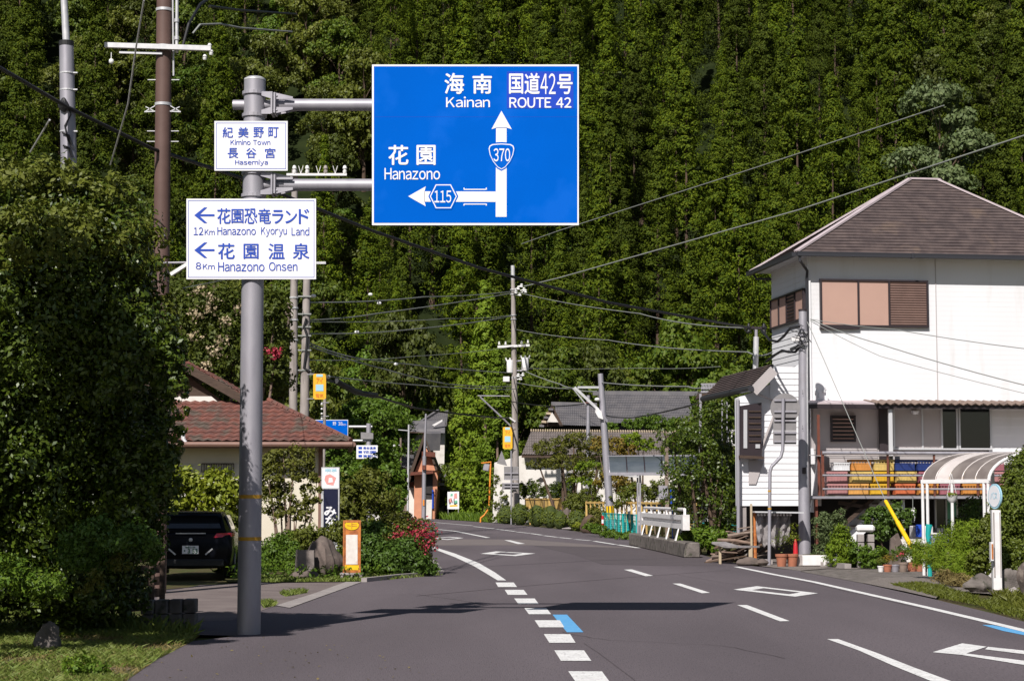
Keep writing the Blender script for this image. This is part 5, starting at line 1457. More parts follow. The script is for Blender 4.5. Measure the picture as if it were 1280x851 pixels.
# upper gable (front half) of the roof
gx = at(232, 480, YH + dpt).x; apex = at(232, 456, YH + dpt - .3); yg = YH + dpt - .1
rr = at(304, 497, YH + dpt - .3); ll = Vector((2 * apex.x - rr.x, rr.y, rr.z))
apex.y = rr.y = ll.y = yg - .3
D_ = Vector((0, 4.6, 0))
m = MB(); m.prism([apex, rr, rr + Vector((0, 0, -.16)), apex + Vector((0, 0, -.18))], D_); m.prism([apex, ll, ll + Vector((0, 0, -.16)), apex + Vector((0, 0, -.18))], D_); m.build('upper_roof', wood_dk, he)
m = MB(); m.bar(apex + Vector((0, -.03, -.06)), rr + Vector((0, -.03, -.06)), .05, .24); m.bar(apex + Vector((0, -.03, -.06)), ll + Vector((0, -.03, -.06)), .05, .24); m.build('barge_board', wood_dk, he)
slp = (rr - apex)
tile_slope(rr + Vector((0, 0, .02)), rr + D_ + Vector((0, 0, .02)), apex + D_, apex, 9, 16, 'upper_roof_tiles', redtile_m, he, .05, .04)
for i in range(12):
    p = apex.lerp(rr, i / 12) + Vector((0, .1, .07)); q = apex.lerp(rr, (i + .9) / 12) + Vector((0, .1, .05)); m = MB(); m.tube([p, q], [.1, .085], 8); m.build('verge_tile', redtile_m, he, smooth=True)
m = MB(); m.prism([Vector((ll.x + .5, yg + .1, zt - .1)), Vector((rr.x - .5, yg + .1, zt - .1)), Vector((apex.x, yg + .1, apex.z - .3))], (0, .1, 0)); m.build('gable_wall', wood_dk, he)
m = MB(); m.prism([Vector((ll.x + .6, yg + .06, zt - .05)), Vector((rr.x - .75, yg + .06, zt - .05)), Vector((rr.x - 1.0, yg + .06, zt + .17)), Vector((ll.x + .9, yg + .06, zt + .17))], (0, .05, 0)); m.build('gable_plaster', wall_white, he)
# gutter, walls
m = MB(); m.tube([eL + Vector((0, -.08, -.05)), eR + Vector((.06, -.08, -.05))], .075, 8); m.tube([eR + Vector((.08, -.08, -.05)), bR + Vector((.08, 0, -.05))], .075, 8); m.build('gutter', gutter_br, he, smooth=True)
m = MB(); m.prism([eL + Vector((0.1, .02, -.16)), eR + Vector((-.05, .02, -.16)), eR + Vector((-.05, .02, -.02)), eL + Vector((0.1, .02, -.02))], (0, .06, 0)); m.build('fascia', gutter_br, he)
wx = at(400, 600, YH + .8).x; yw = YH + .8
m = MB(); m.prism([(eL.x + .8, yw, 0), (wx, yw, 0), (wx, yw, ze - .05), (eL.x + .8, yw, ze - .05)], (0, .15, 0)); m.prism([(wx, yw + .15, 0), (wx - .75, yw + 5.8, 0), (wx - .75, yw + 5.8, ze - .05), (wx, yw + .15, ze - .05)], (-.15, 0, 0)); m.build('wall', wall_cream, he)
m = MB(); m.bar((wx + .02, yw - .03, 0), (wx + .02, yw - .03, ze - .1), .12, .08); m.build('corner_post', gutter_br, he)
m = MB(); z1 = at(250, 580, yw).z; m.prism([(eL.x + .8, yw - .03, 0), (at(318, 0, yw).x, yw - .03, 0), (at(318, 0, yw).x, yw - .03, z1), (eL.x + .8, yw - .03, z1)], (0, .028, 0)); m.build('sunlit_wall_tone', wall_white, he)  # whiter sheet paints the sunlit part of the cream wall below the eave shadow
m = MB(); p = at(229, 536, YH - .1); m.tube([p, at(229, 548, YH - .05), at(232, 552, YH - .05), at(228, 556, YH)], [.05, .06, .05, .04], 7); m.build('rain_head', sign_white, he, smooth=True)
m = MB(); p0 = at(252, 590, yw - .1); p1 = at(292, 590, yw - .1)
for i in range(14): q = p0.lerp(p1, i / 13); m.bar(q, q + Vector((0, 0, .25)), .02, .02)
m.bar(p0 + Vector((0, 0, .25)), p1 + Vector((0, 0, .25)), .03, .03); m.build('window_grille', frame_br, he)
m = MB(); 
for a0 in ((213, 562), (219, 568)): m.tube([at(a0[0] + 7 * math.cos(k), a0[1] + 5 * math.sin(k), yw - .05) for k in np.linspace(0, 6, 10)], .02, 5)
m.build('hose_coil', frame_br, he)

# upright shop sign by the house corner
Yq = 54.5
ss = thing('shop_sign', 'tall upright shop sign, white above and dark navy below with white characters', 'shop sign', (at(412, 690, Yq).x, Yq, 0))
def f6(u, v): return (390 + u / 7.09, 560 + v / 7.09)
g6 = lambda u, v, o_=0.0: at(*f6(u, v), Yq) + Vector((0, -o_, 0))
m = MB(); x0 = g6(84, 0).x; x1 = g6(245, 0).x; zt_ = g6(0, 168).z; m.box(((x0 + x1) / 2, Yq + .08, zt_ / 2 + .1), (x1 - x0, .15, zt_ - .2)); m.build('cabinet', galv_lt, ss)
m = MB(); m.face([g6(92, 178, .01), g6(238, 178, .01), g6(238, 355, .01), g6(92, 355, .01)]); m.build('white_face', sign_white, ss)
m = MB(); m.face([g6(102, 362, .01), g6(230, 362, .01), g6(230, 800, .01), g6(102, 800, .01)]); m.build('navy_face', navy_m, ss)
m = MB(); m.face([g6(120, 240, .013), g6(160, 228, .013), g6(215, 262, .013), g6(190, 330, .013), g6(130, 320, .013), g6(110, 280, .013)]); m.build('emblem', pink_p, ss)
m = MB(); m.face([g6(150, 262, .016), g6(180, 262, .016), g6(186, 300, .016), g6(145, 305, .016)]); m.build('emblem_centre', sign_white, ss)
m = MB(); text_to(m, '喫茶', (118, 182, 222, 210), lambda u, v: g6(u, v, .014), .03); m.build('lettering', lblue_p, ss)
for ch, bx in (('み', (112, 520, 212, 600)), ('な', (122, 604, 208, 680)), ('み', (118, 690, 210, 765))):
    m = MB(); text_to(m, ch, bx, lambda u, v: g6(u, v, .014), .04); m.build('lettering', sign_white, ss)

# rusty bus stop board on a block
Yv = gr(440, 724).y
bb = thing('bus_stop_board', 'small rusty framed yellow timetable board standing on a concrete block', 'notice board', (at(440, 724, Yv).x, Yv, 0))
q = lambda px, py, o_=0.0: at(px, py, Yv) + Vector((0, -o_, 0))
zt_ = q(440, 650).z; xl_ = q(428.5, 700).x; xr_ = q(451, 700).x
for x in (xl_ + .02, xr_ - .02): m = MB(); m.bar((x, Yv, .08), (x, Yv, zt_), .035, .04); m.build('frame_upright', rust_m, bb)
for z in (zt_ - .02, q(0, 716).z): m = MB(); m.bar((xl_ + .04, Yv, z), (xr_ - .04, Yv, z), .035, .045); m.build('frame_rail', rust_m, bb)
m = MB(); m.prism([q(429.5, 714), q(450, 714), q(450, 651), q(429.5, 651)], (0, .02, 0)); m.build('back_panel', rust_m, bb)
m = MB(); c = q(439.8, 656.3, .006); m.prism([c + Vector((.145 * math.cos(k * math.pi / 14), 0, .095 * math.sin(k * math.pi / 14))) for k in range(28)], (0, -.006, 0)); m.build('yellow_oval', yellow_m, bb)
m = MB(); m.bar(c + Vector((0, -.008, -.07)), c + Vector((0, -.008, .07)), .012, .004); m.bar(c + Vector((.0, -.008, .02)), c + Vector((.1, -.008, .02)), .004, .012); m.bar(c + Vector((.0, -.008, -.015)), c + Vector((.11, -.008, -.02)), .004, .012); m.bar(c + Vector((-.1, -.008, 0)), c + Vector((-.02, -.008, -.01)), .004, .012); m.build('symbol', rust_m, bb)
m = MB(); m.prism([q(432.5, 705, .004), q(447, 705, .004), q(447, 668, .004), q(432.5, 668, .004)], (0, -.004, 0)); m.build('timetable', paper_m, bb)
m = MB(); m.prism([q(431, 712, .004), q(449, 712, .004), q(449, 706, .004), q(431, 706, .004)], (0, -.004, 0)); m.build('yellow_strip', yellow_m, bb)
m = MB(); m.box(((xl_ + xr_) / 2, Yv, .115), (.46, .26, .045), bev=.008); m.box(((xl_ + xr_) / 2, Yv, .02), (.44, .26, .04), bev=.008)
for s_ in (-1, 0, 1): m.box(((xl_ + xr_) / 2 + s_ * .19, Yv, .068), (.05, .24, .05))
m.build('concrete_base', concrete, bb)

# boulder and slab
Yv2 = gr(403, 720).y
m = MB(); c = at(402, 722, Yv2); m.ball((c.x, Yv2 + .1, .30), (.42, .32, .46), 28, 20, .22, 4); o = m.build('boulder', rock_m, smooth=True); tag(o, 'rounded dark brown boulder beside the driveway, left of the rusty board', 'boulder')
m = MB(); a_ = gr(366, 722); m.prism([(a_.x, a_.y + .25, 0), (a_.x + .42, a_.y + .25, 0), (a_.x + .40, a_.y + .3, .56), (a_.x + .03, a_.y + .3, .57)], (0, .12, 0)); o = m.build('stone_slab', slab_m); tag(o, 'flat upright stone slab leaning beside the dark boulder', 'stone slab')
m = MB(); m.ball((at(388, 722, 40.5).x, 39.4, .06), (.3, .2, .12), 14, 10, .3, 6); o = m.build('stone', rock_m, smooth=True); tag(o, 'low stone lying in front of the upright slab', 'stone')

# black hatchback parked in the drive
def build_car():
    t = thing('parked_car', 'black hatchback parked in the drive seen from behind, left of the sign post', 'car', (0, 0, 0))
    # sections along the length: (y, half width low, half width at belt, half width roof, z bottom, z belt, z roof)
    W2 = .86
    def body_ring(y, wl, wb, zb, zs, zbelt):
        return [(-wl, y, zb), (-wb, y, zs), (-wb * .985, y, zbelt), (0, y, zbelt + .02), (wb * .985, y, zbelt), (wb, y, zs), (wl, y, zb), (0, y, zb - .02)]
    rings = [body_ring(0.00, .70, .76, .36, .55, .80), body_ring(.06, .78, .83, .27, .55, .92), body_ring(.25, .82, W2, .22, .55, .97), body_ring(.9, .82, W2, .2, .55, .96), body_ring(2.2, .82, W2, .2, .55, .93), body_ring(3.2, .82, W2 - .01, .2, .55, .90), body_ring(3.8, .78, .80, .22, .50, .80), body_ring(4.1, .62, .66, .3, .45, .62)]
    m = MB(); n = 8
    vs = [v for r in rings for v in r]
    fs = [(i * n + k, i * n + (k + 1) % n, (i + 1) * n + (k + 1) % n, (i + 1) * n + k) for i in range(len(rings) - 1) for k in range(n)] + [tuple(range(n)), tuple((len(rings) - 1) * n + k for k in reversed(range(n)))]
    m.add(vs, fs); o = m.build('body', car_black, t, smooth=True); md = o.modifiers.new('soft', 'BEVEL'); md.width = .03; md.segments = 3
    # cabin
    cr = [(.10, .74, .70, .96, .98), (.42, .80, .60, .98, 1.30), (.9, .80, .60, .98, 1.36), (2.0, .80, .60, .97, 1.35), (2.9, .80, .70, .94, .98)]
    m = MB(); vs = []
    for y, wb, wr, zb_, zr_ in cr: vs += [(-wb, y, zb_ - .03), (-wr, y, zr_), (0, y, zr_ + .025), (wr, y, zr_), (wb, y, zb_ - .03)]
    fs = [(i * 5 + k, i * 5 + k + 1, (i + 1) * 5 + k + 1, (i + 1) * 5 + k) for i in range(4) for k in range(4)] + [(0, 1, 2, 3, 4), (20, 24, 23, 22, 21)]
    m.add(vs, fs); o = m.build('cabin', car_black, t, smooth=True)
    m = MB(); m.prism([(-.60, .135, 1.02), (.60, .135, 1.02), (.52, .37, 1.27), (-.52, .37, 1.27)], (0, -.02, .012)); m.build('rear_window', glass_dk, t)
    m = MB(); m.bar((-.6, .30, 1.335), (.6, .30, 1.335), .22, .03); m.build('roof_spoiler', car_black, t)
    for s_ in (-1, 1):
        m = MB(); m.prism([(s_ * .775, .55, 1.0), (s_ * .775, 2.5, .98), (s_ * .67, 2.05, 1.28), (s_ * .65, .75, 1.29)], (s_ * .03, 0, .005)); m.build('side_window', glass_dk, t)
        m = MB(); m.prism([(s_ * .46, .015, .84), (s_ * .80, .09, .86), (s_ * .82, .09, .94), (s_ * .52, .045, .93)], (0, -.03, 0)); m.prism([(s_ * .80, .06, .86), (s_ * .862, .30, .88), (s_ * .862, .36, .94), (s_ * .82, .06, .94)], (s_ * .02, -.01, 0)); m.build('tail_light', lens_red, t)
        m = MB(); m.bar((s_ * .58, .02, .45), (s_ * .74, .04, .45), .02, .09); m.build('reflector', lens_red, t)
        for y in (.72, 3.2):
            w = MB(); w.tube([(s_ * .66, y, .31), (s_ * .87, y, .31)], .31, 22); wo = w.build('wheel', black_rub, t, smooth=True)
            w = MB(); w.tube([(s_ * .868, y, .31), (s_ * .878, y, .31)], .19, 16); w.build('rim', galv, wo)
    m = MB(); m.box((0, .02, .33), (1.36, .12, .16), bev=.03); m.build('bumper_insert', black_rub, t)
    m = MB(); m.bar((.30, -.012, .50), (.44, .0, .62), .02, .03); m.bar((-.30, -.012, .50), (-.44, .0, .62), .02, .03); m.bar((-.3, -.012, .93), (.3, -.012, .93), .02, .02); m.build('chrome_trim', galv_lt, t)
    m = MB(); m.box((0, -.035, .60), (.33, .015, .165)); pl = m.build('number_plate', sign_white, t)
    m = MB(); text_to(m, '和歌山 580', (-.10, -.07, .10, -.03), lambda u, v: Vector((u, -.046, .60 - v)), .02); text_to(m, '・3 53', (-.13, -.02, .14, .07), lambda u, v: Vector((u, -.046, .60 - v)), .03); m.build('plate_lettering', mat('plate_green', (.02, .12, .06), None), pl)
    m = MB(); m.ball((.0, -.0, .80), (.04, .012, .04), 10, 8); m.build('badge', galv_lt, t)
    return t
car = build_car(); car.location = (at(238, 700, 39.3).x, 39.3, 0.0); car.rotation_euler = (0, 0, math.radians(6))

# ================================================================== THE MIDDLE DISTANCE
# --- slim salmon house with steep roof, beyond the bend
Yn = 151.0
t = thing('house', 'narrow salmon walled house with steep dark gable beyond the road bend', 'house', (at(525, 640, Yn).x, Yn, 0))
P3 = lambda u, v, o_=0.0: at(470 + u / 5.317, 500 + v / 5.317, Yn + o_)
def low(px_, o_=0.0):
    p = P3(px_, 0, o_); return Vector((p.x, Yn + o_, 0))
m = MB(); m.prism([low(255), low(400), P3(412, 470), P3(330, 310), P3(255, 480)], (0, 6, 0)); m.build('wall', salmon_m, t)
m = MB(); m.prism([P3(200, 540, -.5), P3(222, 545, -.5), P3(325, 250, -.5), P3(318, 222, -.5)], (0, 7, 0)); m.prism([P3(318, 222, -.5), P3(325, 250, -.5), P3(395, 470, -.5), P3(410, 460, -.5)], (0, 7, 0)); m.build('roof', wood_dk, t)
m = MB(); m.prism([P3(318, 222, -.45), P3(430, 222, .5), P3(425, 335, .5), P3(345, 335, -.45)], (0, .3, .2)); m.build('roof_tiles', greytile_m, t)
m = MB(); m.prism([P3(305, 340, -.7), P3(393, 345, -.7), P3(393, 378, -.7), P3(305, 370, -.7)], (0, .5, 0)); m.build('red_fascia', rust_dk, t)
m = MB(); m.prism([P3(232, 478, -1.0), P3(382, 470, -1.0), P3(380, 487, -1.0), P3(225, 500, -1.0)], (0, 1.0, 0)); m.build('entrance_canopy', rust_dk, t)
m = MB(); m.prism([low(325, -.05), low(375, -.05), P3(378, 490, -.05), P3(330, 490, -.05)], (0, .05, 0)); m.build('door', dark_in, t)
m = MB(); m.prism([low(335, -.15), low(372, -.15), P3(372, 660, -.15), P3(335, 660, -.15)], (0, .08, 0)); m.build('pale_door_panel', wall_white, t)
m = MB(); m.prism([P3(372, 720, -.2), P3(382, 720, -.2), P3(382, 595, -.2), P3(372, 595, -.2)], (0, .08, 0)); m.build('blue_side_strip', print_blue, t)
m = MB(); m.prism([low(182, 1), low(255, 1), P3(255, 535, 1), P3(182, 545, 1)], (0, 3, 0)); m.build('annex_wall', wood_gy, t)
m = MB(); m.prism([low(215, .9), low(258, .9), P3(256, 583, .9), P3(220, 583, .9)], (0, .08, 0)); m.build('white_door', wall_white, t)
m = MB(); m.prism([P3(222, 573, .8), P3(255, 573, .8), P3(253, 545, .8), P3(225, 545, .8)], (0, .08, 0)); m.build('transom', rust_dk, t)
for k in range(4): m = MB(); m.prism([P3(410, 485 + k * 30, 2), P3(465, 490 + k * 30, 2), P3(465, 510 + k * 30, 2), P3(410, 505 + k * 30, 2)], (0, .3, 0)); m.build('side_panel', [greytile_m, dark_in][k % 2], t)

# --- grey roofed houses behind it
def ribbed_roof(name, P0, P1, Q1, Q0, cols, courses, material, parent): return tile_slope(P0, P1, Q1, Q0, courses, cols, name, material, parent, .05, .05)
def A(px, py, Y): return at(px, py, Y)
t = thing('house', 'house with dark grey tiled roof rising behind the salmon house', 'house', (A(535, 640, 160).x, 160, 0))
m = MB(); m.prism([(A(490, 0, 161).x, 161, 0), (A(556, 0, 161).x, 161, 0), A(556, 540, 161), A(490, 546, 161)], (0, 6, 0)); m.build('wall', wall_white, t)
m = MB(); m.prism([A(510, 540, 160), A(556, 541, 160), A(556, 530, 161.7), A(516, 530, 161.7)], (0, .3, .3)); m.build('lower_roof', greytile_m, t)
ribbed_roof('upper_roof', A(518, 534, 161), A(558, 534, 161), A(566, 512, 166), A(548, 515, 166), 16, 7, greytile_m, t)
m = MB(); m.bar(A(518, 534, 160.9), A(548, 514, 165.8), .25, .35); m.build('verge', greytile_m, t)
m = MB(); m.prism([A(540, 531, 160.2), A(553, 524, 160.2), A(553, 526.5, 160.2), A(543, 532.5, 160.2)], (0, .2, 0)); m.build('white_fascia', white_metal, t)
t = thing('house', 'low grey tiled roof house left of the salmon house behind the shrubs', 'house', (A(500, 640, 155).x, 155, 0))
ribbed_roof('roof', A(484, 581, 154), A(516, 588, 154), A(517, 569, 158), A(487, 567, 158), 14, 6, greytile_m, t)
m = MB(); m.prism([(A(487, 0, 155).x, 155, 0), (A(517, 0, 155).x, 155, 0), A(517, 585, 155), A(487, 582, 155)], (0, 5, 0)); m.build('wall', dark_in, t)
m = MB(); m.tube([A(484, 581, 153.9), A(516, 588, 153.9)], .12, 6); m.build('gutter', wood_dk, t)
t = thing('storage_tank', 'small cream box on a roof behind the thin poles', 'tank', A(514, 568, 159)); m = MB(); m.box(A(514, 565.5, 159), (.35, .3, .3)); m.build('box', tan_m, t)

# --- thin poles by the salmon house
t = thing('utility_pole', 'slim pale pole left of the salmon house beyond the bend', 'pole', (A(510, 645, 146).x, 146, 0))
m = MB(); m.tube([(A(509.5, 645, 146).x, 146, 0), A(511, 530.5, 146)], [.09, .07], 10); m.bar(A(498, 537, 146), A(511, 538, 146), .06, .06); m.build('pole', galv_lt, t, smooth=True)
t = thing('utility_pole', 'grey pole with orange plate standing in front of the salmon house', 'pole', (A(529.5, 642, 148).x, 148, 0))
m = MB(); m.tube([(A(529.5, 642, 148).x, 148, 0), A(530.5, 570, 148)], [.17, .16], 12); m.tube([A(530.5, 570, 148), A(532.5, 517, 148)], [.10, .08], 10); m.build('pole', galv, t, smooth=True)
m = MB(); m.box(A(529.5, 628, 147.8), (.12, .03, .45)); m.build('orange_plate', orange_m, t)
m = MB(); m.bar(A(512, 540, 148), A(533, 541, 148), .07, .08); m.build('cross_arm', wood_dk, t)
m = MB(); m.box(A(530, 584, 147.7), (.25, .2, .35)); m.build('junction_box', rust_dk, t)
t = thing('street_lamp', 'little pole with a white lamp behind the slim pale pole', 'street lamp', (A(500, 600, 152).x, 152, 0)); m = MB()
m.tube([(A(500.5, 600, 152).x, 152, 0), A(501, 547, 152)], .08, 8); m.build('pole', wood_gy, t); m = MB(); m.bar(A(501, 556, 152), A(494, 556, 152), .05, .05); m.build('lamp_arm', galv_lt, t); m = MB(); m.ball(A(493, 557, 152), (.13, .1, .1), 8, 6); m.build('lamp_head', white_metal, t)

# --- small white posts and bits by the far left pavement
t = thing('gate_post', 'short white square gate post behind the flower bed', 'gate post', (A(476, 660, 92).x, 92, 0)); m = MB(); m.box((A(477, 0, 92).x, 92, .62), (.4, .4, 1.24), bev=.03); m.build('post', wall_white, t); m = MB(); m.box((A(476, 0, 92).x, 92, 1.31), (.3, .3, .14), bev=.03); m.build('cap', terra_m, t)
t = thing('gate_post', 'lower broken white post left of the square gate post', 'gate post', (A(468, 660, 91).x, 91, 0)); m = MB(); m.box((A(468, 0, 91).x, 91, .45), (.26, .3, .9), bev=.06); m.build('post', wall_white, t)
t = thing('wall', 'low grey block wall behind the flower bed', 'wall', (A(490, 660, 98).x, 98, 0)); m = MB(); m.bar((A(480, 0, 98).x, 98, .4), (A(507, 0, 98).x, 98, .4), .2, .8); m.build('wall', concrete, t)

# --- poster board on the grass
Yp = 150.0
t = thing('poster_board', 'white framed poster board on two legs in the far grass by the bend', 'sign board', (A(566, 640, Yp).x, Yp, 0))
m = MB(); m.prism([A(559.3, 636, Yp), A(573.8, 636, Yp), A(573.8, 614, Yp), A(559.3, 614.5, Yp)], (0, .06, 0)); m.build('board', sign_white, t)
for px in (560.3, 573): m = MB(); p = A(px, 600, Yp + .05); m.bar((p.x, p.y, 0), (p.x, p.y, A(px, 615, Yp).z), .05, .05); m.build('leg', galv, t)
for (u0, v0, u1, v1, mt) in ((563, 616.5, 566, 620, green_p), (567.5, 616, 571.5, 623, pink_p), (561.5, 622, 565, 628, pink_p), (568, 625, 572, 630, green_p), (562, 630.5, 572, 633, yellow_m)):
    m = MB(); m.face([A(u0, v1, Yp - .01), A(u1, v1 - .5, Yp - .01), A(u1 - .4, v0, Yp - .01), A(u0 + .3, v0 + .6, Yp - .01)]); m.build('poster_print', mt, t)
m = MB(); text_to(m, 'いし', (561, 623, 571, 630), lambda u, v: at(u, v, Yp - .02), .04); m.build('lettering', dark_p, t)

# --- orange bent mirror post
Yo = 130.0
t = thing('mirror_post', 'bent orange traffic mirror post at the far side of the bend', 'mirror post', (A(601, 655, Yo).x, Yo, 0))
x = A(600.5, 655, Yo).x
m = MB(); m.tube([(x, Yo, 0), (x + .02, Yo, .3), A(606, 643, Yo), A(611.5, 634, Yo), A(612.5, 600, Yo), A(613.5, 577, Yo)], .055, 8); m.build('post', orange_m, t, smooth=True)
m = MB(); m.box(A(608, 584, Yo), (.42, .12, .5), rot=Matrix.Rotation(.2, 3, 'Y'), bev=.05); m.build('mirror_back', galv, t); m = MB(); m.bar(A(601.5, 578.5, Yo), A(614, 577, Yo), .2, .07); m.build('mirror_hood', orange_m, t)

# --- storehouse with white walls, tiled lean-to, big roofs
Yw = 130.0
t = thing('storehouse', 'white walled storehouse with grey brown tiled roof behind the garden', 'house', (A(690, 640, Yw).x, Yw, 0))
g = lambda px, Y=Yw: Vector((A(px, 0, Y).x, Y, 0))
m = MB(); m.prism([g(616), g(880), A(880, 570, Yw), A(660, 567, Yw), A(618, 578, Yw)], (0, .3, 0)); m.prism([g(616) + Vector((0, .3, 0)), g(616) + Vector((0, 6, 0)), A(618, 578, Yw) + Vector((0, 6, 0)), A(618, 578, Yw) + Vector((0, .3, 0))], (.2, 0, 0)); m.build('wall', wall_white, t)
ribbed_roof('roof_tiles', A(652, 569, Yw - .8), A(885, 571, Yw - .8), A(885, 541, Yw + 3.5), A(664, 539.5, Yw + 3.5), 76, 9, browntile_m, t)
m = MB(); m.prism([A(652, 569, Yw - .8), A(885, 571, Yw - .8), A(885, 541, Yw + 3.5), A(664, 539.5, Yw + 3.5)], (0, 0, -.15)); m.build('roof', wood_dk, t)
rp0 = A(664, 539, Yw + 3.5); rp1 = A(885, 541, Yw + 3.5)
m = MB()
for i in range(75): m.tube([rp0.lerp(rp1, i / 75) + Vector((0, -.22, .04)), rp0.lerp(rp1, i / 75) + Vector((0, .1, .12))], .055, 6)
m.build('ridge_tile_ends', tan_m, t, stuff=True)
m = MB(); m.prism([A(670, 600, Yw - .03), A(676, 602, Yw - .03), A(682, 600, Yw - .03), A(676, 596, Yw - .03)], (0, -.03, 0)); m.build('wall_vent', dark_in, t)
Yr = 146.0
t = thing('house', 'large house with long dark grey tiled roof behind the storehouse', 'house', (A(780, 640, Yr).x, Yr, 0))
g = lambda px, Y=Yr: Vector((A(px, 0, Y).x, Y, 0))
m = MB(); m.prism([g(690), g(868), A(868, 529, Yr), A(690, 531, Yr)], (0, 7, 0)); m.build('wall', dark_in, t)
ribbed_roof('main_roof_tiles', A(752, 530, Yr - .5), A(869, 529, Yr - .5), A(877, 493, Yr + 5), A(742, 492, Yr + 5), 56, 12, greytile_m, t)
m = MB(); m.bar(A(741, 491.3, Yr + 5), A(878, 492, Yr + 5), .4, .35); m.build('ridge', greytile_m, t)
m = MB(); m.bar(A(870, 530, Yr - .5), A(878, 492, Yr + 5), .4, .3); m.build('verge', wood_dk, t)
ribbed_roof('wing_roof_tiles', A(694, 532, Yr - 1), A(757, 534, Yr - 1), A(745, 506, Yr + 3), A(690, 505, Yr + 3), 26, 9, greytile_m, t)
m = MB(); m.bar(A(689, 504.5, Yr + 3), A(746, 506, Yr + 3), .35, .3); m.build('ridge', greytile_m, t)
m = MB(); m.prism([A(674, 533, Yr - 1), A(690, 505, Yr - 1), A(704, 532, Yr - 1)], (0, 4, 0)); m.build('gable_end', wood_dk, t)
for k in range(5): m = MB(); m.bar(A(674 + k * 2.9, 532 - k * 5.2, Yr - 1.1), A(680 + k * 2.9, 532.5 - k * 5.2, Yr - 1.1), .3, .16); m.build('verge_tile', tan_m if k % 2 else greytile_m, t)
m = MB(); m.prism([A(683.5, 527.5, Yr - 1.3), A(698, 527.5, Yr - 1.3), A(690, 515, Yr - 1.3)], (0, .15, 0)); m.build('gable_plaster', wall_white, t)

# --- banner, main far pole, second small pole, tilted pole
Yk = 122.0
bx = A(645.5, 660, Yk).x; tp = A(641, 332, Yk)
t = thing('utility_pole', 'tall utility pole with two white transformers in the centre of the view', 'utility pole', (bx, Yk, 0))
pk = lambda py: Vector((bx + (tp.x - bx) * (660 - py) / 328.0, Yk, A(0, py, Yk).z))
m = MB(); m.tube([(bx, Yk, 0), pk(450), tp], [.24, .17, .12], 14); m.build('pole', pole_conc, t, smooth=True)
m = MB(); m.tube([pk(350), pk(332)], .13, 12); m.build('top_sleeve', galv_lt, t, smooth=True)
for py in (362, 368, 394, 399, 472, 560, 569): m = MB(); m.lathe([(.19, -.03), (.19, .03)], 12, pk(py)); m.build('band', galv_lt, t)
m = MB(); m.bar(A(622, 433.5, Yk - .25), A(662, 431.5, Yk - .25), .13, .14); m.build('cross_arm', white_metal, t)
for px, py in ((624, 431), (632, 431), (652, 430), (660, 429)): m = MB(); m.lathe([(.05, 0), (.08, .05), (.05, .1), (.06, .2), (0, .22)], 8, A(px, py, Yk - .25)); m.build('insulator', insul_m, t)
for (px, py0, py1, w) in ((637.5, 450, 466, .42), (656.5, 447, 463, .45)):
    c0 = A(px, py1, Yk - .1); c1 = A(px, py0, Yk - .1)
    m = MB(); m.lathe([(0, 0), (w * .48, 0), (w * .5, .05), (w * .5, c1.z - c0.z - .05), (w * .42, c1.z - c0.z), (0, c1.z - c0.z)], 14, c0); tr = m.build('transformer', white_metal, t, smooth=True)
    m = MB(); 
    for s_ in (-.3, .0, .3): m.tube([c1 + Vector((s_ * w * 1.6, 0, -.05)), c1 + Vector((s_ * w * 2.2, 0, .14))], .05, 6)
    m.build('bushing', insul_m, tr)
m = MB(); m.bar(A(637, 463, Yk), A(657, 463, Yk), .12, .1); m.bar(A(640, 452, Yk), A(655, 450, Yk), .08, .08); m.build('hanger', galv, t)
m = MB(); m.box(A(633, 474, Yk - .1), (.42, .3, .34), bev=.03); m.build('control_box', white_metal, t)
for (px, py, sc) in ((648, 360, 1), (652, 357, 1.0), (655, 362, .9), (650, 368, .9), (657, 364, .8), (645, 365, .9), (648, 469, .7), (654, 468, .7), (651, 473, .6)):
    m = MB(); q_ = A(px, py, Yk - .15); m.lathe([(.05, -.12), (.1, -.08), (.06, 0), (.1, .06), (.05, .12)], 8, q_); m.bar(q_, q_ + Vector((-.25, .1, -.05)), .04, .05); m.build('insulator', insul_m, t)
m = MB(); m.tube([A(597, 494.5, Yk - .2), A(637, 495, Yk - .1)], .035, 6); m.tube([A(600, 496, Yk - .2), A(630, 524, Yk - .1), A(642, 536, Yk)], .055, 6); m.build('stay_arm', galv, t)
m = MB(); m.bar(A(637, 522, Yk - .3), A(644, 527, Yk - .2), .08, .1); m.build('lamp', white_metal, t)
banner('yellow hanging advertising banner on the central far pole', 628.5, 533.5, 640.5, 561, Yk - .4, 3)

# road signs seen from behind under the central pole
Ysb = 120.0
t = thing('sign_post', 'thin dark sign post carrying turned away signs in front of the storehouse', 'sign post', (A(639, 655, Ysb).x, Ysb, 0)); x = A(639, 655, Ysb).x
m = MB(); m.tube([(x, Ysb, 0), (x, Ysb, A(0, 563, Ysb).z)], .045, 8); m.build('post', galv, t)
m = MB(); m.prism([A(621, 579, Ysb + .1), A(634, 582, Ysb + .1), A(627, 563, Ysb + .1)], (0, .03, 0)); o = m.build('triangle_sign', sign_back); tag(o, 'triangular road sign turned away, top of the thin post before the storehouse', 'road sign')
for (a_, b_, c_, d_, lb) in ((630, 583, 648, 599, 'upper square road sign turned away in front of the central pole'), (627.5, 603.5, 648, 611.5, 'lower flat road sign turned away in front of the central pole')):
    m = MB(); m.prism([A(a_, d_, Ysb + .1), A(c_, d_, Ysb + .1), A(c_, b_, Ysb + .1), A(a_, b_, Ysb + .1)], (0, .03, 0)); o = m.build('plate_sign', sign_back); tag(o, lb, 'road sign')
for py in (591, 599, 604, 608): m = MB(); m.bar(A(630, py, Ysb), A(648, py, Ysb), .04, .06); m.build('sign_rail', galv, t)

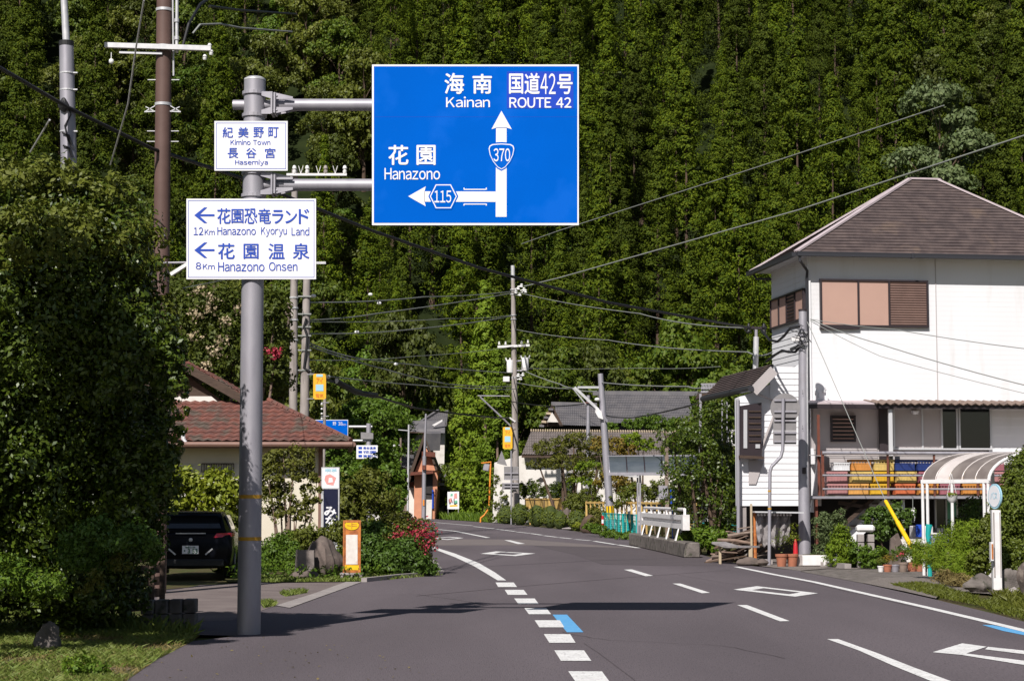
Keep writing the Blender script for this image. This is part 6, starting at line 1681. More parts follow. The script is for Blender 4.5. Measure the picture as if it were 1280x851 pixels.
t = thing('utility_pole', 'short grey pole standing behind the garden pines left of the tilted pole', 'pole', (A(735, 640, 118).x, 118, 0))
m = MB(); m.tube([(A(734, 640, 118).x, 118, 0), A(735.5, 494, 118)], [.14, .11], 10); m.build('pole', galv, t, smooth=True)
m = MB(); m.bar(A(731, 503, 117.8), A(738, 503.5, 117.8), .06, .08); m.build('bracket', rust_dk, t)
Yi = 88.0
t = thing('utility_pole', 'tilted grey pole with yellow base stripes and a slanting arm near the guardrail', 'utility pole', (A(763.5, 660, Yi).x, Yi, 0))
b0 = Vector((A(764.5, 665, Yi).x, Yi, 0)); b1 = A(750.5, 467, Yi)
m = MB(); m.tube([b0, b0.lerp(b1, .5), b1], [.19, .165, .125], 16); m.build('pole', galv, t, smooth=True)
for f0, f1 in ((.055, .075), (.095, .115), (.135, .155)):
    pass
m = MB(); m.tube([b0.lerp(b1, .09), b0.lerp(b1, .175)], .198, 16); m.build('yellow_guard', yellow_m, t, smooth=True)
for k in range(4): 
    an = 3.6 + k * .75; o_ = Vector((math.cos(an), math.sin(an), 0)) * .2; m = MB(); m.bar(b0.lerp(b1, .09) + o_, b0.lerp(b1, .175) + o_, .04, .02); m.build('black_stripe', black_rub, t)
m = MB(); m.bar(A(722, 484, Yi - .1), A(751, 484, Yi), .1, .1); m.build('cross_arm', galv_lt, t)
m = MB(); m.bar(A(718, 484, Yi - .15), A(748, 512, Yi - .15), .14, .12); m.tube([A(716, 485, Yi - .2), A(732, 505, Yi - .2)], .03, 5); m.build('slanting_arm', galv_lt, t)
m = MB(); m.prism([A(745, 508, Yi - .3), A(752, 514, Yi - .3), A(754, 524, Yi - .3), A(748, 522, Yi - .3), A(744, 515, Yi - .3)], (0, .3, 0)); m.build('lamp_housing', white_metal, t)
m = MB(); m.tube([A(756, 522, Yi - .3), A(759, 527, Yi - .3)], .06, 6); m.build('lamp_neck', galv, t)
m = MB(); m.ball(A(746.5, 499, Yi - .2), (.12, .08, .08), 8, 6); m.build('insulator', insul_m, t)

# --- carport roof with smoked panels and its posts
Yc = 78.0
t = thing('carport', 'carport with curved smoked plastic roof in the garden behind the guardrail', 'carport', (A(800, 650, Yc).x, Yc, 0))
n = 8
for k in range(5):
    x0_ = 760 + k * 22.2; vs = []
    for i in range(n + 1):
        f_ = i / n; py = 591.5 - 21.5 * math.sin(f_ * math.pi / 2); Y_ = Yc + 3.2 * (1 - math.cos(f_ * math.pi / 2)) * 1.0
        vs += [A(x0_ + .7 + (1 - f_) * 2, py, Y_), A(x0_ + 21.3 + (1 - f_) * 2, py, Y_)]
    m = MB(); m.add(vs + [v + Vector((0, 0, -.02)) for v in vs], [(2 * i, 2 * i + 1, 2 * i + 3, 2 * i + 2) for i in range(n)] + [(2 * n + 2 + 2 * i, 2 * n + 3 + 2 * i, 2 * n + 5 + 2 * i, 2 * n + 4 + 2 * i) for i in range(n)]); m.build('roof_panel', poly_bl, t, smooth=True)
    m = MB(); m.tube([v + Vector((-.02, 0, -.02)) for v in vs[::2]], .03, 6); m.build('rib', galv if k == 0 else frame_br, t)
m = MB(); m.bar(A(760, 592, Yc), A(872, 592, Yc), .1, .12); m.build('beam', galv, t); m = MB(); m.bar(A(759, 570, Yc + 3.3), A(871, 569, Yc + 3.3), .06, .06); m.build('beam', galv, t)
for px in (797, 800): m = MB(); p = A(px, 600, Yc + .2); m.bar((p.x, p.y, 0), (p.x, p.y, A(0, 593, Yc).z), .07, .07); m.build('post', galv, t)
m = MB(); m.bar(A(779, 593.5, Yc), A(799, 596, Yc), .08, .07); m.build('beam', galv_lt, t)
t = thing('post', 'rusty brown square post standing in front of the carport', 'post', (A(829.5, 650, 74).x, 74, 0)); m = MB(); p = A(829.5, 0, 74); m.bar((p.x, p.y, 0), (p.x, p.y, A(0, 540, 74).z), .14, .14); m.build('post', wood_gy, t)
m = MB(); m.box(A(829, 615, 73.9), (.35, .1, .5)); m.build('meter_box', galv, t)
# parked things behind the fence
t = thing('parked_car', 'white car mostly hidden behind the yellow garden fence', 'car', (A(815, 640, 92).x, 92, 0))
x = A(815, 640, 92).x
m = MB(); prof = [(-1.9, .35), (-1.9, .8), (-1.75, .95), (-1.0, 1.02), (-.55, 1.45), (.9, 1.48), (1.35, 1.0), (1.85, .88), (1.95, .5), (1.9, .3)]
m.prism([(x + a_, 91.2, z_) for a_, z_ in prof], (0, 1.6, 0)); o = m.build('body', white_metal, t); md = o.modifiers.new('soft', 'BEVEL'); md.width = .06; md.segments = 2
m = MB(); m.prism([(x - .9, 91.17, 1.04), (x + 1.15, 91.17, 1.04), (x + .85, 91.17, 1.40), (x - .5, 91.17, 1.38)], (0, .05, 0)); m.build('side_window', glass_dk, t)
for s_ in (-1.2, 1.2): m = MB(); m.tube([(x + s_, 91.15, .32), (x + s_, 91.45, .32)], .32, 16); m.build('wheel', black_rub, t, smooth=True)
t = thing('blue_banner', 'narrow blue upright panel beside the rusty post', 'panel', (A(836.5, 640, 75).x, 75, 0)); m = MB(); m.box((A(836.5, 0, 75).x, 75, (A(0, 628, 75).z + A(0, 613, 75).z) / 2), (.18, .04, .55)); m.bar((A(836.5, 0, 75).x, 75.03, 0), (A(836.5, 0, 75).x, 75.03, 1.6), .03, .03); m.build('panel', print_blue, t)

# --- yellow garden fences
def yfence(label, a_, b_, z0, z1, npost, solid, Yd):
    t = thing('garden_fence', label, 'fence', ((a_.x + b_.x) / 2, (a_.y + b_.y) / 2, 0))
    up = Vector((0, 0, 1))
    for i in range(npost + 1):
        p = a_.lerp(b_, i / npost); m = MB(); m.bar(p, p + up * (z1 + .06), .07 if i % 2 else .09, .07 if i % 2 else .09); m.build('post', frame_br if solid and i % 2 == 0 else bamboo_m, t)
    for z in (z0, z1): m = MB(); m.bar(a_ + up * z, b_ + up * z, .08, .09); m.build('rail', bamboo_m, t)
    if solid:
        for i in range(npost):
            p = a_.lerp(b_, i / npost); q = a_.lerp(b_, (i + 1) / npost); e = (q - p) * .06
            m = MB(); m.prism([p + e + up * z0, q - e + up * z0, q - e + up * (z1 - .04), p + e + up * (z1 - .04)], (0, .03, 0)); m.build('panel', bamboo_m, t)
    return t
yfence('yellow panelled garden fence above the clipped round bushes', Vector((A(656.5, 0, 120).x, 120, 0)), Vector((A(704, 0, 113).x, 113, 0)), 1.00, 1.58, 8, True, 107)
yfence('yellow open slat garden fence behind the guardrail', Vector((A(731, 0, 94).x, 94, 0)), Vector((A(865, 0, 79).x, 79, 0)), .6, 1.42, 22, False, 92)
t = thing('low_wall', 'short cream wall end right of the guardrail', 'wall', (A(848, 650, 82).x, 82, 0)); m = MB(); m.box((A(848, 0, 82).x, 82, .6), (.9, .2, 1.2)); m.build('wall', wall_cream, t)
# --- teal mesh fence
a_ = gr(754, 667); b_ = gr(796, 672.5); a2 = a_ + Vector((0, 0, .95)); 
t = thing('mesh_fence', 'teal green mesh fence between the tilted pole and the white guardrail', 'fence', ((a_.x + b_.x) / 2, (a_.y + b_.y) / 2, 0))
for i in range(9):
    p = a_.lerp(b_, i / 8); m = MB(); m.bar(p, p + Vector((0, 0, .98)), .05 if i < 5 else .09, .04); m.build('post', teal_m, t)
for z in (.08, .95): m = MB(); m.bar(a_ + Vector((0, 0, z)), b_ + Vector((0, 0, z)), .03, .04); m.build('rail', teal_m, t)
m = MB(); n = 44
for i in range(n): p = a_.lerp(b_, i / n); m.bar(p + Vector((0, 0.01, .08)), p + Vector((0, .01, .95)), .012, .012)
for k in range(9): z = .1 + k * .1; m.bar(a_ + Vector((0, .01, z)), b_ + Vector((0, .01, z)), .012, .012)
m.build('mesh', teal_m, t, stuff=True)
m = MB(); p = gr(862, 676); q = gr(925, 684)
for z in (.5, .72): m.tube([p + Vector((0, 0, z)), q + Vector((0, 0, z))], .025, 6)
o = m.build('fence_rail', teal_m); tag(o, 'thin teal rails of a fence lost in the shrub right of the guardrail', 'fence')
t = thing('roadside_marker', 'small red and white marker post beside the teal fence', 'marker', (gr(753.5, 668).x, gr(753.5, 668).y, 0)); p = gr(753.5, 668)
for i, mt in enumerate((red_m, sign_white, red_m, sign_white, red_m)): m = MB(); m.tube([p + Vector((0, 0, i * .17)), p + Vector((0, 0, i * .17 + .17))], .055, 10); m.build('band', mt, t)

# --- concrete kerb wall and the white guardrail on it
k0 = gr(786, 681); k1 = gr(855, 697); d_ = (k1 - k0).normalized(); n_ = Vector((-d_.y, d_.x, 0)); n_ = n_ if n_.y > 0 else -n_
t = thing('parapet_base', 'mossy grey concrete kerb wall under the white guardrail', 'kerb wall', tuple((k0 + k1) / 2))
m = MB(); m.prism([k0, k1, k1 + n_ * .45, k0 + n_ * .45], (0, 0, .42)); o = m.build('base', concrete_dk, t); md = o.modifiers.new('soft', 'BEVEL'); md.width = .03; md.segments = 1
t = thing('guardrail', 'white steel guardrail with flared posts on the concrete kerb', 'guardrail', tuple((k0 + k1) / 2))
e0 = k0.lerp(k1, .16) + n_ * .2; e1 = k0.lerp(k1, .86) + n_ * .2; up = Vector((0, 0, 1))
m = MB(); 
zA, zB = .76, 1.15
m.prism([e0 + up * zA, e1 + up * zA, e1 + up * (zA + .14), e0 + up * (zA + .14)], n_ * .16); m.build('lower_beam', white_metal, t); m = MB(); m.prism([e0 + up * (zA + .26), e1 + up * (zA + .26), e1 + up * zB, e0 + up * zB], n_ * .16); m.build('upper_beam', white_metal, t); m = MB()
m.prism([e0 + up * (zA + .14) + n_ * .08, e1 + up * (zA + .14) + n_ * .08, e1 + up * (zA + .26) + n_ * .08, e0 + up * (zA + .26) + n_ * .08], n_ * .05); m.build('beam_web', white_metal, t)
for q in (e0, e1): m = MB(); s__ = -1 if q is e0 else 1; m.prism([q + d_ * (s__ * .32) + up * (zA - .03), q + up * (zA - .03), q + up * (zB + .02), q + d_ * (s__ * .32) + up * (zB + .02)] , n_ * .2); m.build('end_cap', white_metal, t)
for i in range(5):
    p = e0.lerp(e1, .08 + i * .215); m = MB(); m.prism([p + up * .42 - n_ * .13, p + up * .42 - n_ * .13 + d_ * .26, p + up * zA - n_ * .02 + d_ * .06, p + up * zA - n_ * .02], n_ * .03); m.build('post', white_metal, t)
m = MB(); m.tube([e0 + up * 1.32 + n_ * .1, e1 + up * 1.32 + n_ * .1], .045, 8); m.build('hand_rail', white_metal, t, smooth=True)
for i in range(6): p = e0.lerp(e1, i / 5) + n_ * .1; m = MB(); m.bar(p + up * zB, p + up * 1.30, .07, .07); m.build('rail_bracket', white_metal, t)

# --- neighbour's steel balcony frame between the tree and the white house
Yg = 58.0
t = thing('steel_frame', 'grey steel roof terrace frame left of the white house', 'frame', (A(890, 650, Yg).x, Yg, 0))
m = MB()
for i in range(15): m.bar(A(877 + i * 1.9, 490, Yg), A(878 + i * 1.9, 480, Yg + .3), .025, .03)
for py in (480, 485, 490): m.bar(A(876, py, Yg), A(906, py - .5, Yg), .04, .04)
m.build('lattice', galv, t)
m = MB(); m.prism([A(874, 497, Yg), A(893, 498, Yg), A(893, 491, Yg), A(876, 490, Yg)], (0, 1.2, 0)); m.build('deck', wood_dk, t)
for px0, px1, y0 in ((875.5, 874, 492), (902.5, 902.5, 500), (908.5, 908.5, 500)):
    m = MB(); p = A(px1, 600, Yg); m.bar((p.x, Yg, .0), A(px0, y0, Yg), .07 if px0 < 880 else .035, .05); m.build('post', galv, t)
m = MB()
for a0, b0_ in (((910, 538), (925, 538)), ((910, 556), (925, 556)), ((910, 538), (910, 558)), ((924, 538), (924, 558)), ((915, 538), (915, 556))): m.bar(A(*a0, Yg - .2), A(*b0_, Yg - .2), .05, .05)
m.build('side_rail', white_metal, t)

# ================================================================== PLANTS NEAR AND MIDDLE
RG = np.random.default_rng(77)
def plant(name, label, cat, blobs, Y, leaf, n, material, group=None, stems=0, stem_mat=None, seed=1, ncl=40, clr=.32, asp=.5, fill=.12, ground=True, up=.3, stem_r=.02, low=-.9, floor=.02):
    """blobs: (px, py, rx, rz[, dy, ry]) in metres for radii; leaves share one mesh"""
    cs = []
    for b in blobs:
        Yb_ = Y + (b[4] if len(b) > 4 else 0); p = at(b[0], b[1], Yb_); cs.append((p, (b[2], b[5] if len(b) > 5 else b[2] * .8, b[3])))
    mx = sum(c[0].x for c in cs) / len(cs); my = sum(c[0].y for c in cs) / len(cs)
    base = Vector((mx, my, 0 if ground else min(c[0].z - c[1][2] for c in cs)))
    t = thing(name, label, cat, base, group)
    tot = sum(c[1][0] * c[1][2] for c in cs); ms = []
    for i, (c, r) in enumerate(cs):
        k = max(60, int(n * r[0] * r[2] / tot)); l = c - base
        me = bush_leaves(tuple(l), r, leaf, k, material, seed * 13 + i, max(8, int(ncl * min(1.5, (r[0] * r[2] / tot * len(cs)) ** .5))), clr, asp, fill, low, up=up)
        ms.append(me)
    me = merge_meshes(ms, 'foliage') if len(ms) > 1 else ms[0]
    co = np.empty(len(me.vertices) * 3); me.vertices.foreach_get('co', co); co[2::3] = np.maximum(co[2::3], (floor if ground else -99)); me.vertices.foreach_set('co', co)
    add_obj('foliage', me, t)
    if stems:
        R = random.Random(seed); 
        for i in range(stems):
            c, r = cs[i % len(cs)]; l = c - base; b0 = Vector((R.uniform(-.35, .35) * r[0], R.uniform(-.3, .3) * r[1], 0)); b0.x += l.x * .4
            tip = l + Vector((R.uniform(-.6, .6) * r[0], R.uniform(-.5, .5) * r[1], R.uniform(.0, .5) * r[2])); mid = b0.lerp(tip, .5) + Vector((R.uniform(-.1, .1), R.uniform(-.1, .1), .05)) * r[0]
            m = MB(); m.tube([b0 + base, mid + base, tip + base], [stem_r * 1.3, stem_r, stem_r * .4], 6); m.build('stem', stem_mat or bark_m, t, smooth=True)
    return t

# --- big dark evergreen at the left edge: the crown leans out over a dark hollow
plant('evergreen_shrub', 'huge dark evergreen bush filling the left edge beside the sign post', 'shrub',
      [(20, 360, 1.5, 1.5, -.6), (110, 330, .95, 1.0, -.6), (60, 270, .85, .55, -.4), (148, 430, .70, .85, -.7), (10, 560, 1.3, 1.5, 0), (110, 560, 1.0, 1.2, .4), (185, 540, .42, .8, .6), (203, 440, .32, .45, -.4), (60, 700, 1.2, .85, .6), (-60, 450, 1.6, 2.2, -.3), (150, 670, .6, .7, 1.0), (110, 740, .9, .5, 1.6), (40, 740, .9, .5, 1.4), (185, 620, .35, .8, 1.0), (214, 480, .25, .72, -.8), (205, 590, .26, .6, -.4), (170, 600, .5, .8, -.2)],
      22.4, .068, 150000, L_dark, stems=0, seed=3, ncl=150, clr=.24, asp=.5, fill=.2, stem_r=.04, low=-1)
plant('inner_foliage', 'dense inner twigs and leaves of the huge dark evergreen bush', 'foliage',
      [(20, 380, 1.2, 1.2, 0), (110, 350, .7, .8, 0), (145, 440, .5, .7, 0), (10, 560, 1.1, 1.2, .3), (110, 560, .8, 1.0, .7), (175, 550, .3, .7, .8), (60, 690, 1.1, .7, .9), (150, 660, .5, .6, 1.2), (-60, 450, 1.3, 1.8, 0), (100, 730, .8, .5, 1.8)], 22.6, .2, 16000, L_dark, seed=103, ncl=80, clr=.3, fill=.5, low=-1)
plant('climbing_vine', 'olive tinted vine growth catching sun on top of the dark bush', 'vine',
      [(20, 235, 1.0, .38, -.4), (110, 250, .75, .35, -.3), (165, 320, .45, .5, -.4), (60, 300, 1.0, .45, -1.0), (200, 395, .24, .3, -.3)],
      22.2, .07, 15000, L_top, seed=4, ncl=80, clr=.3, ground=False, fill=.05)
plant('shrub', 'low light green shrub catching sun in front of the brown pole', 'shrub', [(120, 670, .38, .22, -.5), (165, 672, .35, .2, 0), (95, 690, .25, .2, -.3), (190, 690, .15, .16, .2), (110, 700, .35, .2, .2)], 21.4, .055, 5200, L_azalea, stems=0, seed=5, ncl=40, clr=.4, stem_r=.012, floor=.3)
plant('shrub', 'tangle of small leaves at the far left above the grass', 'shrub', [(10, 725, .5, .25, 0), (50, 735, .35, .18, .2), (-40, 720, .5, .3, 0)], 20.2, .05, 4500, L_bright, seed=6, ncl=40, clr=.4)
plant('shrub', 'hanging leafy branch against the dark gap under the bush', 'shrub', [(118, 725, .12, .12, 0), (150, 700, .15, .12, .3), (105, 735, .1, .09, 0)], 21.0, .05, 500, L_mid, stems=0, seed=8, ncl=12, clr=.5, floor=.35, stem_r=.01)
# plank fence and low block wall in the shade under it
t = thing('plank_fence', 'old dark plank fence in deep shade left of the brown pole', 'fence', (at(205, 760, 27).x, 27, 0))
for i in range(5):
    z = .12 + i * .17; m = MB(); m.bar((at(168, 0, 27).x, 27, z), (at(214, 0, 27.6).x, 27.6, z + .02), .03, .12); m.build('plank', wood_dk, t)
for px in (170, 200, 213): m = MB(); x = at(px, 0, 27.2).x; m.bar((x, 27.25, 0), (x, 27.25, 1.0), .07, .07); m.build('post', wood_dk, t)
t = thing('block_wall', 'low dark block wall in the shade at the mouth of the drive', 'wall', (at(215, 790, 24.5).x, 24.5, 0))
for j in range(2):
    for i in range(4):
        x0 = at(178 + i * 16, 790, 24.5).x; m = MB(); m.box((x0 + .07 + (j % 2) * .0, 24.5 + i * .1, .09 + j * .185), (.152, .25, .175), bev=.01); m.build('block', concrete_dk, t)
m = MB(); m.ball((at(62, 775, 21).x, 21.0, .13), (.15, .12, .15), 16, 12, .38, 21); o = m.build('rock', concrete_dk, smooth=True); tag(o, 'small rough rock at the edge of the grass under the dark bush', 'rock')

# --- the tree out of the frame whose shade falls on the post, and an unseen one added to shade the car
P_, N_, LC = broad_data(10.0, 1.3, 201, 10, 22, 60, base=.5)
cm_ = leaves_mesh('crown', P_, .17, N_, .6, L_dark, R=RG); tm_ = trunk_mesh(8, .12, 5, LC)
tree_thing('roadside_tree', 'tall slender roadside tree left of the camera shading the big dark bush', 'tree', None, (-6.9, 15.6, 0), tm_, cm_, 1.0, .5, 1.0)
P_, N_, LC = broad_data(6.5, 2.2, 203, 10, 22, 50, base=.1)
cm2_ = leaves_mesh('crown', P_, .2, N_, .6, L_dark, R=RG); tm2_ = trunk_mesh(4.5, .14, 5, LC)
tree_thing('garden_tree', 'unseen dark tree added behind the big bush to shade the parked car', 'tree', None, (-8.4, 35.7, 0), tm2_, cm2_, .95, .5, 1.0)

_in = bpy.data.objects['inner_foliage']; _bush = bpy.data.objects['evergreen_shrub']
for ch in list(_in.children):
    ch.name = 'inner_leaves'; ch.parent = _bush; ch.location = _in.location - _bush.location
bpy.data.objects.remove(_in)

# --- grass verge
gp = [(-260, 900), (-120, 790), (0, 752), (60, 757), (150, 778), (246, 792), (243, 800), (196, 824), (150, 856), (110, 900)]
vg = sheet_px('verge_soil', gp, .003, mat('verge_soil_mat', (.10, .085, .035), (.075, .10, .022), 2.5, .95, bump=.8, bscale=40, c3=(.17, .12, .075), s3=2.2, t3=.55)); vg['kind'] = 'structure'
pts = scatter_px(gp, 60000, 4)
keep = np.array([math.sin(p[0] * 3.1 + 1) * math.sin(p[1] * 2.3) + math.sin(p[0] * 1.3 + p[1] * 1.9) * .6 > -0.55 + rng.uniform(-.5, .3) for p in pts]); 
o = add_obj('grass', blades_mesh('grass', pts[keep], .06, .009, L_grass, 3, .8)); o['kind'] = 'stuff'; o['label'] = 'short green grass of the verge at bottom left'
o = add_obj('tall_grass', blades_mesh('tall_grass', scatter_px([(-100, 775), (0, 752), (60, 757), (150, 778), (246, 792), (240, 797), (140, 790), (40, 775)], 2600, 31), .17, .012, L_grass, 13, .45)); o['kind'] = 'stuff'
o = add_obj('dry_grass', blades_mesh('dry_grass', scatter_px(gp, 16000, 9), .045, .009, L_dry, 5, 1.0)); o['kind'] = 'stuff'
for i, (px, py, s_) in enumerate(((100, 838, .16), (122, 846, .13), (160, 782, .09), (228, 790, .1), (30, 765, .18), (60, 768, .15), (95, 848, .12), (20, 755, .2))):
    p = gr(px, py); t = thing('weed', ['low broad leaved weed in the verge ' + w for w in ('at the bottom of the photo', 'beside the asphalt corner', 'near the shaded wall', 'at the tip of the grass', 'left of the small rock', 'just left of the rock', 'lowest of all', 'at the far left edge')][i], 'weed', p, 'weeds in the verge')
    add_obj('leaves', bush_leaves((0, 0, s_ * .5), (s_, s_, s_ * .6), .05, 260, L_bright, i, 14, .6), t)

# --- left garden
plant('hedge', 'yellow green leafy hedge behind the parked car', 'hedge', [(215, 622, .65, .95, 0), (245, 617, .62, .95, .2), (275, 625, .6, .85, 0), (300, 630, .5, .8, .2), (195, 630, .6, .8, 0)], 49.0, .15, 9000, L_yellow, seed=21, ncl=60, clr=.4)
plant('shrub', 'low green shrub right of the parked car', 'shrub', [(280, 668, .4, .75, 0), (295, 690, .4, .55, -2), (286, 710, .35, .35, -4)], 47.0, .10, 5000, L_mid, seed=22, ncl=40)
plant('small_tree', 'small many stemmed tree in front of the tiled house wall', 'tree', [(345, 575, .42, .45, 0), (372, 580, .5, .5, .1), (390, 610, .32, .5, 0), (350, 625, .5, .55, 0), (338, 600, .35, .5, -.2), (375, 640, .35, .3, 0)], 48.0, .095, 6200, L_mid, stems=12, stem_mat=bark_pale, seed=23, ncl=34, clr=.36, fill=.03, stem_r=.022)
plant('ground_shrub', 'spreading bright green ground shrub between the car and the boulder', 'shrub', [(330, 700, .55, .4, 0), (350, 690, .6, .42, 1.5), (315, 712, .4, .28, -1.5), (368, 680, .5, .4, 3)], 44.0, .075, 9000, L_bright, seed=24, ncl=50)
plant('ground_shrub', 'green shrub behind the boulder and the slab', 'shrub', [(395, 672, .6, .35, 0), (375, 672, .5, .3, .5), (425, 668, .5, .38, 0), (445, 665, .5, .35, 1)], 46.5, .085, 6000, L_mid, seed=25, ncl=50)
plant('flower_bed_shrub', 'low bright green leafy bed between the rusty board and the red flowers', 'shrub', [(468, 690, .42, .40, 0), (492, 700, .45, .36, -.3), (470, 672, .5, .42, 1.2), (520, 705, .35, .26, -.2), (535, 712, .28, .16, -.1), (455, 700, .3, .32, -.2), (505, 690, .4, .4, .5)], 41.0, .075, 16000, L_azalea, seed=26, ncl=70)
plant('flowering_shrub', 'dark shrub with crimson flowers at the corner of the bend', 'shrub', [(505, 668, .5, .52, 0), (528, 672, .38, .5, 0), (518, 690, .42, .42, 0), (498, 655, .4, .3, .3)], 42.0, .06, 8000, L_mid, seed=27, ncl=60)
fl = []
for (px, py, n_) in ((503, 668, 40), (520, 665, 45), (535, 668, 60), (522, 684, 55), (515, 692, 50), (538, 680, 25), (530, 655, 30), (508, 700, 16), (492, 672, 12)):
    c = at(px, py, 41.55); fl.append(np.array(c) + RG.normal(size=(n_, 3)) * np.array([.12, .08, .07]))
t = thing('crimson_flowers', 'clusters of crimson flowers on the dark corner shrub', 'flowers', at(520, 690, 41.6)); FP = np.concatenate(fl) - np.array(at(520, 690, 41.6)); add_obj('petals', leaves_mesh('petals', np.repeat(FP, 2, 0) + RG.normal(size=(len(FP) * 2, 3)) * .015, .05, None, .8, L_flower, R=RG), t)
plant('shrub', 'pale green bush with tangled stems below the small far guide sign', 'shrub', [(440, 625, .9, .9, 0), (465, 620, 1.0, 1.1, 1), (420, 635, .7, .8, 0), (450, 655, .9, .5, 0)], 66.0, .14, 8000, L_mid, seed=28, ncl=50, stems=5, stem_mat=bark_pale)
plant('shrub', 'bright green leafy bush right of the upright shop sign', 'shrub', [(470, 598, 1.2, 1.0, 0), (485, 618, .9, .9, 0), (440, 600, 1.0, .8, 0), (497, 610, .5, .6, 0)], 78.0, .2, 6500, L_bright, seed=29, ncl=50, stems=4)
plant('dry_shrub', 'brownish dry shrub by the white gate post', 'shrub', [(495, 650, .7, .6, 0), (510, 655, .5, .45, 0)], 80.0, .12, 2500, L_autumn, seed=30, ncl=24, stems=4)
# trees behind the tiled roof
plant('flowering_tree', 'tree with cream blossom tufts rising behind the tiled roof', 'tree', [(255, 400, 1.7, 1.5, 0), (290, 440, 1.7, 1.4, 0), (240, 450, 1.4, 1.3, 0), (325, 400, 1.1, 1.3, .5), (225, 380, 1.0, 1.0, 0), (340, 455, .8, 1.0, 0), (340, 390, .6, .8, 0)], 66.0, .16, 17000, L_broad, stems=8, seed=31, ncl=70, stem_mat=bark_pale, stem_r=.07)
cf = []
for (px, py) in ((283, 402), (277, 425), (262, 385), (265, 372), (246, 392), (256, 458), (248, 360), (243, 420), (300, 385), (268, 440)):
    cf.append(np.array(at(px, py, 64.6)) + RG.normal(size=(40, 3)) * np.array([.16, .1, .12]))
t = thing('cream_blossom', 'cream blossom tufts on the tree behind the tiled roof', 'flowers', at(265, 410, 64.6)); add_obj('petals', leaves_mesh('petals', np.concatenate(cf) - np.array(at(265, 410, 64.6)), .12, None, .7, L_cream, R=RG), t)
cf = [np.array(at(px, 441, 65.5)) + RG.normal(size=(40, 3)) * np.array([.14, .1, .09]) for px in (334, 342, 345)]
t = thing('red_blossom', 'red blossom cluster beside the pair of far poles', 'flowers', at(340, 445, 65.5)); add_obj('petals', leaves_mesh('petals', np.concatenate(cf) - np.array(at(340, 445, 65.5)), .12, None, .7, L_flower, R=RG), t)
plant('small_tree', 'twiggy tree between the tiled roof and the pair of far poles', 'tree', [(345, 480, .8, .7, 0), (352, 430, .5, .9, 0), (335, 500, .6, .5, 0), (332, 470, .5, .6, 0)], 68.0, .16, 5000, L_top, stems=5, seed=33, stem_mat=bark_pale)
# broad trees in front of the hill
def bt(px, Y, w, s, label, kind='broadleaf_tree', tall=1.0, data=None, base_z=0):
    d_ = data or broads[w]; x = at(px, 600, Y).x
    return tree_thing(kind, label, 'tree', None, (x, Y, base_z), d_[0], d_[1], s, px * .37, tall)
bt(420, 132, 4, .62, 'bright green tree behind the far blue distance sign')
bt(448, 152, 4, .9, 'bright green tree with fine leaves left of the salmon house', tall=1.1)
bt(478, 160, 4, .95, 'bright green tree above the low grey roof by the bend', tall=1.1)
bt(520, 164, 4, .9, 'bright green tree above the salmon house', tall=1.0)
bt(395, 146, 0, 1.0, 'mid green tree right of the pair of far poles', tall=1.2)
bt(350, 139, 2, 1.0, 'olive tree behind the pair of far poles', tall=1.2)
bt(700, 160, 0, 1.0, 'mid green tree right of the central far pole', tall=1.25)
bt(745, 164, 1, 1.0, 'mid green tree above the dark tiled roof', tall=1.25)
bt(800, 166, 0, 1.05, 'mid green tree above the long tiled roof middle', tall=1.1)
bt(845, 164, 4, 1.0, 'bright green tree above the right end of the long tiled roof', tall=1.1)
bt(895, 160, 4, 1.0, 'bright green tree left of the white house', tall=1.2)
bt(935, 154, 0, 1.0, 'mid green tree touching the white house side roof', tall=1.2)
bt(640, 166, 0, 1.0, 'mid green tree behind the central far pole', tall=1.25)
bt(870, 129, 0, .62, 'small mid green tree beside the storehouse end', tall=1.0)
bt(905, 95, 1, .6, 'mid green tree behind the steel frame', tall=1.0)
bt(200, 134, 1, 1.2, 'mid green tree behind the brown pole', tall=1.2); bt(120, 124, 2, 1.2, 'olive tree behind the big dark bush', tall=1.2); bt(20, 105, 0, 1.2, 'mid green tree at the far left behind the bush', tall=1.2); bt(270, 149, 0, 1.2, 'mid green tree behind the tree with cream blossom', tall=1.2)
young = []
for i in range(2):
    P_, N_ = cedar_data(14, 2.5, .3, 300 + i, 230, 60, base=.03); young.append((trunk_mesh(13, .16, 50 + i, material=bark_pale), leaves_mesh('crown', P_, .27, N_, .55, L_cedar_lt, R=RG)))
bt(606, 153, 0, 1.2, 'tall light green cedar left of the central far pole', 'cedar_tree', 1.12, young[0])
bt(575, 163, 0, .85, 'lower light green cedar above the poster board', 'cedar_tree', 1.0, young[1])
bt(622, 150, 0, .95, 'light green cedar behind the yellow far banner', 'cedar_tree', 1.0, young[1])
bt(552, 166, 0, .7, 'short light green cedar beside the salmon house', 'cedar_tree', .95, young[0])
plant('shrub', 'dense green undergrowth behind the poster board', 'shrub', [(565, 605, 2.0, 1.7, 0), (590, 610, 2.0, 1.7, 0), (608, 605, 1.6, 1.9, 0), (548, 620, 1.1, 1.0, 0)], 160.0, .3, 9000, L_mid, seed=41, ncl=60)
pts = scatter_px([(505, 656), (545, 645.5), (625, 648), (622, 653), (560, 647.6), (545, 648), (500, 660)], 3000, 3)
far = []
for i in range(6000):
    px = random.uniform(540, 626); Yg_ = random.uniform(122, 160); x = at(px, 0, Yg_).x; far.append((x, Yg_, 0))
    
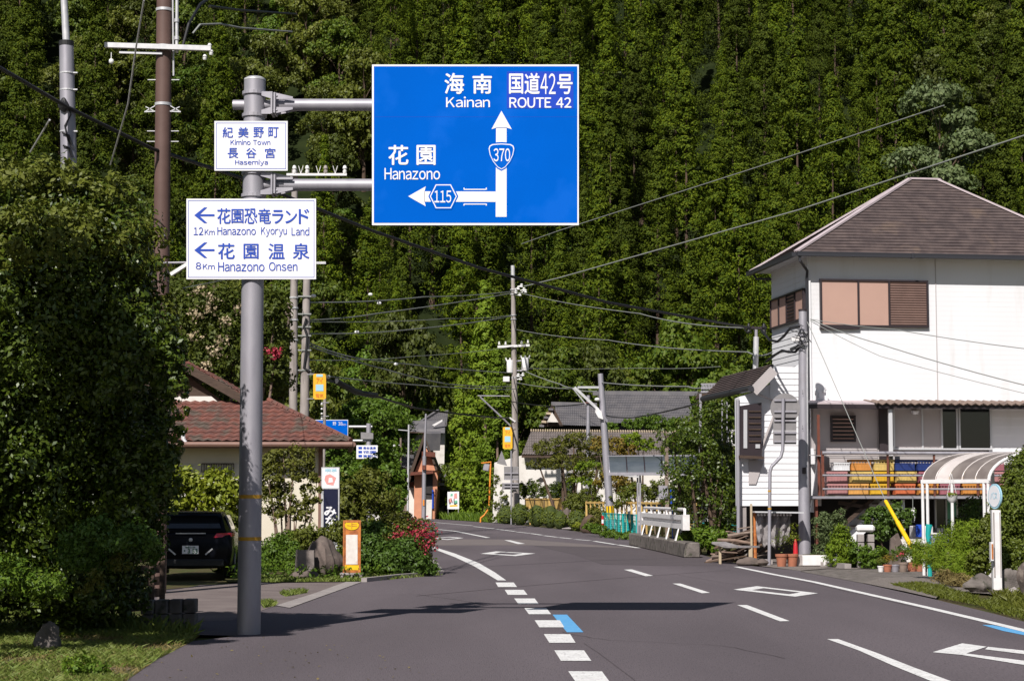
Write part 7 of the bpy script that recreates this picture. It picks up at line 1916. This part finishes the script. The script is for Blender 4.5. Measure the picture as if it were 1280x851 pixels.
far = np.array([p for p in far if px_of(p)[1] < 648.2 + max(0, (px_of(p)[0] - 545)) * .065])
o = add_obj('far_grass', blades_mesh('far_grass', far, .5, .05, L_bright, 6, .4)); o['kind'] = 'stuff'
plant('vine_cover', 'thin creeper climbing the storehouse wall', 'vine', [(620, 615, .5, 1.2, 0), (632, 630, .5, .8, 0), (613, 640, .5, .7, 0)], 128.5, .18, 900, L_mid, seed=42, ncl=24, fill=0)

# --- clipped garden along the far side of the bend
names = ['leftmost clipped round bush by the orange mirror post', 'second clipped round bush from the orange mirror post', 'clipped round bush below the left end of the yellow fence', 'clipped round bush right below the yellow fence middle', 'small clipped bush touching the dark upright rock', 'clipped round bush between the two garden rocks']
for i, (px, py, r) in enumerate(((633, 643, .62), (650, 642, .68), (671, 644, .62), (688, 645, .58), (700, 649, .46), (722, 650, .58))):
    Yb_ = 1.65 * 2400 / (653.5 + (px - 620) * .096 - 622) + r + .2
    plant('clipped_bush', names[i], 'bush', [(px, py, r, r * 1.0)], Yb_, .08, 9000, L_clip, 'clipped round bushes in the garden', seed=50 + i, ncl=420, clr=.07, fill=.3, low=-1)
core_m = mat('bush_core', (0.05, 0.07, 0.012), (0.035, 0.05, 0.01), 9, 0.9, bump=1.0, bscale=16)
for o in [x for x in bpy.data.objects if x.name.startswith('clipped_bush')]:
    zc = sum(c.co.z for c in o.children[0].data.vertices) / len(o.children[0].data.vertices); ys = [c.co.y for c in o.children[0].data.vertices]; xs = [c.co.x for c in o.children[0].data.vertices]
    m = MB(); m.ball(WPOS[o.name] + Vector((0, 0, zc * .92)), ((max(xs) - min(xs)) * .40, (max(ys) - min(ys)) * .40, zc * .95), 18, 12, .05, 3); m.build('added_core', core_m, o, smooth=True)  # solid green ball added inside so the bush shades as one round form
for (px, py, Yb_, r, lb, sd) in ((707, 645, 102.5, (.36, .3, .62), 'dark upright rock between clipped bushes', 3), (736, 650, 90.5, (.48, .4, .46), 'big brown garden rock right of the clipped bushes', 7), (713, 655, 100, (.5, .3, .08), 'flat pale stone slab in front of the dark rock', 9)):
    x = at(px, 0, Yb_).x; m = MB(); m.ball((x, Yb_, r[2] * .7), r, 18, 12, .2, sd); o = m.build('garden_rock', bark_m if 'brown' in lb else (concrete if 'pale' in lb else rock_m), smooth=True); tag(o, lb, 'rock')
plant('ground_shrub', 'small yellowish tuft between the flat stone and the big rock', 'shrub', [(722, 655, .35, .18)], 92, .08, 700, L_yellow, seed=57, ncl=14)
plant('round_bush', 'wide rounded bush behind the yellow panelled fence', 'bush', [(665, 612, 1.0, .7, 0), (690, 614, .9, .65, 0), (708, 610, .8, .6, 0), (650, 615, .6, .6, 0)], 124, .12, 8000, L_broad, seed=58, ncl=90, clr=.2)
plant('round_bush', 'large pruned round bush right of the yellow panelled fence', 'bush', [(730, 625, 1.2, .75, 0), (718, 632, .7, .6, -1)], 104, .11, 6500, L_mid, seed=59, ncl=90, clr=.2)
plant('round_bush', 'dark pruned bush below the tilted pole', 'bush', [(748, 645, .6, .55, 0), (742, 655, .4, .4, -1)], 91, .1, 3200, L_mid, seed=60, ncl=50, clr=.25)
plant('garden_pine', 'spreading garden pine before the white storehouse', 'pine', [(690, 560, 1.3, .55, 0), (722, 550, 1.2, .55, 0), (705, 578, 1.5, .5, -1), (740, 565, 1.0, .6, 0), (675, 580, .8, .35, 0), (745, 590, 1.1, .4, -1), (720, 597, .8, .35, -1)], 110, .13, 11000, L_mid, stems=7, seed=61, ncl=60, stem_r=.08, fill=.04)
plant('garden_pine', 'bright green pine tiers left of the tilted pole', 'pine', [(735, 580, .8, .22, 0), (728, 600, .9, .2, 0), (742, 605, .7, .2, -1), (725, 585, .5, .2, 0)], 105, .10, 4500, L_cedar_lt, stems=4, seed=62, ncl=50, stem_r=.06)
plant('garden_tree', 'orange tinged tree right behind the tilted pole', 'tree', [(770, 556, .9, .4, 0), (785, 562, .8, .4, 0), (750, 555, .6, .4, 0), (765, 600, 1.0, .45, 0), (785, 610, .9, .45, 0)], 95, .12, 7500, L_autumn, stems=5, stem_mat=bark_pale, seed=63, ncl=60, fill=.04)
plant('garden_pine', 'green pine tiers above the smoked carport roof', 'pine', [(800, 552, .9, .22, 0), (790, 545, .7, .2, 0), (812, 560, .6, .2, 0)], 92, .1, 3500, L_cedar_lt, stems=3, seed=64, ncl=36, stem_r=.05)
plant('garden_tree', 'leafy garden tree under the carport roof edge', 'tree', [(800, 615, 1.0, .5, 0), (825, 612, .9, .45, 0), (775, 625, .8, .4, 0), (845, 620, .9, .6, 0)], 88, .11, 6500, L_mid, stems=6, stem_mat=bark_pale, seed=65, ncl=50, fill=.03)
plant('garden_tree', 'yellow green shrub growing on the storehouse ridge line', 'tree', [(790, 530, .9, .5, 0), (815, 528, .9, .7, 0), (840, 530, .8, .6, 0), (765, 535, .6, .4, 0)], 138, .16, 5000, L_bright, seed=66, ncl=40)
plant('garden_tree', 'dark leafy tree between the carport and the steel frame', 'tree', [(870, 560, .9, .9, 0), (890, 540, .8, .9, 0), (845, 545, .7, .5, 0), (900, 580, .8, .9, 0), (872, 600, 1.0, .8, 0), (850, 590, .7, .5, -.5), (905, 610, .6, .8, 0), (880, 635, .9, .6, 0), (850, 625, .6, .45, 0), (915, 640, .45, .6, 0), (895, 515, .5, .5, 0)], 56.8, .10, 11000, L_dark, stems=9, seed=67, ncl=34, clr=.34, fill=.08, stem_r=.05)
plant('hydrangea', 'light green leafy shrub at the road edge right of the guardrail', 'shrub', [(868, 675, .5, .38, 0), (885, 672, .5, .42, 0), (902, 678, .4, .35, -.5), (858, 680, .3, .3, -.3), (895, 665, .6, .4, 1)], 56.5, .10, 7500, L_bright, seed=68, ncl=50)
plant('ground_shrub', 'low green weeds along the road below the teal fence', 'shrub', [(748, 662, .5, .25, 0), (765, 668, .5, .22, -3), (783, 671, .5, .25, -6), (738, 658, .4, .2, 2)], 82, .09, 4000, L_bright, seed=69, ncl=40)
# --- plants by the white house
plant('weeds', 'tall pale weeds right of the white planter box', 'weeds', [(1045, 695, .28, .42, 0), (1062, 695, .3, .42, 0), (1078, 698, .25, .35, 0), (1052, 675, .25, .4, .5)], 46.0, .10, 6000, L_cedar_lt, seed=71, ncl=60, asp=.22, up=.1, clr=.5)
plant('shrub', 'low leafy shrub left of the flower pot row', 'shrub', [(1088, 700, .3, .28, 0), (1100, 695, .25, .3, .3), (1075, 690, .3, .3, .6)], 45.0, .08, 3500, L_bright, seed=72, ncl=36)
plant('rosemary_shrub', 'grey green feathery shrub beside the corner utility pole', 'shrub', [(1030, 660, .3, .45, 0), (1042, 675, .35, .4, 0), (1030, 690, .3, .3, 0), (1050, 650, .2, .3, 0)], 47.2, .09, 3800, L_grey, seed=73, ncl=40, asp=.25, clr=.45)
plant('citrus_shrub', 'glossy dark green shrub under the stair beside the yellow guy sleeve', 'shrub', [(1098, 650, .42, .38, 0), (1120, 648, .45, .4, 0), (1108, 665, .4, .3, 0)], 46.8, .09, 5500, L_azalea, stems=3, seed=74, ncl=50)
plant('wispy_plant', 'tall wispy feathery plants in front of the bus shelter', 'plant', [(1180, 690, .32, .38, .2), (1200, 680, .35, .45, 0), (1220, 680, .32, .48, -.8), (1190, 705, .35, .28, -.8), (1212, 710, .32, .3, -1.5), (1170, 695, .25, .3, .6), (1150, 690, .2, .3, 1)], 38.6, .11, 16000, L_cedar_lt, seed=75, ncl=90, asp=.13, up=.05, clr=.6)
plant('dry_grass_tuft', 'straw coloured grass tuft hanging over the road edge', 'grass tuft', [(1200, 728, .3, .16, 0), (1220, 733, .25, .14, -1), (1180, 722, .2, .14, .5)], 36.0, .12, 2600, L_dry, seed=76, ncl=30, asp=.12, up=.0, clr=.6)
plant('roadside_bush', 'large yellow green bush behind the bus stop post at the right edge', 'bush', [(1275, 640, .55, .6, 0), (1262, 680, .42, .5, 0), (1290, 690, .5, .6, 0), (1300, 610, .5, .5, 0), (1258, 700, .3, .3, -.2), (1268, 610, .3, .35, .2), (1285, 580, .4, .3, .3), (1275, 715, .3, .25, -.2)], 34.6, .06, 32000, L_mid, seed=77, ncl=110, clr=.32, stems=4)
plant('roadside_bush', 'dark green shrub left of the bus stop post', 'bush', [(1228, 680, .22, .36, 0), (1238, 660, .2, .3, .5), (1222, 705, .25, .22, 0)], 36.2, .07, 5000, L_mid, seed=78, ncl=40, clr=.4)
plant('potted_flowers', 'loose flowering plants behind the pots under the shelter', 'plant', [(1200, 660, .4, .3, 0), (1215, 640, .3, .4, 0), (1140, 690, .5, .2, 1)], 42.5, .07, 2600, L_azalea, seed=79, ncl=30, clr=.5)
cf = [np.array(at(px, py, 42.0)) + RG.normal(size=(14, 3)) * .035 for px, py in ((1202, 682), (1199, 692), (1196, 674), (1126, 693))]
t = thing('red_flowers', 'few red flowers among the plants under the bus shelter', 'flowers', at(1200, 690, 42.0)); add_obj('petals', leaves_mesh('petals', np.concatenate(cf) - np.array(at(1200, 690, 42.0)), .05, None, .8, L_flower, R=RG), t)
gp2 = [(1115, 731), (1150, 729), (1175, 733), (1215, 745), (1240, 758), (1225, 757), (1170, 746)]
o = add_obj('roadside_grass', blades_mesh('roadside_grass', np.concatenate([scatter_px(gp2, 5000, 14), scatter_px([(1225, 757), (1240, 764), (1300, 779), (1330, 775), (1300, 750), (1240, 748)], 3500, 24)]), .06, .015, L_mid, 8, .7)); o['kind'] = 'stuff'
gp3 = [(1036, 711), (1100, 711), (1098, 716), (1040, 717)]
# grass at the driveway joint and under the left shrubs
o = add_obj('joint_grass', blades_mesh('joint_grass', np.concatenate([scatter_px([(350, 742), (378, 738), (384, 741), (356, 746)], 700, 2), scatter_px([(326, 754), (340, 752), (345, 757), (330, 760)], 500, 3), scatter_px([(300, 727.5), (455, 726.5), (460, 721), (300, 722)], 5000, 5), scatter_px([(455, 727), (552, 718.5), (548, 710), (455, 718)], 3000, 7)]), .07, .02, L_grass, 8, .6)); o['kind'] = 'stuff'
bed = sheet_px('garden_ground', [(286, 727), (455, 726.6), (500, 721.5), (549, 717.5), (525, 692), (500, 668), (480, 660), (300, 660), (250, 700)], .003, soil_m); bed['kind'] = 'structure'
gcov = scatter_px([(286, 726.5), (455, 726), (500, 721.5), (549, 717), (525, 692), (500, 668), (300, 668)], 26000, 15)
o = add_obj('ground_cover', leaves_mesh('ground_cover', gcov + np.stack([rng.uniform(-.05, .05, len(gcov)), rng.uniform(-.05, .05, len(gcov)), rng.uniform(.02, .28, len(gcov))], 1), .085, None, .5, L_bright, up=.8)); o['kind'] = 'stuff'; o['label'] = 'low green ground cover in the left garden'
# fallen leaves and grit by the verge
gl = np.concatenate([scatter_px([(236, 802), (300, 796), (420, 800), (560, 851), (160, 851)], 70, 21), scatter_px([(150, 780), (240, 793), (240, 799), (130, 800)], 130, 22)])
o = add_obj('fallen_leaves', leaves_mesh('fallen_leaves', gl + np.array([0, 0, .014]), .035, None, .6, L_dry, up=4)); o['kind'] = 'stuff'

for o in list(bpy.data.objects):
    if o.name.startswith('petals') or o.name.startswith('plant'): o['kind'] = 'stuff'

# the verge goes on past both edges of the picture
plant('roadside_bush', 'rounded bush beyond the right edge beside the bus shelter', 'bush', [(1370, 660, .8, .8, 0), (1330, 690, .5, .5, 0), (1420, 680, .7, .7, .4)], 36.5, .09, 9000, L_azalea, seed=91, ncl=60)
plant('roadside_bush', 'yellowish bush beyond the right edge near the road', 'bush', [(1400, 720, .7, .5, 0), (1450, 715, .6, .6, 0)], 31.0, .09, 6000, L_mid, seed=92, ncl=50)
o = add_obj('side_grass', blades_mesh('side_grass', scatter_px([(1240, 745), (1310, 782), (1500, 835), (1700, 800), (1500, 735), (1300, 735)], 16000, 44), .12, .02, L_mid, 9, .6)); o['kind'] = 'stuff'
plant('hedge', 'dark leafy hedge beyond the left edge behind the verge', 'hedge', [(-150, 640, 1.0, 1.3, 0), (-260, 640, 1.2, 1.4, 0), (-380, 630, 1.2, 1.5, .5)], 21.5, .1, 16000, L_azalea, seed=93, ncl=90)

# ================================================================== CABLES
def cable(pts, r, label, material=None, sag=0.0, group=None, name='overhead_cable', n=14):
    """pts: (px, py, distance) support points; a hanging curve between each pair"""
    W = [at(*p) for p in pts]; out = []
    for i in range(len(W) - 1):
        for k in range(n):
            t_ = k / n; p = W[i].lerp(W[i + 1], t_); p.z -= (sag if len(W) == 2 else sag * .25) * 4 * t_ * (1 - t_); out.append(p)
    out.append(W[-1]); m = MB(); m.tube(out, r, 6); o = m.build(name, material or cable_m, smooth=True)
    tag(o, label, 'cable', group); return o
cable([(-60, 60, 28), (0, 85, 30), (84, 134, 31.8), (190, 186, 33.2), (300, 222, 36), (464, 288, 40), (600, 335, 43.5), (760, 378, 47), (880, 400, 50), (935, 409, 52.4)], .034, 'thick black cable sweeping from the left poles behind the blue sign to the white house', n=4)
m = MB(); pts_ = [at(-60, 60, 28), at(84, 134, 31.8)]
cable([(1300, 163, 84), (1000, 262, 98), (700, 347, 118), (655, 358, 121.8)], .035, 'long bundled cable from the right edge over the forest to the central pole', cable_gy, n=6)
for k in range(26):
    pass
cable([(1180, 132, 90), (950, 208, 105), (700, 288, 128), (652, 305, 135)], .028, 'thin upper cable crossing the forest above the long cable', cable_gy, n=6)
cable([(385, 378, 72), (530, 371, 90), (642, 364, 121.8)], .03, 'highest cable from the pair of far poles to the central pole', cable_gy, .3)
cable([(385, 400, 72), (470, 392, 85), (642, 366, 121.8)], .028, 'second highest cable from the pair of far poles to the central pole', cable_gy, .2)
cable([(385, 417, 72), (520, 411, 90), (645, 394, 121.8)], .028, 'cable from the far pole pair passing left of the cross arm', cable_gy, .3)
cable([(640, 394, 121.8), (560, 398, 100), (383, 402, 72)], .022, 'cable running left from the sleeve of the central pole', cable_gy, .3)
cable([(385, 428, 72), (450, 448, 80), (640, 466, 121.6)], .03, 'cable falling from the far pole pair to the transformers', cable_gy, .3)
cable([(385, 432, 72), (480, 461, 84), (560, 480, 95), (640, 483, 121.6)], .03, 'lower cable falling from the far pole pair toward the central pole', cable_gy, .2)
cable([(385, 450, 72), (520, 445, 92), (642, 433, 121.6)], .018, 'thin cable rising to the cross arm of the central pole', cable_gy, .3)
cable([(387, 465, 71.8), (440, 485, 78), (520, 510, 92), (600, 520, 102), (636, 522, 121.6)], .05, 'heavy black cable from the far pole pair toward the central pole', cable_m, .1)
cable([(388, 466, 71.8), (408, 470, 73), (520, 481, 92), (610, 486, 103), (645, 486, 121.6)], .028, 'cable just above the heavy black cable', cable_gy, .1)
cable([(420, 476, 74), (434, 484, 75), (446, 490, 76), (470, 494, 78)], .12, 'thick sagging splice in the heavy black cable', cable_m, .05, n=5)
cable([(645, 478, 121.8), (716, 486, 90), (751, 488, 88)], .025, 'cable from the central pole to the arm of the tilted pole', cable_gy, .3)
cable([(657, 464, 121.6), (700, 480, 98), (718, 485, 88)], .03, 'service cable dropping from the transformers to the tilted pole', cable_gy, .2)
cable([(640, 502, 121.8), (690, 508, 97), (735, 504, 97.7), (760, 520, 88), (790, 522, 84), (850, 510, 66), (880, 500, 58)], .03, 'black cable looping past the tilted pole to the white house side roof', cable_m, .1, n=8)
cable([(646, 412, 121.8), (760, 425, 90), (935, 440, 56), (966, 440, 52)], .022, 'thin cable from the central pole toward the white house window', cable_gy, .4)
cable([(642, 364, 121.8), (800, 392, 80), (935, 410, 52.6)], .022, 'thin cable from the top of the central pole to the drum insulators', cable_gy, .5)
cable([(646, 460, 121.8), (800, 460, 88), (900, 458, 70)], .014, 'thin level cable behind the tilted pole', cable_gy, .2)
cable([(752, 478, 88), (860, 483, 70), (880, 484, 60)], .028, 'short cable from the top of the tilted pole to the steel frame', cable_gy, .2)
cable([(1013, 399, 48.9), (1100, 430, 46), (1300, 486, 40)], .012, 'thin cable crossing the white wall from the corner pole', cable_gy, .15)
cable([(1013, 399, 48.9), (1120, 412, 46), (1300, 438, 40)], .010, 'upper thin cable crossing the white wall', cable_gy, .1)
cable([(1013, 401, 48.9), (1100, 445, 47), (1300, 496, 43)], .008, 'lowest thin cable crossing the white wall', cable_gy, .1)
cable([(180, 0, 29), (170, 60, 30), (160, 130, 31), (138, 206, 33)], .014, 'thin pale stay wire slanting past the white cross arm', galv_lt, n=4, name='guy_wire')
cable([(62, 150, 31), (38, 190, 32)], .018, 'short pale stay wire left of the pale concrete pole', galv_lt, n=4, name='guy_wire')
cable([(270, -8, 36), (250, 6, 34), (236, 30, 33.4), (228, 60, 33.4)], .028, 'looped cable at the top right of the brown pole', cable_m, n=5)
cable([(241, 42, 33.4), (250, 31, 33.5), (275, 30, 34.5), (300, 35, 36), (365, 40, 42)], .018, 'pale covered cable leaving the brown pole to the right', cable_gy, n=5)
cable([(262, 8, 33.4), (300, 13, 38), (370, 18, 46)], .028, 'dark upper cable leaving the brown pole to the right', cable_m, n=5)
cable([(229, 360, 34), (280, 350, 50), (368, 345, 74)], .01, 'thin cable behind the larger white guide sign', cable_gy)
for i, (px, py, Yq_) in enumerate(((463, 368, 81), (474, 379, 82), (446, 415, 78), (495, 455, 86), (410, 471, 73.5), (392, 370, 73))):
    m = MB(); m.ball(at(px, py, Yq_), (.10, .08, .07), 8, 6); o = m.build('cable_marker', insul_m); tag(o, ['white marker on the highest far cable', 'white marker on the second far cable', 'white marker on the cable near the far pole pair', 'white marker on the falling cable', 'tiny white marker right of the yellow banner', 'white insulator beside the far pole pair'][i], 'cable marker')
